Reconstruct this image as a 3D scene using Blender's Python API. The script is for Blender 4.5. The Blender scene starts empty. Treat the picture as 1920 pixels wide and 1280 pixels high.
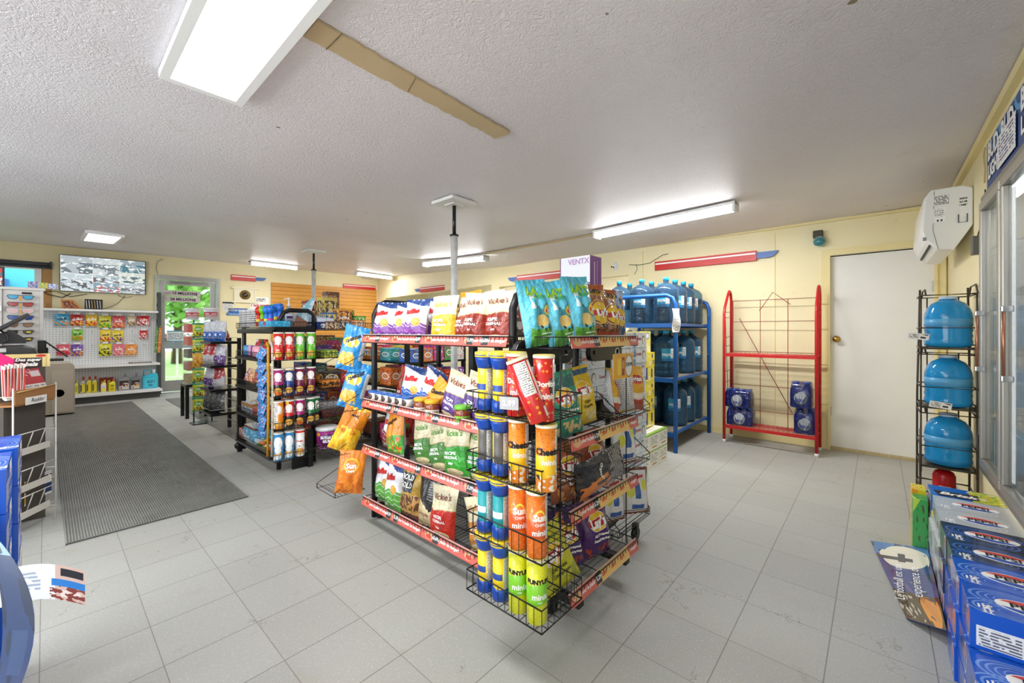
import bpy, bmesh, math, random
from mathutils import Vector, Matrix, noise
random.seed(7)
R = math.radians
PI = math.pi
S = bpy.context.scene
COL = S.collection

# ------------------------------------------------------------ camera, world, exposure
cam_d = bpy.data.cameras.new('camera')
cam = bpy.data.objects.new('camera', cam_d)
COL.objects.link(cam)
S.camera = cam
cam_d.sensor_width = 36
cam_d.lens = 774 / 1920 * 36
cam_d.shift_y = -20 / 1920
cam_d.clip_start = 0.02
cam.location = (0, 0, 1.236)
cam.rotation_euler = (R(90), 0, math.atan2(-0.74894, 0.66265))

world = bpy.data.worlds.new('world')
S.world = world
world.use_nodes = True
bg = world.node_tree.nodes['Background']
bg.inputs[0].default_value = (0.80, 0.90, 1.0, 1)
bg.inputs[1].default_value = 2.4
S.view_settings.view_transform = 'Standard'
S.view_settings.look = 'None'
S.view_settings.gamma = 1
S.view_settings.use_curve_mapping = False
S.view_settings.exposure = 0.48
S.cycles.max_bounces = 8
S.cycles.diffuse_bounces = 4
S.cycles.glossy_bounces = 3
S.cycles.transmission_bounces = 6
S.cycles.transparent_max_bounces = 12
S.cycles.caustics_reflective = False
S.cycles.caustics_refractive = False
S.cycles.sample_clamp_indirect = 6
S.cycles.use_denoising = True
S.cycles.use_adaptive_sampling = True
S.cycles.adaptive_threshold = 0.03

def area(name, x, y, z, sx, sy, power, col=(1, 1, 1), rot=(0, 0, 0)):
    d = bpy.data.lights.new(name, 'AREA')
    d.shape = 'RECTANGLE'
    d.size, d.size_y, d.energy, d.color = sx, sy, power, col
    o = bpy.data.objects.new(name, d)
    o.location = (x, y, z)
    o.rotation_euler = rot
    COL.objects.link(o)
    return o

# ------------------------------------------------------------ material helpers
def srgb(c):
    if isinstance(c, str):
        c = c.lstrip('#')
        c = [int(c[i:i + 2], 16) / 255 for i in (0, 2, 4)]
    return tuple(x / 12.92 if x <= 0.04045 else ((x + 0.055) / 1.055) ** 2.4 for x in c[:3]) + (1,)

class NT:
    def __init__(s, mat):
        s.t = mat.node_tree
        s.n = s.t.nodes
        s.l = s.t.links
        s.b = s.n['Principled BSDF']
    def new(s, typ, **k):
        n = s.n.new(typ)
        for a, b in k.items():
            setattr(n, a, b)
        return n
    def put(s, sock, v):
        if isinstance(v, bpy.types.NodeSocket):
            s.l.new(v, sock)
        else:
            sock.default_value = v
    def m(s, op, *a):
        n = s.new('ShaderNodeMath', operation=op)
        for i, v in enumerate(a):
            s.put(n.inputs[i], v)
        return n.outputs[0]
    def mix(s, fac, a, b):
        n = s.new('ShaderNodeMix', data_type='RGBA')
        s.put(n.inputs[0], fac)
        s.put(n.inputs[6], a)
        s.put(n.inputs[7], b)
        return n.outputs[2]
    def coord(s, kind='Object', scale=None):
        n = s.new('ShaderNodeTexCoord')
        o = n.outputs[kind]
        if scale:
            mp = s.new('ShaderNodeMapping')
            mp.inputs['Scale'].default_value = scale
            s.l.new(o, mp.inputs[0])
            o = mp.outputs[0]
        return o
    def noise(s, vec, scale, detail=2, rough=.5, out=0):
        n = s.new('ShaderNodeTexNoise')
        n.inputs['Scale'].default_value = scale
        n.inputs['Detail'].default_value = detail
        n.inputs['Roughness'].default_value = rough
        if vec is not None:
            s.l.new(vec, n.inputs['Vector'])
        return n.outputs[out]
    def ramp(s, v, lo, hi):
        n = s.new('ShaderNodeMapRange')
        s.put(n.inputs[0], v)
        n.inputs[1].default_value = lo
        n.inputs[2].default_value = hi
        return n.outputs[0]
    def bump(s, h, strength=.3, dist=.01):
        n = s.new('ShaderNodeBump')
        n.inputs['Strength'].default_value = strength
        n.inputs['Distance'].default_value = dist
        s.l.new(h, n.inputs['Height'])
        s.l.new(n.outputs[0], s.b.inputs['Normal'])

MATS = {}
def mat(name, col='#808080', rough=.5, metal=0, var=0, vscale=8, trans=0, ior=1.45, emit=0, alpha=1, coat=0, bump=0, bscale=60):
    if name in MATS:
        return MATS[name]
    m = bpy.data.materials.new(name)
    m.use_nodes = True
    MATS[name] = m
    n = NT(m)
    c = srgb(col)
    b = n.b
    b.inputs['Base Color'].default_value = c
    b.inputs['Roughness'].default_value = rough
    b.inputs['Metallic'].default_value = metal
    b.inputs['IOR'].default_value = ior
    b.inputs['Transmission Weight'].default_value = trans
    b.inputs['Alpha'].default_value = alpha
    b.inputs['Coat Weight'].default_value = coat
    if emit:
        b.inputs['Emission Color'].default_value = c
        b.inputs['Emission Strength'].default_value = emit
    if var:
        f = n.ramp(n.noise(n.coord(), vscale, 4, .6), .3, .7)
        d = tuple(x * (1 - var) for x in c[:3]) + (1,)
        n.l.new(n.mix(f, d, c), b.inputs['Base Color'])
    if bump:
        n.bump(n.noise(n.coord(), bscale, 3), bump, .004)
    return m

def design(name, base, shapes=(), rough=.35, metal=0, coat=0, bump=0):
    """printed packaging: flat regions laid out in the surface's own 0..1 UV"""
    if name in MATS:
        return MATS[name]
    m = bpy.data.materials.new(name)
    m.use_nodes = True
    MATS[name] = m
    n = NT(m)
    sp = n.new('ShaderNodeSeparateXYZ')
    uvn = n.coord('UV')
    n.l.new(uvn, sp.inputs[0])
    U, V = sp.outputs[0], sp.outputs[1]
    c = srgb(base)
    for s in shapes:
        k = s[0]
        if k == 'band':                              # v0 v1 colour [wave amp, freq]
            v = V
            if len(s) > 4:
                v = n.m('ADD', V, n.m('MULTIPLY', n.m('SINE', n.m('MULTIPLY', U, s[5] * 2 * PI)), s[4]))
            f = n.m('MULTIPLY', n.m('GREATER_THAN', v, s[1]), n.m('LESS_THAN', v, s[2]))
            c = n.mix(f, c, srgb(s[3]))
        elif k == 'diag':                            # offset, slope, colour : below the slanted line
            f = n.m('LESS_THAN', n.m('ADD', V, n.m('MULTIPLY', U, s[2])), s[1])
            c = n.mix(f, c, srgb(s[3]))
        elif k == 'zig':                             # v amp freq colour : everything below a zigzag
            t = n.m('MULTIPLY', n.m('PINGPONG', n.m('MULTIPLY', U, s[3]), .5), 2 * s[2])
            c = n.mix(n.m('LESS_THAN', n.m('SUBTRACT', V, t), s[1]), c, srgb(s[4]))
        elif k == 'zigline':                         # v amp freq thickness colour
            t = n.m('MULTIPLY', n.m('PINGPONG', n.m('MULTIPLY', U, s[3]), .5), 2 * s[2])
            d = n.m('ABSOLUTE', n.m('SUBTRACT', n.m('SUBTRACT', V, t), s[1]))
            c = n.mix(n.m('LESS_THAN', d, s[4]), c, srgb(s[5]))
        elif k in ('ell', 'ring'):                   # cx cy rx ry colour [ring inner factor]
            a = n.m('POWER', n.m('ABSOLUTE', n.m('DIVIDE', n.m('SUBTRACT', U, s[1]), s[3])), 2)
            b = n.m('POWER', n.m('ABSOLUTE', n.m('DIVIDE', n.m('SUBTRACT', V, s[2]), s[4])), 2)
            q = n.m('ADD', a, b)
            f = n.m('LESS_THAN', q, 1)
            if k == 'ring':
                f = n.m('MULTIPLY', f, n.m('GREATER_THAN', q, s[6] ** 2))
            c = n.mix(f, c, srgb(s[5]))
        elif k == 'rect':                            # x0 y0 x1 y1 colour
            f = n.m('MULTIPLY', n.m('MULTIPLY', n.m('GREATER_THAN', U, s[1]), n.m('LESS_THAN', U, s[3])),
                    n.m('MULTIPLY', n.m('GREATER_THAN', V, s[2]), n.m('LESS_THAN', V, s[4])))
            c = n.mix(f, c, srgb(s[5]))
        elif k == 'print':                           # x0 y0 x1 y1 rows colour : a block of small print
            f = n.m('MULTIPLY', n.m('MULTIPLY', n.m('GREATER_THAN', U, s[1]), n.m('LESS_THAN', U, s[3])),
                    n.m('MULTIPLY', n.m('GREATER_THAN', V, s[2]), n.m('LESS_THAN', V, s[4])))
            row = n.m('GREATER_THAN', n.m('FRACT', n.m('MULTIPLY', V, s[5])), .45)
            mp = n.new('ShaderNodeMapping')
            mp.inputs['Scale'].default_value = (s[5] * .9, s[5] * .35, 1)
            n.l.new(uvn, mp.inputs[0])
            g = n.m('GREATER_THAN', n.noise(mp.outputs[0], 1.4, 1), .42)
            c = n.mix(n.m('MULTIPLY', n.m('MULTIPLY', f, row), g), c, srgb(s[6]))
        elif k == 'blob':                            # x0 y0 x1 y1 scale threshold colour
            f = n.m('MULTIPLY', n.m('MULTIPLY', n.m('GREATER_THAN', U, s[1]), n.m('LESS_THAN', U, s[3])),
                    n.m('MULTIPLY', n.m('GREATER_THAN', V, s[2]), n.m('LESS_THAN', V, s[4])))
            g = n.m('GREATER_THAN', n.noise(uvn, s[5], 1.5), s[6])
            c = n.mix(n.m('MULTIPLY', f, g), c, srgb(s[7]))
        elif k in ('chips', 'dots'):                 # x0 y0 x1 y1 scale radius colour [metric]
            f = n.m('MULTIPLY', n.m('MULTIPLY', n.m('GREATER_THAN', U, s[1]), n.m('LESS_THAN', U, s[3])),
                    n.m('MULTIPLY', n.m('GREATER_THAN', V, s[2]), n.m('LESS_THAN', V, s[4])))
            vo = n.new('ShaderNodeTexVoronoi')
            vo.voronoi_dimensions = '2D'
            if k == 'chips':
                vo.distance = 'MANHATTAN'
            vo.inputs['Scale'].default_value = s[5]
            n.l.new(uvn, vo.inputs['Vector'])
            g = n.m('LESS_THAN', vo.outputs[0], s[6])
            c = n.mix(n.m('MULTIPLY', f, g), c, srgb(s[7]))
        elif k == 'stripes':                         # slanted stripes x0 y0 x1 y1 freq slope duty colour
            f = n.m('MULTIPLY', n.m('MULTIPLY', n.m('GREATER_THAN', U, s[1]), n.m('LESS_THAN', U, s[3])),
                    n.m('MULTIPLY', n.m('GREATER_THAN', V, s[2]), n.m('LESS_THAN', V, s[4])))
            g = n.m('LESS_THAN', n.m('FRACT', n.m('MULTIPLY', n.m('ADD', U, n.m('MULTIPLY', V, s[6])), s[5])), s[7])
            c = n.mix(n.m('MULTIPLY', f, g), c, srgb(s[8]))
    b = n.b
    if isinstance(c, tuple):
        b.inputs['Base Color'].default_value = c
    else:
        n.l.new(c, b.inputs['Base Color'])
    b.inputs['Roughness'].default_value = rough
    b.inputs['Metallic'].default_value = metal
    b.inputs['Coat Weight'].default_value = coat
    if bump:
        n.bump(n.noise(n.coord(), 38, 3, .6), bump, .01)
    return m

# ------------------------------------------------------------ mesh helpers
class MB:
    def __init__(s):
        s.v, s.f, s.m, s.uv, s.sm = [], [], [], [], []
        s.base = None
    def add(s, vs, fs, mi=0, uvs=None, smooth=False):
        o = len(s.v)
        s.v += [tuple(v) for v in vs]
        for i, f in enumerate(fs):
            s.f.append(tuple(a + o for a in f))
            s.m.append(mi[i] if isinstance(mi, (list, tuple)) else mi)
            s.uv.append(uvs[i] if uvs else None)
            s.sm.append(smooth)
        return s
    def box(s, x0, y0, z0, x1, y1, z1, mi=0, M=None):
        """faces: -x +x -y +y -z +z ; every face has its own 0..1 UV, upright"""
        vs = [Vector(p) for p in ((x0, y0, z0), (x1, y0, z0), (x1, y1, z0), (x0, y1, z0),
                                  (x0, y0, z1), (x1, y0, z1), (x1, y1, z1), (x0, y1, z1))]
        if M:
            vs = [M @ v for v in vs]
        fs = [(3, 0, 4, 7), (1, 2, 6, 5), (0, 1, 5, 4), (2, 3, 7, 6), (3, 2, 1, 0), (4, 5, 6, 7)]
        q = ((0, 0), (1, 0), (1, 1), (0, 1))
        return s.add(vs, fs, mi, [q] * 6)
    def bar(s, p, q, w, d=None, mi=0, up=(0, 0, 1)):
        p, q = Vector(p), Vector(q)
        z = (q - p)
        L = z.length
        z.normalize()
        u = Vector(up)
        if abs(z.dot(u)) > .95:
            u = Vector((1, 0, 0))
        x = u.cross(z).normalized()
        y = z.cross(x)
        M = Matrix((x, y, z)).transposed().to_4x4()
        M.translation = p
        d = d or w
        return s.box(-w / 2, -d / 2, 0, w / 2, d / 2, L, mi, M)
    def tube(s, pts, r, n=6, mi=0, closed=False, cap=True):
        P = [Vector(p) for p in pts]
        k = len(P)
        rings = []
        last = None
        for i in range(k):
            a = P[(i - 1) % k] if (closed or i > 0) else P[i]
            b = P[(i + 1) % k] if (closed or i < k - 1) else P[i]
            t = (b - a)
            if t.length < 1e-9:
                t = Vector((0, 0, 1))
            t.normalize()
            if last is None:
                u = Vector((0, 0, 1)) if abs(t.z) < .9 else Vector((1, 0, 0))
                x = u.cross(t).normalized()
            else:
                x = (last - t * last.dot(t))
                if x.length < 1e-6:
                    x = Vector((1, 0, 0)).cross(t)
                x.normalize()
            last = x
            y = t.cross(x)
            sc = 1
            if (closed or 0 < i < k - 1):
                d1 = (P[i] - a).normalized()
                cth = max(.5, math.sqrt(max(0, (1 + d1.dot((b - P[i]).normalized())) / 2)))
                sc = 1 / cth
            rr = r[i] if isinstance(r, (list, tuple)) else r
            rings.append([P[i] + (x * math.cos(2 * PI * j / n) + y * math.sin(2 * PI * j / n)) * rr for j in range(n)])
        vs = [v for ring in rings for v in ring]
        fs = []
        for i in range(k if closed else k - 1):
            a, b = i * n, ((i + 1) % k) * n
            for j in range(n):
                fs.append((a + j, a + (j + 1) % n, b + (j + 1) % n, b + j))
        if cap and not closed:
            fs.append(tuple(range(n))[::-1])
            fs.append(tuple((k - 1) * n + j for j in range(n)))
        return s.add(vs, fs, mi, None, True)
    def lathe(s, prof, n=24, c=(0, 0, 0), mi=0, axis='z', uvz=None, smooth=True, sy=1.0):
        """prof [(r,z[,mi])]; UV: u around (front, -y, at .5), v = height fraction"""
        z0, z1 = uvz or (prof[0][1], prof[-1][1])
        vs = []
        for p in prof:
            for j in range(n):
                a = 2 * PI * j / n + PI / 2
                x, y, z = p[0] * math.cos(a), p[0] * math.sin(a) * sy, p[1]
                if axis == 'x':
                    x, y, z = z, x, y
                elif axis == 'y':
                    x, y, z = x, z, -y
                vs.append((c[0] + x, c[1] + y, c[2] + z))
        fs, ms, uvs = [], [], []
        for i in range(len(prof) - 1):
            va, vb = [(prof[k][1] - z0) / (z1 - z0 + 1e-9) for k in (i, i + 1)]
            for j in range(n):
                k = (j + 1) % n
                fs.append((i * n + j, i * n + k, (i + 1) * n + k, (i + 1) * n + j))
                ms.append(prof[i][2] if len(prof[i]) > 2 else mi)
                uvs.append(((j / n, va), ((j + 1) / n, va), ((j + 1) / n, vb), (j / n, vb)))
        for e, rev in ((0, True), (len(prof) - 1, False)):
            if prof[e][0] > 1e-5:
                f = tuple(e * n + j for j in range(n))
                fs.append(f[::-1] if rev else f)
                pe = prof[max(0, e - 1)] if e else prof[0]
                ms.append(pe[2] if len(pe) > 2 else mi)
                uvs.append(tuple((.5, .5) for _ in range(n)))
        if axis == 'y':
            fs = [f[::-1] for f in fs]
            uvs = [u[::-1] for u in uvs]
        return s.add(vs, fs, ms, uvs, smooth)
    def prism(s, pts, z0, z1, mi=0, M=None, smooth=False):
        """outline in xy, extruded in z"""
        n = len(pts)
        vs = [Vector((p[0], p[1], z0)) for p in pts] + [Vector((p[0], p[1], z1)) for p in pts]
        if M:
            vs = [M @ v for v in vs]
        xs = [p[0] for p in pts]
        ys = [p[1] for p in pts]
        ax, ay = (max(xs) - min(xs)) or 1, (max(ys) - min(ys)) or 1
        uvt = tuple(((p[0] - min(xs)) / ax, (p[1] - min(ys)) / ay) for p in pts)
        fs = [tuple(range(n))[::-1], tuple(range(n, 2 * n))]
        uvs = [uvt[::-1], uvt]
        for i in range(n):
            j = (i + 1) % n
            fs.append((i, j, n + j, n + i))
            uvs.append(((0, 0), (1, 0), (1, 1), (0, 1)))
        return s.add(vs, fs, mi, uvs, smooth)
    def grid(s, fn, nu, nv, mi=0, smooth=True, flip=False, mfn=None):
        vs = [fn(i / nu, j / nv) for j in range(nv + 1) for i in range(nu + 1)]
        fs, uvs, ms = [], [], []
        for j in range(nv):
            for i in range(nu):
                a = j * (nu + 1) + i
                f = (a, a + 1, a + nu + 2, a + nu + 1)
                u = ((i / nu, j / nv), ((i + 1) / nu, j / nv), ((i + 1) / nu, (j + 1) / nv), (i / nu, (j + 1) / nv))
                fs.append(f[::-1] if flip else f)
                uvs.append(u[::-1] if flip else u)
                ms.append(mfn((i + .5) / nu, (j + .5) / nv) if mfn else mi)
        return s.add(vs, fs, ms, uvs, smooth)
    def mesh(s, name, mats, bevel=0, weld=False):
        me = bpy.data.meshes.new(name)
        me.from_pydata(s.v, [], s.f)
        uvl = me.uv_layers.new(name='UVMap')
        for p, mi, uv, sm in zip(me.polygons, s.m, s.uv, s.sm):
            p.material_index = mi
            p.use_smooth = sm
            if uv:
                for li, q in zip(p.loop_indices, uv):
                    uvl.data[li].uv = q
        for m in (mats if isinstance(mats, (list, tuple)) else [mats]):
            me.materials.append(m)
        if bevel or weld:
            bm = bmesh.new()
            bm.from_mesh(me)
            if weld:
                bmesh.ops.remove_doubles(bm, verts=bm.verts, dist=1e-5)
            if bevel:
                es = [e for e in bm.edges if len(e.link_faces) == 2 and e.calc_face_angle(0) > .6]
                bmesh.ops.bevel(bm, geom=es, offset=bevel, segments=2, affect='EDGES', profile=.6, clamp_overlap=True)
            bm.to_mesh(me)
            bm.free()
        me.validate()
        return me
    def build(s, name, mats, parent=None, bevel=0, weld=False):
        o = bpy.data.objects.new(name, s.mesh(name, mats, bevel, weld))
        COL.objects.link(o)
        if parent:
            o.parent = parent
        return o

def tag(o, label=None, cat=None, group=None, kind=None):
    if label: o['label'] = label
    if cat: o['category'] = cat
    if group: o['group'] = group
    if kind: o['kind'] = kind
    return o

def empty(name, loc=(0, 0, 0), rz=0, label=None, cat=None, group=None):
    o = bpy.data.objects.new(name, None)
    COL.objects.link(o)
    o.location = loc
    o.rotation_euler = (0, 0, rz)
    o.empty_display_size = .05
    return tag(o, label, cat, group)

KIDS = {}
def copy_tree(o, parent=None):
    c = o.copy()
    COL.objects.link(c)
    if parent:
        c.parent = parent
    for ch in o.children:
        copy_tree(ch, c)
    return c

class Proto:
    """first use places the original, later uses place copies of it and of its parts"""
    def __init__(s, make):
        s.make, s.root = make, None
    def put(s, loc, rot=(0, 0, 0), label=None, group=None, scale=None):
        if s.root is None:
            s.root = s.make()
            s.kids = None
            o = s.root
        else:
            o = copy_tree(s.root)
        o.location = loc
        o.rotation_euler = rot if isinstance(rot, (tuple, list)) else (0, 0, rot)
        if scale:
            o.scale = scale if isinstance(scale, (tuple, list)) else (scale,) * 3
        if label: o['label'] = label
        if group: o['group'] = group
        return o

# ------------------------------------------------------------ lettering
TXT = {}
def text_mesh(body, size, bold=0, shear=0, depth=0, spacing=1, align='CENTER'):
    key = (body, round(size, 5), bold, shear, depth, spacing, align)
    if key not in TXT:
        cu = bpy.data.curves.new('t', 'FONT')
        cu.body, cu.size, cu.shear, cu.extrude = body, size, shear, depth
        cu.align_x, cu.align_y = align, 'CENTER'
        cu.resolution_u = 2
        cu.space_character = spacing
        cu.offset = bold * size
        ob = bpy.data.objects.new('t', cu)
        COL.objects.link(ob)
        dg = bpy.context.evaluated_depsgraph_get()
        me = bpy.data.meshes.new_from_object(ob.evaluated_get(dg))
        TXT[key] = ([v.co.copy() for v in me.vertices], [tuple(p.vertices) for p in me.polygons])
        bpy.data.objects.remove(ob)
        bpy.data.curves.remove(cu)
        bpy.data.meshes.remove(me)
    return TXT[key]

def letter(mb, body, size, fn, mi=0, **k):
    """lay the letters of body on a surface: fn(x, y) -> point"""
    vs, fs = text_mesh(body, size, **k)
    return mb.add([fn(v.x, v.y) for v in vs], fs, mi)

def flat(o, ex, ey):
    o, ex, ey = Vector(o), Vector(ex), Vector(ey)
    return lambda x, y: o + ex * x + ey * y

def sign(name, parent, body, size, o, ex, ey, m, **k):
    mb = MB()
    letter(mb, body, size, flat(o, ex, ey), **k)
    return mb.build(name, m, parent)
# ------------------------------------------------------------ shell materials
TX, TY = -.29, -.447
def floor_mat():
    m = bpy.data.materials.new('vinyl_tile')
    m.use_nodes = True
    n = NT(m)
    co = n.coord()
    sp = n.new('ShaderNodeSeparateXYZ')
    n.l.new(co, sp.inputs[0])
    T = .3045
    gx = n.m('DIVIDE', n.m('ADD', sp.outputs[0], TX), T)
    gy = n.m('DIVIDE', n.m('ADD', sp.outputs[1], TY), T)
    lines = None
    for g, w in ((gx, .0045), (gy, .0065)):
        f = n.m('ABSOLUTE', n.m('SUBTRACT', n.m('FRACT', g), .5))
        q = n.m('GREATER_THAN', f, .5 - w)
        lines = q if lines is None else n.m('MAXIMUM', lines, q)
    cb = n.new('ShaderNodeCombineXYZ')
    n.l.new(n.m('FLOOR', gx), cb.inputs[0])
    n.l.new(n.m('FLOOR', gy), cb.inputs[1])
    wn = n.new('ShaderNodeTexWhiteNoise')
    n.l.new(cb.outputs[0], wn.inputs[0])
    c = n.mix(wn.outputs[0], srgb('#a5a5a0'), srgb('#abaca6'))
    # streaky chips, patina and scuffs
    mp = n.new('ShaderNodeMapping')
    mp.inputs['Scale'].default_value = (1, 2.2, 1)
    mp.inputs['Rotation'].default_value = (0, 0, .5)
    n.l.new(co, mp.inputs[0])
    fl = n.noise(mp.outputs[0], 95, 2)
    c = n.mix(n.m('MULTIPLY', n.ramp(fl, .60, .68), .5), c, srgb('#d6d4cc'))
    c = n.mix(n.m('MULTIPLY', n.ramp(n.noise(mp.outputs[0], 120, 2), .64, .7), .5), c, srgb('#96958f'))
    c = n.mix(n.m('MULTIPLY', n.ramp(n.noise(co, .9, 4, .6), .48, .72), .5), c, srgb('#a8a598'))
    c = n.mix(n.m('MULTIPLY', n.ramp(n.noise(co, 2.3, 5, .7), .58, .72), .35), c, srgb('#a09880'))
    # grubby ring of old wax marks
    c = n.mix(n.m('MULTIPLY', n.ramp(n.noise(co, 7, 3, .6), .66, .74), .3), c, srgb('#8d8470'))
    c = n.mix(n.m('MULTIPLY', lines, .62), c, srgb('#5b5548'))
    # cracks
    vo = n.new('ShaderNodeTexVoronoi')
    vo.feature = 'DISTANCE_TO_EDGE'
    vo.inputs['Scale'].default_value = 1.1
    dis = n.new('ShaderNodeVectorMath', operation='ADD')
    n.l.new(co, dis.inputs[0])
    sc = n.new('ShaderNodeVectorMath', operation='SCALE')
    n.l.new(n.noise(co, 5, 4, .7, 1), sc.inputs[0])
    sc.inputs['Scale'].default_value = .35
    n.l.new(sc.outputs[0], dis.inputs[1])
    n.l.new(dis.outputs[0], vo.inputs['Vector'])
    cr = n.m('MULTIPLY', n.m('LESS_THAN', vo.outputs[0], .0022), n.m('GREATER_THAN', n.noise(co, 1.7, 2), .53))
    c = n.mix(n.m('MULTIPLY', cr, .45), c, srgb('#6a6250'))
    n.l.new(c, n.b.inputs['Base Color'])
    n.l.new(n.ramp(n.noise(co, 1.5, 4), -.6, 1.1), n.b.inputs['Roughness'])
    n.b.inputs['Roughness'].default_value = .4
    h = n.m('ADD', n.m('MULTIPLY', n.noise(co, 3, 2), .5), n.m('MULTIPLY', lines, -.12))
    n.bump(h, .25, .012)
    return m

def ceil_mat():
    m = bpy.data.materials.new('stippled_plaster')
    m.use_nodes = True
    n = NT(m)
    co = n.coord()
    c = n.mix(n.ramp(n.noise(co, .8, 3), .35, .65), srgb('#dfd8dc'), srgb('#e6e1e4'))
    c = n.mix(n.m('MULTIPLY', n.ramp(n.noise(co, 3, 5, .7), .62, .8), .35), c, srgb('#bdb4a8'))
    c = n.mix(n.m('GREATER_THAN', n.noise(co, 9, 2), .795), c, srgb('#8a7a62'))
    n.l.new(c, n.b.inputs['Base Color'])
    n.b.inputs['Roughness'].default_value = .42
    dis = n.new('ShaderNodeVectorMath', operation='ADD')
    n.l.new(co, dis.inputs[0])
    sc = n.new('ShaderNodeVectorMath', operation='SCALE')
    n.l.new(n.noise(co, 9, 3, .6, 1), sc.inputs[0])
    sc.inputs['Scale'].default_value = .12
    n.l.new(sc.outputs[0], dis.inputs[1])
    a = n.noise(dis.outputs[0], 42, 3, .6)
    rid = n.m('SUBTRACT', 1, n.m('MULTIPLY', n.m('ABSOLUTE', n.m('SUBTRACT', a, .5)), 7))
    rid = n.m('MAXIMUM', rid, 0)
    n.bump(n.m('ADD', n.m('MULTIPLY', rid, .8), n.m('MULTIPLY', n.noise(co, 6, 2), .5)), .38, .012)
    return m

def wall_mat(name, a, b):
    m = bpy.data.materials.new(name)
    m.use_nodes = True
    MATS[name] = m
    n = NT(m)
    co = n.coord()
    c = n.mix(n.ramp(n.noise(co, 1.3, 4, .6), .3, .7), srgb(a), srgb(b))
    c = n.mix(n.m('MULTIPLY', n.ramp(n.noise(co, 4, 6, .75), .60, .8), .25), c, srgb('#a8976a'))
    c = n.mix(n.m('GREATER_THAN', n.noise(co, 16, 1), .845), c, srgb('#5a5040'))
    n.l.new(c, n.b.inputs['Base Color'])
    n.b.inputs['Roughness'].default_value = .5
    n.bump(n.noise(co, 60, 3), .08, .003)
    return m

M_WALL = wall_mat('cream_paint', '#eddfae', '#f3e8c0')
M_WALL2 = wall_mat('pale_cream_paint', '#f1e7c6', '#f4ecd2')
M_TRIM = wall_mat('cream_trim', '#e8d798', '#eedfa8')
M_CEIL = ceil_mat()

# ------------------------------------------------------------ shell
CZ = [(-3.2, 2.41), (-.48, 2.41), (3, 2.365), (5, 2.39), (6.6, 2.49), (8.7, 2.6), (10.2, 2.69), (11, 2.74)]
def cz(y):
    for (a, za), (b, zb) in zip(CZ, CZ[1:]):
        if y <= b:
            return za + (zb - za) * (y - a) / (b - a)
    return CZ[-1][1]
# wall footprint
W_R0, W_R1 = (-2.6, -.48), (5.44, -.48)
W_B = [(5.44, -.48), (5.40, 4.0), (6.0, 10.2)]
T0 = (-2.6, 11.027)
def twx(x): return 10.2 + (6.0 - x) * .0956     # y of the television wall at x
def bwx(y):                                      # x of the back wall at y
    return 5.44 + (5.40 - 5.44) * (y + .48) / 4.48 if y < 4 else 5.40 + .6 * (y - 4) / 6.2


mb = MB()
mb.box(-2.7, -.62, -.05, 5.5, 10.72, 0)
mb.box(5.5, -.62, -.05, 9.5, 13, 0)

tag(mb.build('floor', floor_mat()), 'speckled grey square vinyl floor tiles', kind='structure')

mb = MB()
ny, nx_ = 60, 20
mb.grid(lambda u, v: (-2.7 + 9.0 * (1 - u), -.62 + 11.7 * v, cz(-.62 + 11.7 * v) + .006 * noise.noise(((1 - u) * 9, v * 11, 0))), nx_, ny)
mb.add([(-2.7, -.62, 2.9), (6.3, -.62, 2.9), (6.3, 11.08, 2.9), (-2.7, 11.08, 2.9)], [(0, 1, 2, 3)])
tag(mb.build('ceiling', M_CEIL), 'white stippled plaster ceiling', kind='structure')

def wall(name, p, q, holes=(), t=.14, side=1, m=None, ztop=2.95, label=None, z0=-.02, nseg=1):
    """vertical slab from p to q; holes [(s0,s1,z0,z1)] measured along it; side: which side the thickness goes"""
    p, q = Vector(p).to_3d(), Vector(q).to_3d()
    d = q - p
    L = d.length
    d.normalize()
    nrm = Vector((d.y, -d.x, 0)) * side
    ss = sorted({0, L} | {h[0] for h in holes} | {h[1] for h in holes})
    zs = sorted({z0, ztop} | {h[2] for h in holes} | {h[3] for h in holes})
    mb = MB()
    M = Matrix(((d.x, nrm.x, 0, p.x), (d.y, nrm.y, 0, p.y), (0, 0, 1, 0), (0, 0, 0, 1)))
    for a, b in zip(ss, ss[1:]):
        for c, e in zip(zs, zs[1:]):
            if any(h[0] - 1e-6 <= a and b <= h[1] + 1e-6 and h[2] - 1e-6 <= c and e <= h[3] + 1e-6 for h in holes):
                continue
            mb.box(a, 0, c, b, t, e, 0, M)
    o = mb.build(name, m or M_WALL)
    bm = bmesh.new(); bm.from_mesh(o.data)
    bmesh.ops.recalc_face_normals(bm, faces=bm.faces)
    bm.to_mesh(o.data); bm.free()
    return tag(o, label, kind='structure')

# back wall: near run with the white door, far run with two openings into the next room
door_s0, door_s1 = -.405 + .48, .375 + .48
wall('wall_back', (5.44, -.48), (5.40, 4.0), [(door_s0, door_s1, -.02, 2.02), (3.09, 4.48, 0.9, 2.02)], label='cream painted wall behind the red and blue racks')
L2 = math.hypot(.6, 6.2)
wall('wall_back_far', (5.40, 4.0), (6.0, 10.2), [(0, 1.20, .9, 2.04), (1.42, 5.78, .9, 2.10)], label='cream painted wall with wide openings to next room')
# cooler wall on the right
wall('wall_right', (-2.6, -.48), (5.44, -.48), [(2.6 + 1.15, 2.6 + 3.56, .43, 2.0), (.2, 2.3, .5, 2.2)], side=1, label='cream painted wall around the glass cooler doors')
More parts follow.
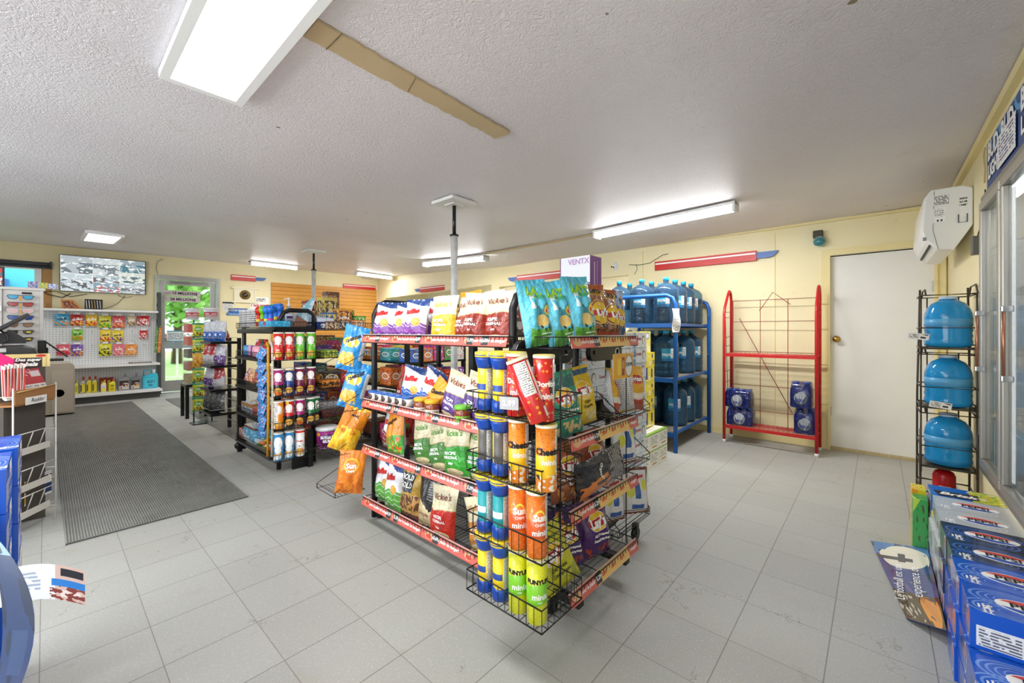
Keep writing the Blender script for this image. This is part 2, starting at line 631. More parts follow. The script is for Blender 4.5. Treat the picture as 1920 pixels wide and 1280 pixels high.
# television wall with a window and the glass door
def ts(x):  # distance along the television wall from its corner with the back wall
    return (6.0 - x) * math.hypot(1, .0956)
wall('wall_left', (6.0, 10.2), (-2.6, 10.2 + 8.6 * .0956), [(ts(2.46), ts(1.44), -.02, 2.34), (ts(-.04), ts(-1.6), 1.55, 2.36)], side=1, m=M_WALL, label='cream painted wall carrying the television and slat panel')
wall('wall_front', (-2.65, 11.1), (-2.65, -.6), [(5.0, 10.9, .6, 2.2)], side=-1, m=M_WALL2, label='pale wall behind the counter')

# adjoining room seen through the openings
wall('wall_back_room', (7.9, 1.0), (8.3, 13.0), m=M_WALL2, label='pale cream wall of the room beyond the openings')
wall('wall_back_room_left', (8.3, 11.2), (5.6, 11.2), side=-1, m=M_WALL2, label='side wall of the room beyond the openings')
wall('wall_back_room_right', (5.55, 1.4), (8.2, 1.4), m=M_WALL2, label='near side wall of the room beyond the openings')
mb = MB(); mb.box(5.56, 1.2, 2.62, 8.5, 11.4, 2.7)
tag(mb.build('ceiling_back_room', mat('flat_white', '#e8e6e2', .7)), 'plain ceiling of the adjoining room', kind='structure')

# mouldings
def along(p, q, h, t, z, name, m=None, label=None, bev=0):
    p, q = Vector((*p, z)), Vector((*q, z))
    mb = MB()
    mb.bar(p, q, t, h)
    o = mb.build(name, m or M_TRIM)
    return tag(o, label, kind='structure')
along((5.425, -.47), (5.39, 3.0), .028, .022, 2.385, 'trim_1', label='thin cream moulding under the ceiling')
along((1.0, -.465), (5.43, -.465), .05, .03, 2.375, 'trim_2', label='cream ceiling moulding above the cooler')
along((5.42, .46), (5.38, 4.0), .07, .012, .035, 'baseboard_back', label='scuffed cream baseboard behind the racks')
# white flush door
dr = empty('door_1'); tag(dr, 'plain white flush door with brass knob', kind='structure')
mb = MB(); mb.box(5.46, -.40, .03, 5.50, .37, 2.005)
mb.build('door_leaf', mat('door_white', '#ecebe6', .4, var=.05, vscale=3), dr)
mb = MB()
for a, b in (((5.43, .377, 0), (5.43, .377, 2.02)), ((5.43, -.405, 0), (5.43, -.405, 2.02))):
    mb.bar(a, b, .02, .06)
mb.box(5.415, -.44, 2.02, 5.432, .44, 2.085)
mb.box(5.415, .378, 0, 5.432, .44, 2.02)
mb.box(5.415, -.47, 0, 5.432, -.412, 2.02)
mb.build('door_frame', M_TRIM, dr)
mb = MB(); mb.box(5.425, -.40, 0, 5.52, .37, .028)
mb.build('threshold', mat('worn_sill', '#cdbb90', .7, var=.3, vscale=20), dr)
mb = MB(); mb.box(5.448, -.40, 2.006, 5.455, .37, 2.018)
mb.build('gap_strip', mat('gap_dark', '#3a342c', .8), dr)
brass = mat('brass', '#c9a24a', .22, 1)
mb = MB()
mb.lathe([(.0, -.003), (.034, -.003), (.034, .004), (.012, .006), (.012, .03), (.026, .036), (.028, .05), (.02, .062), (0, .066)], 20, (0, 0, 0), axis='x')
kn = mb.build('door_knob', brass, dr)
kn.location = (5.457, .318, 1.15); kn.rotation_euler = (0, 0, PI)
mb = MB(); mb.box(5.452, .36, .35, 5.462, .372, .44); mb.box(5.452, -.40, 1.6, 5.462, -.385, 1.7)
mb.build('hinge', mat('steel', '#b8b8b4', .35, .9), dr)
# panel joint on the wall, one long vertical batten each
for i, y in enumerate((.86, -.44, 2.4)):
    mb = MB(); mb.bar((bwx(y) - .002, y, .05), (bwx(y) - .002, y, 2.33), .004, .012)
    tag(mb.build('trim_%d' % (3 + i), M_TRIM), 'vertical joint strip on the cream wall', kind='structure')
# ------------------------------------------------------------ common materials
M_BLACK = mat('black_powder_coat', '#141414', .38)
M_BLACKP = mat('black_plastic', '#191919', .25)
M_WIRE = mat('black_wire', '#1a1918', .3, .3)
M_CHROME = mat('chrome', '#c8c8c8', .18, 1)
M_STEEL = mat('steel', '#b8b8b4', .35, .9)
M_WHITE = mat('white_enamel', '#efefef', .35)
M_PAPER = mat('paper_white', '#f2f1ee', .7)
M_INK = mat('ink_black', '#1c1a1a', .6)
M_INKW = mat('ink_white', '#fbfbf8', .5)
M_INKR = mat('ink_red', '#d0201f', .5)
M_INKB = mat('ink_blue', '#1b3f95', .5)
M_CARD = mat('brown_cardboard', '#a9794a', .8, var=.12)
M_GLOW = mat('lit_diffuser', '#ffffff', .5, emit=4.0)
M_TUBE = mat('lit_tube', '#ffffff', .5, emit=15.0)
M_LAMPW = mat('lamp_housing', '#f1f1ef', .4)
RB = -PI / 2            # rotation of things whose front looks to -X
RT = -math.atan(.0956)  # rotation of things on the television wall

# ------------------------------------------------------------ ceiling lights
def panel_light(x0, y0, x1, y1, label, power):
    z = cz((y0 + y1) / 2)
    t = empty('panel_light', ((x0 + x1) / 2, (y0 + y1) / 2, z), 0, label, 'ceiling light', 'flat panel ceiling lights')
    t.rotation_euler = (math.atan((cz(y1) - cz(y0)) / (y1 - y0)), 0, 0)
    t.location.z = (cz(y0) + cz(y1)) / 2 - .004
    w, l = (x1 - x0) / 2, (y1 - y0) / 2
    f = .035
    mb = MB()
    for b in ((-w, -l, w, -l + f), (-w, l - f, w, l), (-w, -l + f, -w + f, l - f), (w - f, -l + f, w, l - f)):
        mb.box(b[0], b[1], -.035, b[2], b[3], 0)
    mb.build('frame', M_LAMPW, t)
    mb = MB(); mb.box(-w + f, -l + f, -.022, w - f, l - f, -.012)
    mb.build('diffuser', M_GLOW, t)
    area('panel_lamp', (x0 + x1) / 2, (y0 + y1) / 2, z - .045, (w - f) * 2, (l - f) * 2, power)
panel_light(.325, 1.08, .64, 2.34, 'large white flat panel light nearest, at the top left', 22)
panel_light(.34, 7.7, .72, 8.8, 'small square-looking flat panel light above the television', 18)
panel_light(-1.9, 1.2, -1.5, 2.4, 'flat panel light added out of view over the counter side', 22)  # added out of view, brightens the counter side

def tube_light(p, q, label, power, zoff=None):
    (x0, y0), (x1, y1) = p, q
    z = cz((y0 + y1) / 2)
    L = math.hypot(x1 - x0, y1 - y0)
    t = empty('strip_light', ((x0 + x1) / 2, (y0 + y1) / 2, z), math.atan2(y1 - y0, x1 - x0), label, 'ceiling light', 'long strip lights on the ceiling')
    dz = (cz(y1) - cz(y0)) if zoff is None else 0
    t.location.z = (min((cz(y0) + cz(y1)) / 2, cz((y0 + y1) / 2)) - .018) if zoff is None else zoff
    t.rotation_euler = (0, -math.atan(dz / L), math.atan2(y1 - y0, x1 - x0))
    mb = MB(); mb.box(-L / 2, -.06, -.025, L / 2, .06, 0)
    mb.build('housing', M_LAMPW, t)
    mb = MB()
    prof = [(-.058, -.025), (-.05, -.06), (-.02, -.078), (.02, -.078), (.05, -.06), (.058, -.025)]
    k = len(prof)
    e = L / 2 - .02
    mb.add([(-e, y, zz) for y, zz in prof] + [(e, y, zz) for y, zz in prof],
           [(i, i + 1, k + i + 1, k + i) for i in range(k - 1)] + [tuple(range(k))[::-1], tuple(range(k, 2 * k))])
    mb.build('diffuser', M_TUBE, t)
    for s in (-1, 1):
        mb = MB(); mb.box(s * L / 2 - .022 * (s > 0), -.064, -.083, s * L / 2 + .022 * (s < 0), .064, 0)
        mb.build('end_cap', M_LAMPW, t)
    a = area('tube_lamp', (x0 + x1) / 2, (y0 + y1) / 2, z - .09, L - .06, .1, power, rot=(0, 0, math.atan2(y1 - y0, x1 - x0)))
tube_light((4.05, .93), (4.12, 2.38), 'long lit strip light in front of the blue rack wall', 62)
tube_light((4.30, 4.30), (4.25, 5.72), 'strip light behind the nearer white post', 44)
tube_light((2.66, 9.25), (3.55, 9.25), 'short strip light near the clock and entrance', 26)
tube_light((4.7, 8.95), (5.75, 9.15), 'strip light over the slatted wood wall panel', 32)
tube_light((6.9, 3.0), (6.9, 4.3), 'strip light in the room beyond the openings', 22, 2.615)
tube_light((6.9, 6.6), (6.9, 7.9), 'farther strip light in the room beyond the openings', 22, 2.615)
# unseen windows added behind camera and counter, to even out the brightness
for nm, x, y, w, rz in (('added_window_2', -1.35, -.55, 2.1, 0), ('added_window_3', -2.72, 3.15, 5.9, PI / 2)):
    wn = empty(nm, (x, y, 1.35), rz); tag(wn, 'wide window added out of view to brighten the room', kind='structure')
    mb = MB()
    for b in ((-w / 2, -.03, -.85, w / 2, .03, -.80), (-w / 2, -.03, .80, w / 2, .03, .85), (-w / 2, -.03, -.8, -w / 2 + .05, .03, .8), (w / 2 - .05, -.03, -.8, w / 2, .03, .8), (-.025, -.03, -.8, .025, .03, .8)):
        mb.box(*b)
    mb.build('window_frame', M_LAMPW, wn)
area('added_fill_right', -1.35, -.60, 1.35, 2.0, 1.6, 26, (.93, .97, 1), (R(90), 0, PI))  # fill lamp added in the unseen window behind the camera
area('added_fill_counter', -2.74, 3.15, 1.4, 5.7, 1.6, 62, (.93, .97, 1), (R(90), 0, -PI / 2))  # fill lamp added in the unseen counter window, lifts the room

# bare strip where a fixture was removed, in the ceiling plaster
mb = MB()
pts = []
a0, a1, b0, b1 = (.66, 1.54), (1.77, 1.578), (.66, 1.66), (1.765, 1.69)
n = 40
rnd = random.Random(3)
top = [(a0[0] + (a1[0] - a0[0]) * i / n, a0[1] + (a1[1] - a0[1]) * i / n + rnd.uniform(-.004, .004)) for i in range(n + 1)]
bot = [(b0[0] + (b1[0] - b0[0]) * i / n, b0[1] + (b1[1] - b0[1]) * i / n + rnd.uniform(-.006, .006)) for i in range(n + 1)]
z = cz(1.6) - .012
mb.prism(top + bot[::-1], z, z + .01)
tag(mb.build('trim_6', wall_mat('bare_board', '#b9a27c', '#c6b08a')), 'tan strip of bare board where ceiling plaster is missing', kind='structure')
mb = MB()
mb.tube([(1.10, 1.55, z - .001), (1.14, 1.67, z - .001)], .0015, 4)
mb.tube([(.75, 1.53, z - .001), (.75, 1.665, z - .001)], .002, 4)
tag(mb.build('trim_7', mat('crack_brown', '#6d5a3e', .8)), 'cracks across the bare ceiling strip', kind='structure')
mb = MB()
mb.box(4.22, 2.45, cz(3.4) - .016, 4.27, 4.28, cz(3.4) - .004)
tag(mb.build('trim_8', MATS['bare_board']), 'narrow tan strip of bare board between two strip lights', kind='structure')

# ------------------------------------------------------------ posts
def post(x, y, label, r=.03):
    z = cz(y)
    t = empty('support_post', (x, y, 0), 0, label, 'post', 'white steel support posts')
    mb = MB(); mb.lathe([(r, 0), (r, z - .30)], 20)
    mb.build('pole', mat('scuffed_white_paint', '#dcdcd8', .5, var=.35, vscale=14), t)
    mb = MB(); mb.lathe([(.016, z - .30), (.016, z - .03)], 12)
    mb.lathe([(r + .008, z - .31), (r + .008, z - .295), (.02, z - .29)], 20)
    mb.build('jack_screw', M_BLACKP, t)
    mb = MB(); mb.box(-.14, -.14, z - .035, .14, .14, z - .008)
    mb.box(-.06, -.06, z - .045, .06, .06, z - .035)
    mb.build('ceiling_plate', mat('plate_white', '#e6e4df', .5), t, bevel=.004)
    mb = MB(); mb.box(-.08, -.08, 0, .08, .08, .012)
    mb.build('base_plate', M_STEEL, t)
    return t
post(2.36, 2.76, 'white steel post nearest, rising behind the chip shelves')
post(2.78, 6.6, 'white steel post farther back, in front of the slatted panel')

# ------------------------------------------------------------ red and blue price-rail signs
M_SIGNR = mat('sign_red', '#c9241d', .35)
M_SIGNB = mat('sign_blue', '#2a5aa8', .35)
def rail_sign(loc, rz, L, label, blue_r=True, blue_l=False, h=.115):
    t = empty('wall_sign', loc, rz, label, 'sign', 'red bars with blue tips on the walls')
    mb = MB(); mb.box(-L / 2, -.03, -h / 2, L / 2, 0, h / 2)
    mb.build('red_bar', M_SIGNR, t, bevel=.003)
    mb = MB(); mb.box(-L / 2 + .01, -.0325, h * .14, L / 2 - .01, -.0305, h * .30)
    mb.build('white_stripe', M_INKW, t)
    for s, on in ((1, blue_r), (-1, blue_l)):
        if on:
            mb = MB()
            pts = [(0, -.035), (.12, -.035), (.17, -.02), (.20, .015), (.21, .035), (0, .035)]
            pts = [(s * (L / 2 + p[0]), p[1]) for p in pts]
            if s < 0: pts = pts[::-1]
            M = Matrix(((1, 0, 0, 0), (0, 0, -1, 0), (0, 1, 0, 0), (0, 0, 0, 1)))
            mb.prism(pts, .004, .024, 0, M)
            mb.build('blue_tip', M_SIGNB, t)
    return t
rail_sign((bwx(1.63) - .003, 1.63, 2.098), RB, 1.19, 'red bar with blue right tip high above the red rack')
rail_sign((bwx(4.1) - .003, 4.15, 2.13), RB, 1.0, 'red bar with blue left tip, partly behind the purple carton', False, True)
rail_sign((bwx(7.3) - .003, 7.3, 2.17), RB, 1.1, 'red bar with two blue tips left of the nearer post', True, True)
def tvw(x, z, off=.004): return (x - .0956 * off, twx(x) - off, z)
rail_sign(tvw(2.9, 2.40), RT, .46, 'short red bar with blue tip above the clock', h=.12)
rail_sign(tvw(5.5, 2.39), RT, .86, 'red bar at the corner above the slatted panel', False)

# slatted wood panel on the television wall
t = empty('slatwall_panel', tvw(4.70, 0), RT, 'honey coloured slatted wood display panel with dark grooves', 'wall panel')
mb = MB()
zt = 2.35
k = 0
zz = zt
while zz > 1.0:
    mb.box(-1.27, -.02, zz - .085, 1.27, 0, zz)
    zz -= .091
mb.build('slat_board', mat('honey_wood', '#d99a45', .4, var=.12, vscale=5), t)
mb = MB(); mb.box(-1.27, -.008, zz, 1.27, -.002, zt - .001)
mb.build('backing', mat('groove_dark', '#6a4418', .8), t)

# ------------------------------------------------------------ television
t = empty('television', tvw(.73, 2.25, .085), RT, 'flat television showing a grid of camera views on the wall', 'television')
t.rotation_euler = (R(6), 0, RT)
mb = MB(); mb.box(-.56, -.02, -.318, .56, .02, .318)
mb.build('bezel', M_BLACKP, t, bevel=.004)
feeds = []
cols = ['#aab4bc', '#c3ccd0', '#8fa0ac', '#b9c7cf', '#9fb2bb', '#c9cfc9', '#7f98a8']
cells = [(0, .5, .36, 1), (.36, .5, .68, 1), (.68, .62, 1, 1), (0, 0, .36, .5), (.36, .28, .68, .5), (.68, .3, 1, .62), (.36, 0, .68, .28), (.68, 0, 1, .3)]
sh = []
for i, (x0, y0, x1, y1) in enumerate(cells):
    c = cols[i % 7]
    sh.append(('rect', x0, y0, x1, y1, c))
    sh.append(('blob', x0, y0, x1, y1 - (y1 - y0) * .35, 5 + i * 1.2, .5, ['#5d6a74', '#6b7780', '#3f7686', '#55585f', '#6a5a62', '#4f6c74', '#b05f5f', '#6c737a'][i]))
    sh.append(('blob', x0, y0, x1, y1, 11 + i * 1.5, .58, '#eef2f3'))
    sh.append(('rect', x0, y0, x0 + .004, y1, '#f4f6f6'))
    sh.append(('rect', x0, y0, x1, y0 + .006, '#f4f6f6'))
scr = design('camera_feeds', '#b9c7cf', sh, .2)
n = NT(scr)
lk = n.b.inputs['Base Color'].links[0].from_socket
n.l.new(lk, n.b.inputs['Emission Color'])
n.b.inputs['Emission Strength'].default_value = .45
mb = MB(); mb.add([(-.55, -.0215, -.308), (.55, -.0215, -.308), (.55, -.0215, .308), (-.55, -.0215, .308)], [(0, 1, 2, 3)], 0, [((0, 0), (1, 0), (1, 1), (0, 1))])
mb.build('screen', scr, t)
t = tag(MB().tube([tvw(.30, 1.90, .04), tvw(.2, 1.82, .05), tvw(.05, 1.86, .05), tvw(-.1, 1.96, .05)], .008, 6).tube([tvw(.5, 1.90, .04), tvw(.3, 1.84, .05), tvw(.12, 1.93, .05), tvw(-.12, 1.9, .05)], .006, 6).build('cable', M_BLACKP),
        'black cables sagging left below the television', 'cable')
tag(MB().tube([tvw(1.0, 1.9, .03), tvw(.9, 1.75, .03), tvw(.8, 1.68, .03), tvw(.66, 1.62, .03)], .004, 6).tube([tvw(.9, 1.9, .03), tvw(1.0, 1.86, .03), tvw(1.1, 1.89, .03)], .004, 6).build('cable', M_BLACKP),
    'thin black cable hanging from the television to the shelf', 'cable')
tag(MB().tube([tvw(1.55, 2.66, .02), tvw(1.46, 2.6, .02), tvw(1.44, 2.45, .02), tvw(1.47, 2.36, .02)], .005, 6).build('cable', mat('cable_grey', '#8a857a', .6)),
    'thin grey cable above the left of the glass door', 'cable')

# ------------------------------------------------------------ clock
t = empty('wall_clock', tvw(2.93, 2.03), RT, 'cream framed wall clock with a round bronze dial', 'clock')
mb = MB()
fr = mat('clock_wood', '#efe6c8', .5)
for b in ((-.26, -.03, .13, .26, -.0, .165), (-.26, -.03, -.175, .26, 0, -.14), (-.21, -.025, -.21, -.175, 0, .20), (.175, -.025, -.21, .21, 0, .20), (-.175, -.015, -.14, .175, 0, .13)):
    mb.box(*b)
mb.build('frame', fr, t, bevel=.003)
mb = MB(); mb.lathe([(.0, .0), (.105, 0), (.10, .008), (.06, .011), (0, .011)], 32, (0, -.016, 0), axis='y')
dial = mb.build('dial', mat('bronze_dial', '#a98f55', .4, .4), t)
mb = MB(); mb.lathe([(.0, .0), (.058, 0), (.056, .005), (0, .006)], 28, (0, -.028, 0), axis='y')
mb.build('dial_centre', mat('dark_bronze', '#3b3120', .4), t)
mb = MB()
for i in range(12):
    a = i * PI / 6
    mb.bar((.068 * math.cos(a), -.03, .068 * math.sin(a)), (.09 * math.cos(a), -.03, .09 * math.sin(a)), .006, .004)
mb.build('hour_marks', M_INK, t)
mb = MB()
mb.bar((0, -.036, 0), (.07, -.036, .045), .007, .002); mb.bar((0, -.037, 0), (-.035, -.037, -.03), .009, .002)
mb.build('hands', M_INKW, t)

# poster under the clock's right
t = empty('lottery_poster', tvw(3.21, 1.70), RT, 'white poster reading 1 000 000 $ beside the clock', 'poster')
mb = MB(); mb.box(-.19, -.004, -.30, .19, 0, .30)
mb.build('sheet', design('poster_print', '#f4f3f0', [('rect', 0, 0, 1, .12, '#e3c04e'), ('print', .25, .84, .8, .95, 16, '#333333'), ('blob', .3, .2, .95, .45, 14, .55, '#8d8f90')], .6), t)
mb = MB(); letter(mb, '1 000 000 $', .072, flat((0, -.006, .10), (1, 0, 0), (0, 0, 1)), bold=.04)
mb.build('lettering', M_INKR, t)

# framed notices between door and clock
def flat_sheet(name, x, z, w, h, shapes, base, label, cat, th=.006):
    t = empty(name, tvw(x, z), RT, label, cat)
    mb = MB(); mb.box(-w / 2, -th, -h / 2, w / 2, 0, h / 2)
    mb.build('sheet', design(label.replace(' ', '_')[:40], base, shapes, .5), t)
    return t
flat_sheet('notice', 2.62, 1.76, .2, .20, [('band', .82, 1, '#2b2b2b'), ('print', .08, .1, .92, .75, 12, '#9a9a9a')], '#f0efea', 'white notice with dark top edge by the door frame', 'notice')
flat_sheet('notice', 2.80, 1.68, .36, .10, [('print', .1, .3, .9, .75, 7, '#e8eef6')], '#2f63ad', 'blue strip notice with pale print under the clock', 'notice')
flat_sheet('notice', 2.74, 1.60, .3, .06, [('print', .1, .2, .9, .8, 6, '#bcd0ea')], '#3a6fb4', 'small blue strip notice near the white buckets', 'notice')
# ------------------------------------------------------------ glass entrance door in the television wall
M_GLASS = mat('clear_glass', '#ffffff', .02, trans=1, ior=1.05, alpha=.25)
M_ALU = mat('aluminium', '#b9b9b6', .35, .8)
dr = empty('door_2', tvw(1.95, 0, 0), RT); tag(dr, 'aluminium framed glass entrance door', kind='structure')
mb = MB()
for b in ((-.52, -.03, 0, -.47, .10, 2.34), (.47, -.03, 0, .52, .10, 2.34), (-.47, -.03, 2.26, .47, .10, 2.34)):
    mb.box(*b)
mb.build('door_frame', M_ALU, dr, bevel=.004)
mb = MB()
for b in ((-.46, .02, .02, -.37, .06, 2.25), (.36, .02, .02, .46, .06, 2.25), (-.37, .02, 2.16, .36, .06, 2.25), (-.37, .02, .02, .36, .06, .24), (-.37, .02, 1.02, .36, .06, 1.10)):
    mb.box(*b)
mb.build('door_rail', M_ALU, dr, bevel=.003)
mb = MB(); mb.box(-.37, .037, .24, .36, .043, 2.16)
mb.build('pane', M_GLASS, dr)
mb = MB(); mb.box(-.30, -.02, 2.19, .02, .02, 2.235); mb.bar((0, -.02, 2.21), (.25, -.07, 2.24), .014)
mb.build('door_closer', mat('closer_grey', '#8e8c86', .4, .5), dr)
mb = MB(); mb.bar((-.35, -.01, 1.06), (.34, -.01, 1.06), .03, .05)
mb.build('push_bar', M_ALU, dr)
t = empty('door_decal', tvw(1.86, 1.93, -.012), RT, 'grey strips reading 15 MILLIONS and 28 MILLIONS on the door glass', 'sticker')
mb = MB(); mb.box(-.30, -.003, .01, .28, 0, .12); mb.box(-.30, -.003, -.11, .28, 0, -.005)
mb.build('backing', mat('decal_grey', '#cdbfc0', .6), t)
mb = MB()
letter(mb, '15 MILLION$', .072, flat((.03, -.005, .065), (1, 0, 0), (0, 0, 1)), bold=.03)
letter(mb, '28 MILLION$', .072, flat((0, -.005, -.058), (1, 0, 0), (0, 0, 1)), bold=.03)
letter(mb, 'Lotto', .04, flat((-.24, -.005, .065), (1, 0, 0), (0, 0, 1)))
mb.build('lettering', M_INK, t)
t = tag(MB().box(-.055, -.003, -.065, .055, 0, .065).build('sticker', design('red_sticker', '#c2272d', [('rect', .2, .12, .8, .4, '#f0e8e4'), ('ell', .5, .68, .12, .14, '#f0e8e4')], .5)),
        'small red square sticker on the right of the door glass', 'sticker')
t.location = tvw(2.27, 1.67, -.012); t.rotation_euler = (0, 0, RT)
t = tag(MB().box(-.14, -.003, -.11, .14, 0, .11).build('notice', design('schedule_print', '#eaf3f5', [('band', .9, 1, '#3d9aa8'), ('band', 0, .08, '#3d9aa8'), ('print', .08, .15, .92, .82, 14, '#4d6a77')], .5)),
        'schedule card with teal bands on the door glass', 'notice')
t.location = tvw(1.74, 1.13, .028); t.rotation_euler = (0, 0, RT)
t = tag(MB().box(-.045, -.003, -.075, .045, 0, .075).build('sticker', design('blue_sticker', '#1e3f86', [('ell', .4, .5, .3, .3, '#eef2f8'), ('ell', .6, .5, .3, .24, '#1e3f86')], .5)),
        'small dark blue sticker with white shape beside the schedule card', 'sticker')
t.location = tvw(2.1, 1.13, .028); t.rotation_euler = (0, 0, RT)

# window behind the counter
wn = empty('window_1', tvw(-.82, 1.955, 0), RT); tag(wn, 'white framed window above the counter', kind='structure')
mb = MB()
for b in ((-.78, -.02, -.41, -.70, .10, .41), (.70, -.02, -.41, .78, .10, .41), (-.70, -.02, .33, .70, .10, .41), (-.70, -.02, -.41, .70, .10, -.33)):
    mb.box(*b)
mb.build('window_frame', M_WHITE, wn)
mb = MB(); mb.box(-.70, .04, -.33, .70, .046, .33)
mb.build('pane', M_GLASS, wn)
t = empty('roller_blind', tvw(-.72, 2.38, .03), RT, 'rolled up dark grey blind above the window', 'blind')
mb = MB(); mb.lathe([(.035, -.78), (.035, .78)], 16, (0, 0, 0), axis='x'); mb.lathe([(.022, -.78), (.022, .8)], 10, (0, -.01, -.055), axis='x')
mb.build('roll', mat('blind_grey', '#4a4f57', .5), t)
mb = MB(); mb.box(.78, -.05, -.06, .80, .03, .05)
mb.build('bracket', M_BLACKP, t)
t = tag(MB().box(-.055, -.012, -.42, .055, 0, .42).build('board', mat('raw_wood', '#c8985c', .6, var=.15, vscale=6)), 'bare wooden board beside the window frame', 'board')
t.location = tvw(.02, 1.92); t.rotation_euler = (0, 0, RT)

# ------------------------------------------------------------ outside, seen through door and window
mb = MB(); mb.box(-14, 11.2, -.12, 14, 34, -.05)
tag(mb.build('ground', mat('lawn', '#a9cc78', .9, var=.3, vscale=3)), 'sunlit green lawn outside the door', kind='structure')
mb = MB(); mb.box(-3, 11.2, -.05, 5, 12.6, -.03)
tag(mb.build('patio', mat('concrete_pale', '#d4d1ca', .8, var=.1)), 'pale concrete landing outside the door', kind='structure')
M_LEAF = mat('leaves', '#9fd06c', .7, var=.3, vscale=9, bump=.5, bscale=12)
M_LEAF2 = mat('leaves_pale', '#bfe096', .7, var=.3, vscale=9, bump=.5, bscale=12)
def leafy(name, c, r, h, label, m, cat='tree', seed=1, n=900):
    """trunk and a crown of many small leaves"""
    t = empty(name, (c[0], c[1], -.05), 0, label, cat)
    rn = random.Random(seed)
    mb = MB()
    for i in range(n):
        v = Vector((rn.gauss(0, 1), rn.gauss(0, 1), rn.gauss(0, 1))).normalized() * (rn.random() ** .4)
        p = Vector((v.x * r, v.y * r, h + v.z * r * .8))
        a = Vector((rn.uniform(-1, 1), rn.uniform(-1, 1), rn.uniform(-1, 1))).normalized() * r * .09
        b = a.cross(Vector((rn.uniform(-1, 1), rn.uniform(-1, 1), rn.uniform(-1, 1)))).normalized() * r * .06
        mb.add([p - a, p - b, p + a, p + b], [(0, 1, 2, 3)])
    mb.build('foliage', m, t)
    if cat == 'tree':
        mb = MB(); mb.tube([(0, 0, 0), (.05, 0, h * .5), (0, .05, h)], [r * .1, r * .08, r * .04], 8)
        mb.build('trunk', mat('bark', '#5e4a38', .9), t)
    return t
leafy('tree', (3.4, 20.5), 1.9, 3.0, 'broad green tree beyond the door, left of the glass', M_LEAF, seed=2, n=1500)
leafy('tree', (7.6, 22.5), 2.2, 3.3, 'paler green tree beyond the door, right of the glass', M_LEAF2, seed=3, n=1500)
leafy('tree', (-.9, 27), 2.4, 3.2, 'distant tree seen past the door frame', M_LEAF2, seed=4)
t = empty('railing', (1.3, 12.9, -.05), 0, 'white picket railing outside the glass door', 'railing')
mb = MB()
for z in (.15, .98):
    mb.bar((-.9, 0, z), (3.6, 0, z), .05)
mb.build('rail', M_WHITE, t)
for i in range(16):
    mb = MB(); mb.box(-.85 + i * .28, -.02, 0, -.81 + i * .28, .02, 1.0)
    mb.build('picket', M_WHITE, t)
t = empty('flower_box', (2.3, 12.78, .95), 0, 'grey planter of pink and yellow flowers hung on the railing', 'planter')
mb = MB(); mb.box(-.55, -.1, -.14, .55, .1, .04); mb.build('trough', mat('planter_grey', '#6c7076', .6), t, bevel=.01)
rn = random.Random(5)
for nm, m, k in (('leaves', M_LEAF, 160), ('yellow_flowers', mat('petal_yellow', '#e9c83a', .6), 50), ('violet_flowers', mat('petal_violet', '#9a86c9', .6), 60), ('pink_flowers', mat('petal_pink', '#d46a9c', .6), 60)):
    mb = MB()
    for i in range(k):
        p = Vector((rn.uniform(-.55, .55), rn.uniform(-.12, .12), rn.uniform(.02, .22)))
        a = Vector((rn.uniform(-1, 1), rn.uniform(-1, 1), rn.uniform(-1, 1))).normalized() * .035
        b = a.cross(Vector((rn.uniform(-1, 1), rn.uniform(-1, 1), .3))).normalized() * .03
        mb.add([p - a, p - b, p + a, p + b], [(0, 1, 2, 3)])
    mb.build(nm, m, t)
t = empty('garden_shed', (2.0, 26.0, -.05), 0, 'low outbuilding with a red roof edge seen through the door', 'shed')
mb = MB(); mb.box(-1.6, 0, 0, .2, 1.4, 1.75); mb.build('wall', M_WHITE, t)
mb = MB(); mb.box(-1.7, -.1, 1.75, .3, 1.5, 2.0); mb.build('roof', mat('roof_red', '#9c3a34', .6), t)
# pumps canopy glimpsed through the window
t = empty('canopy', (-1.9, 16.5, -.05), 0, 'turquoise forecourt canopy seen through the window', 'canopy')
mb = MB(); mb.box(-2.6, -1.5, 2.0, 3.2, 1.6, 4.2); mb.build('fascia', mat('turquoise', '#4fb6cc', .4), t)
for x in (-1.15, -3.2):
    mb = MB(); mb.box(x + 2.2, -1.9, 0, x + 2.5, -1.6, 2.45); mb.build('column', mat('canopy_blue', '#2b5f9a', .5), t)

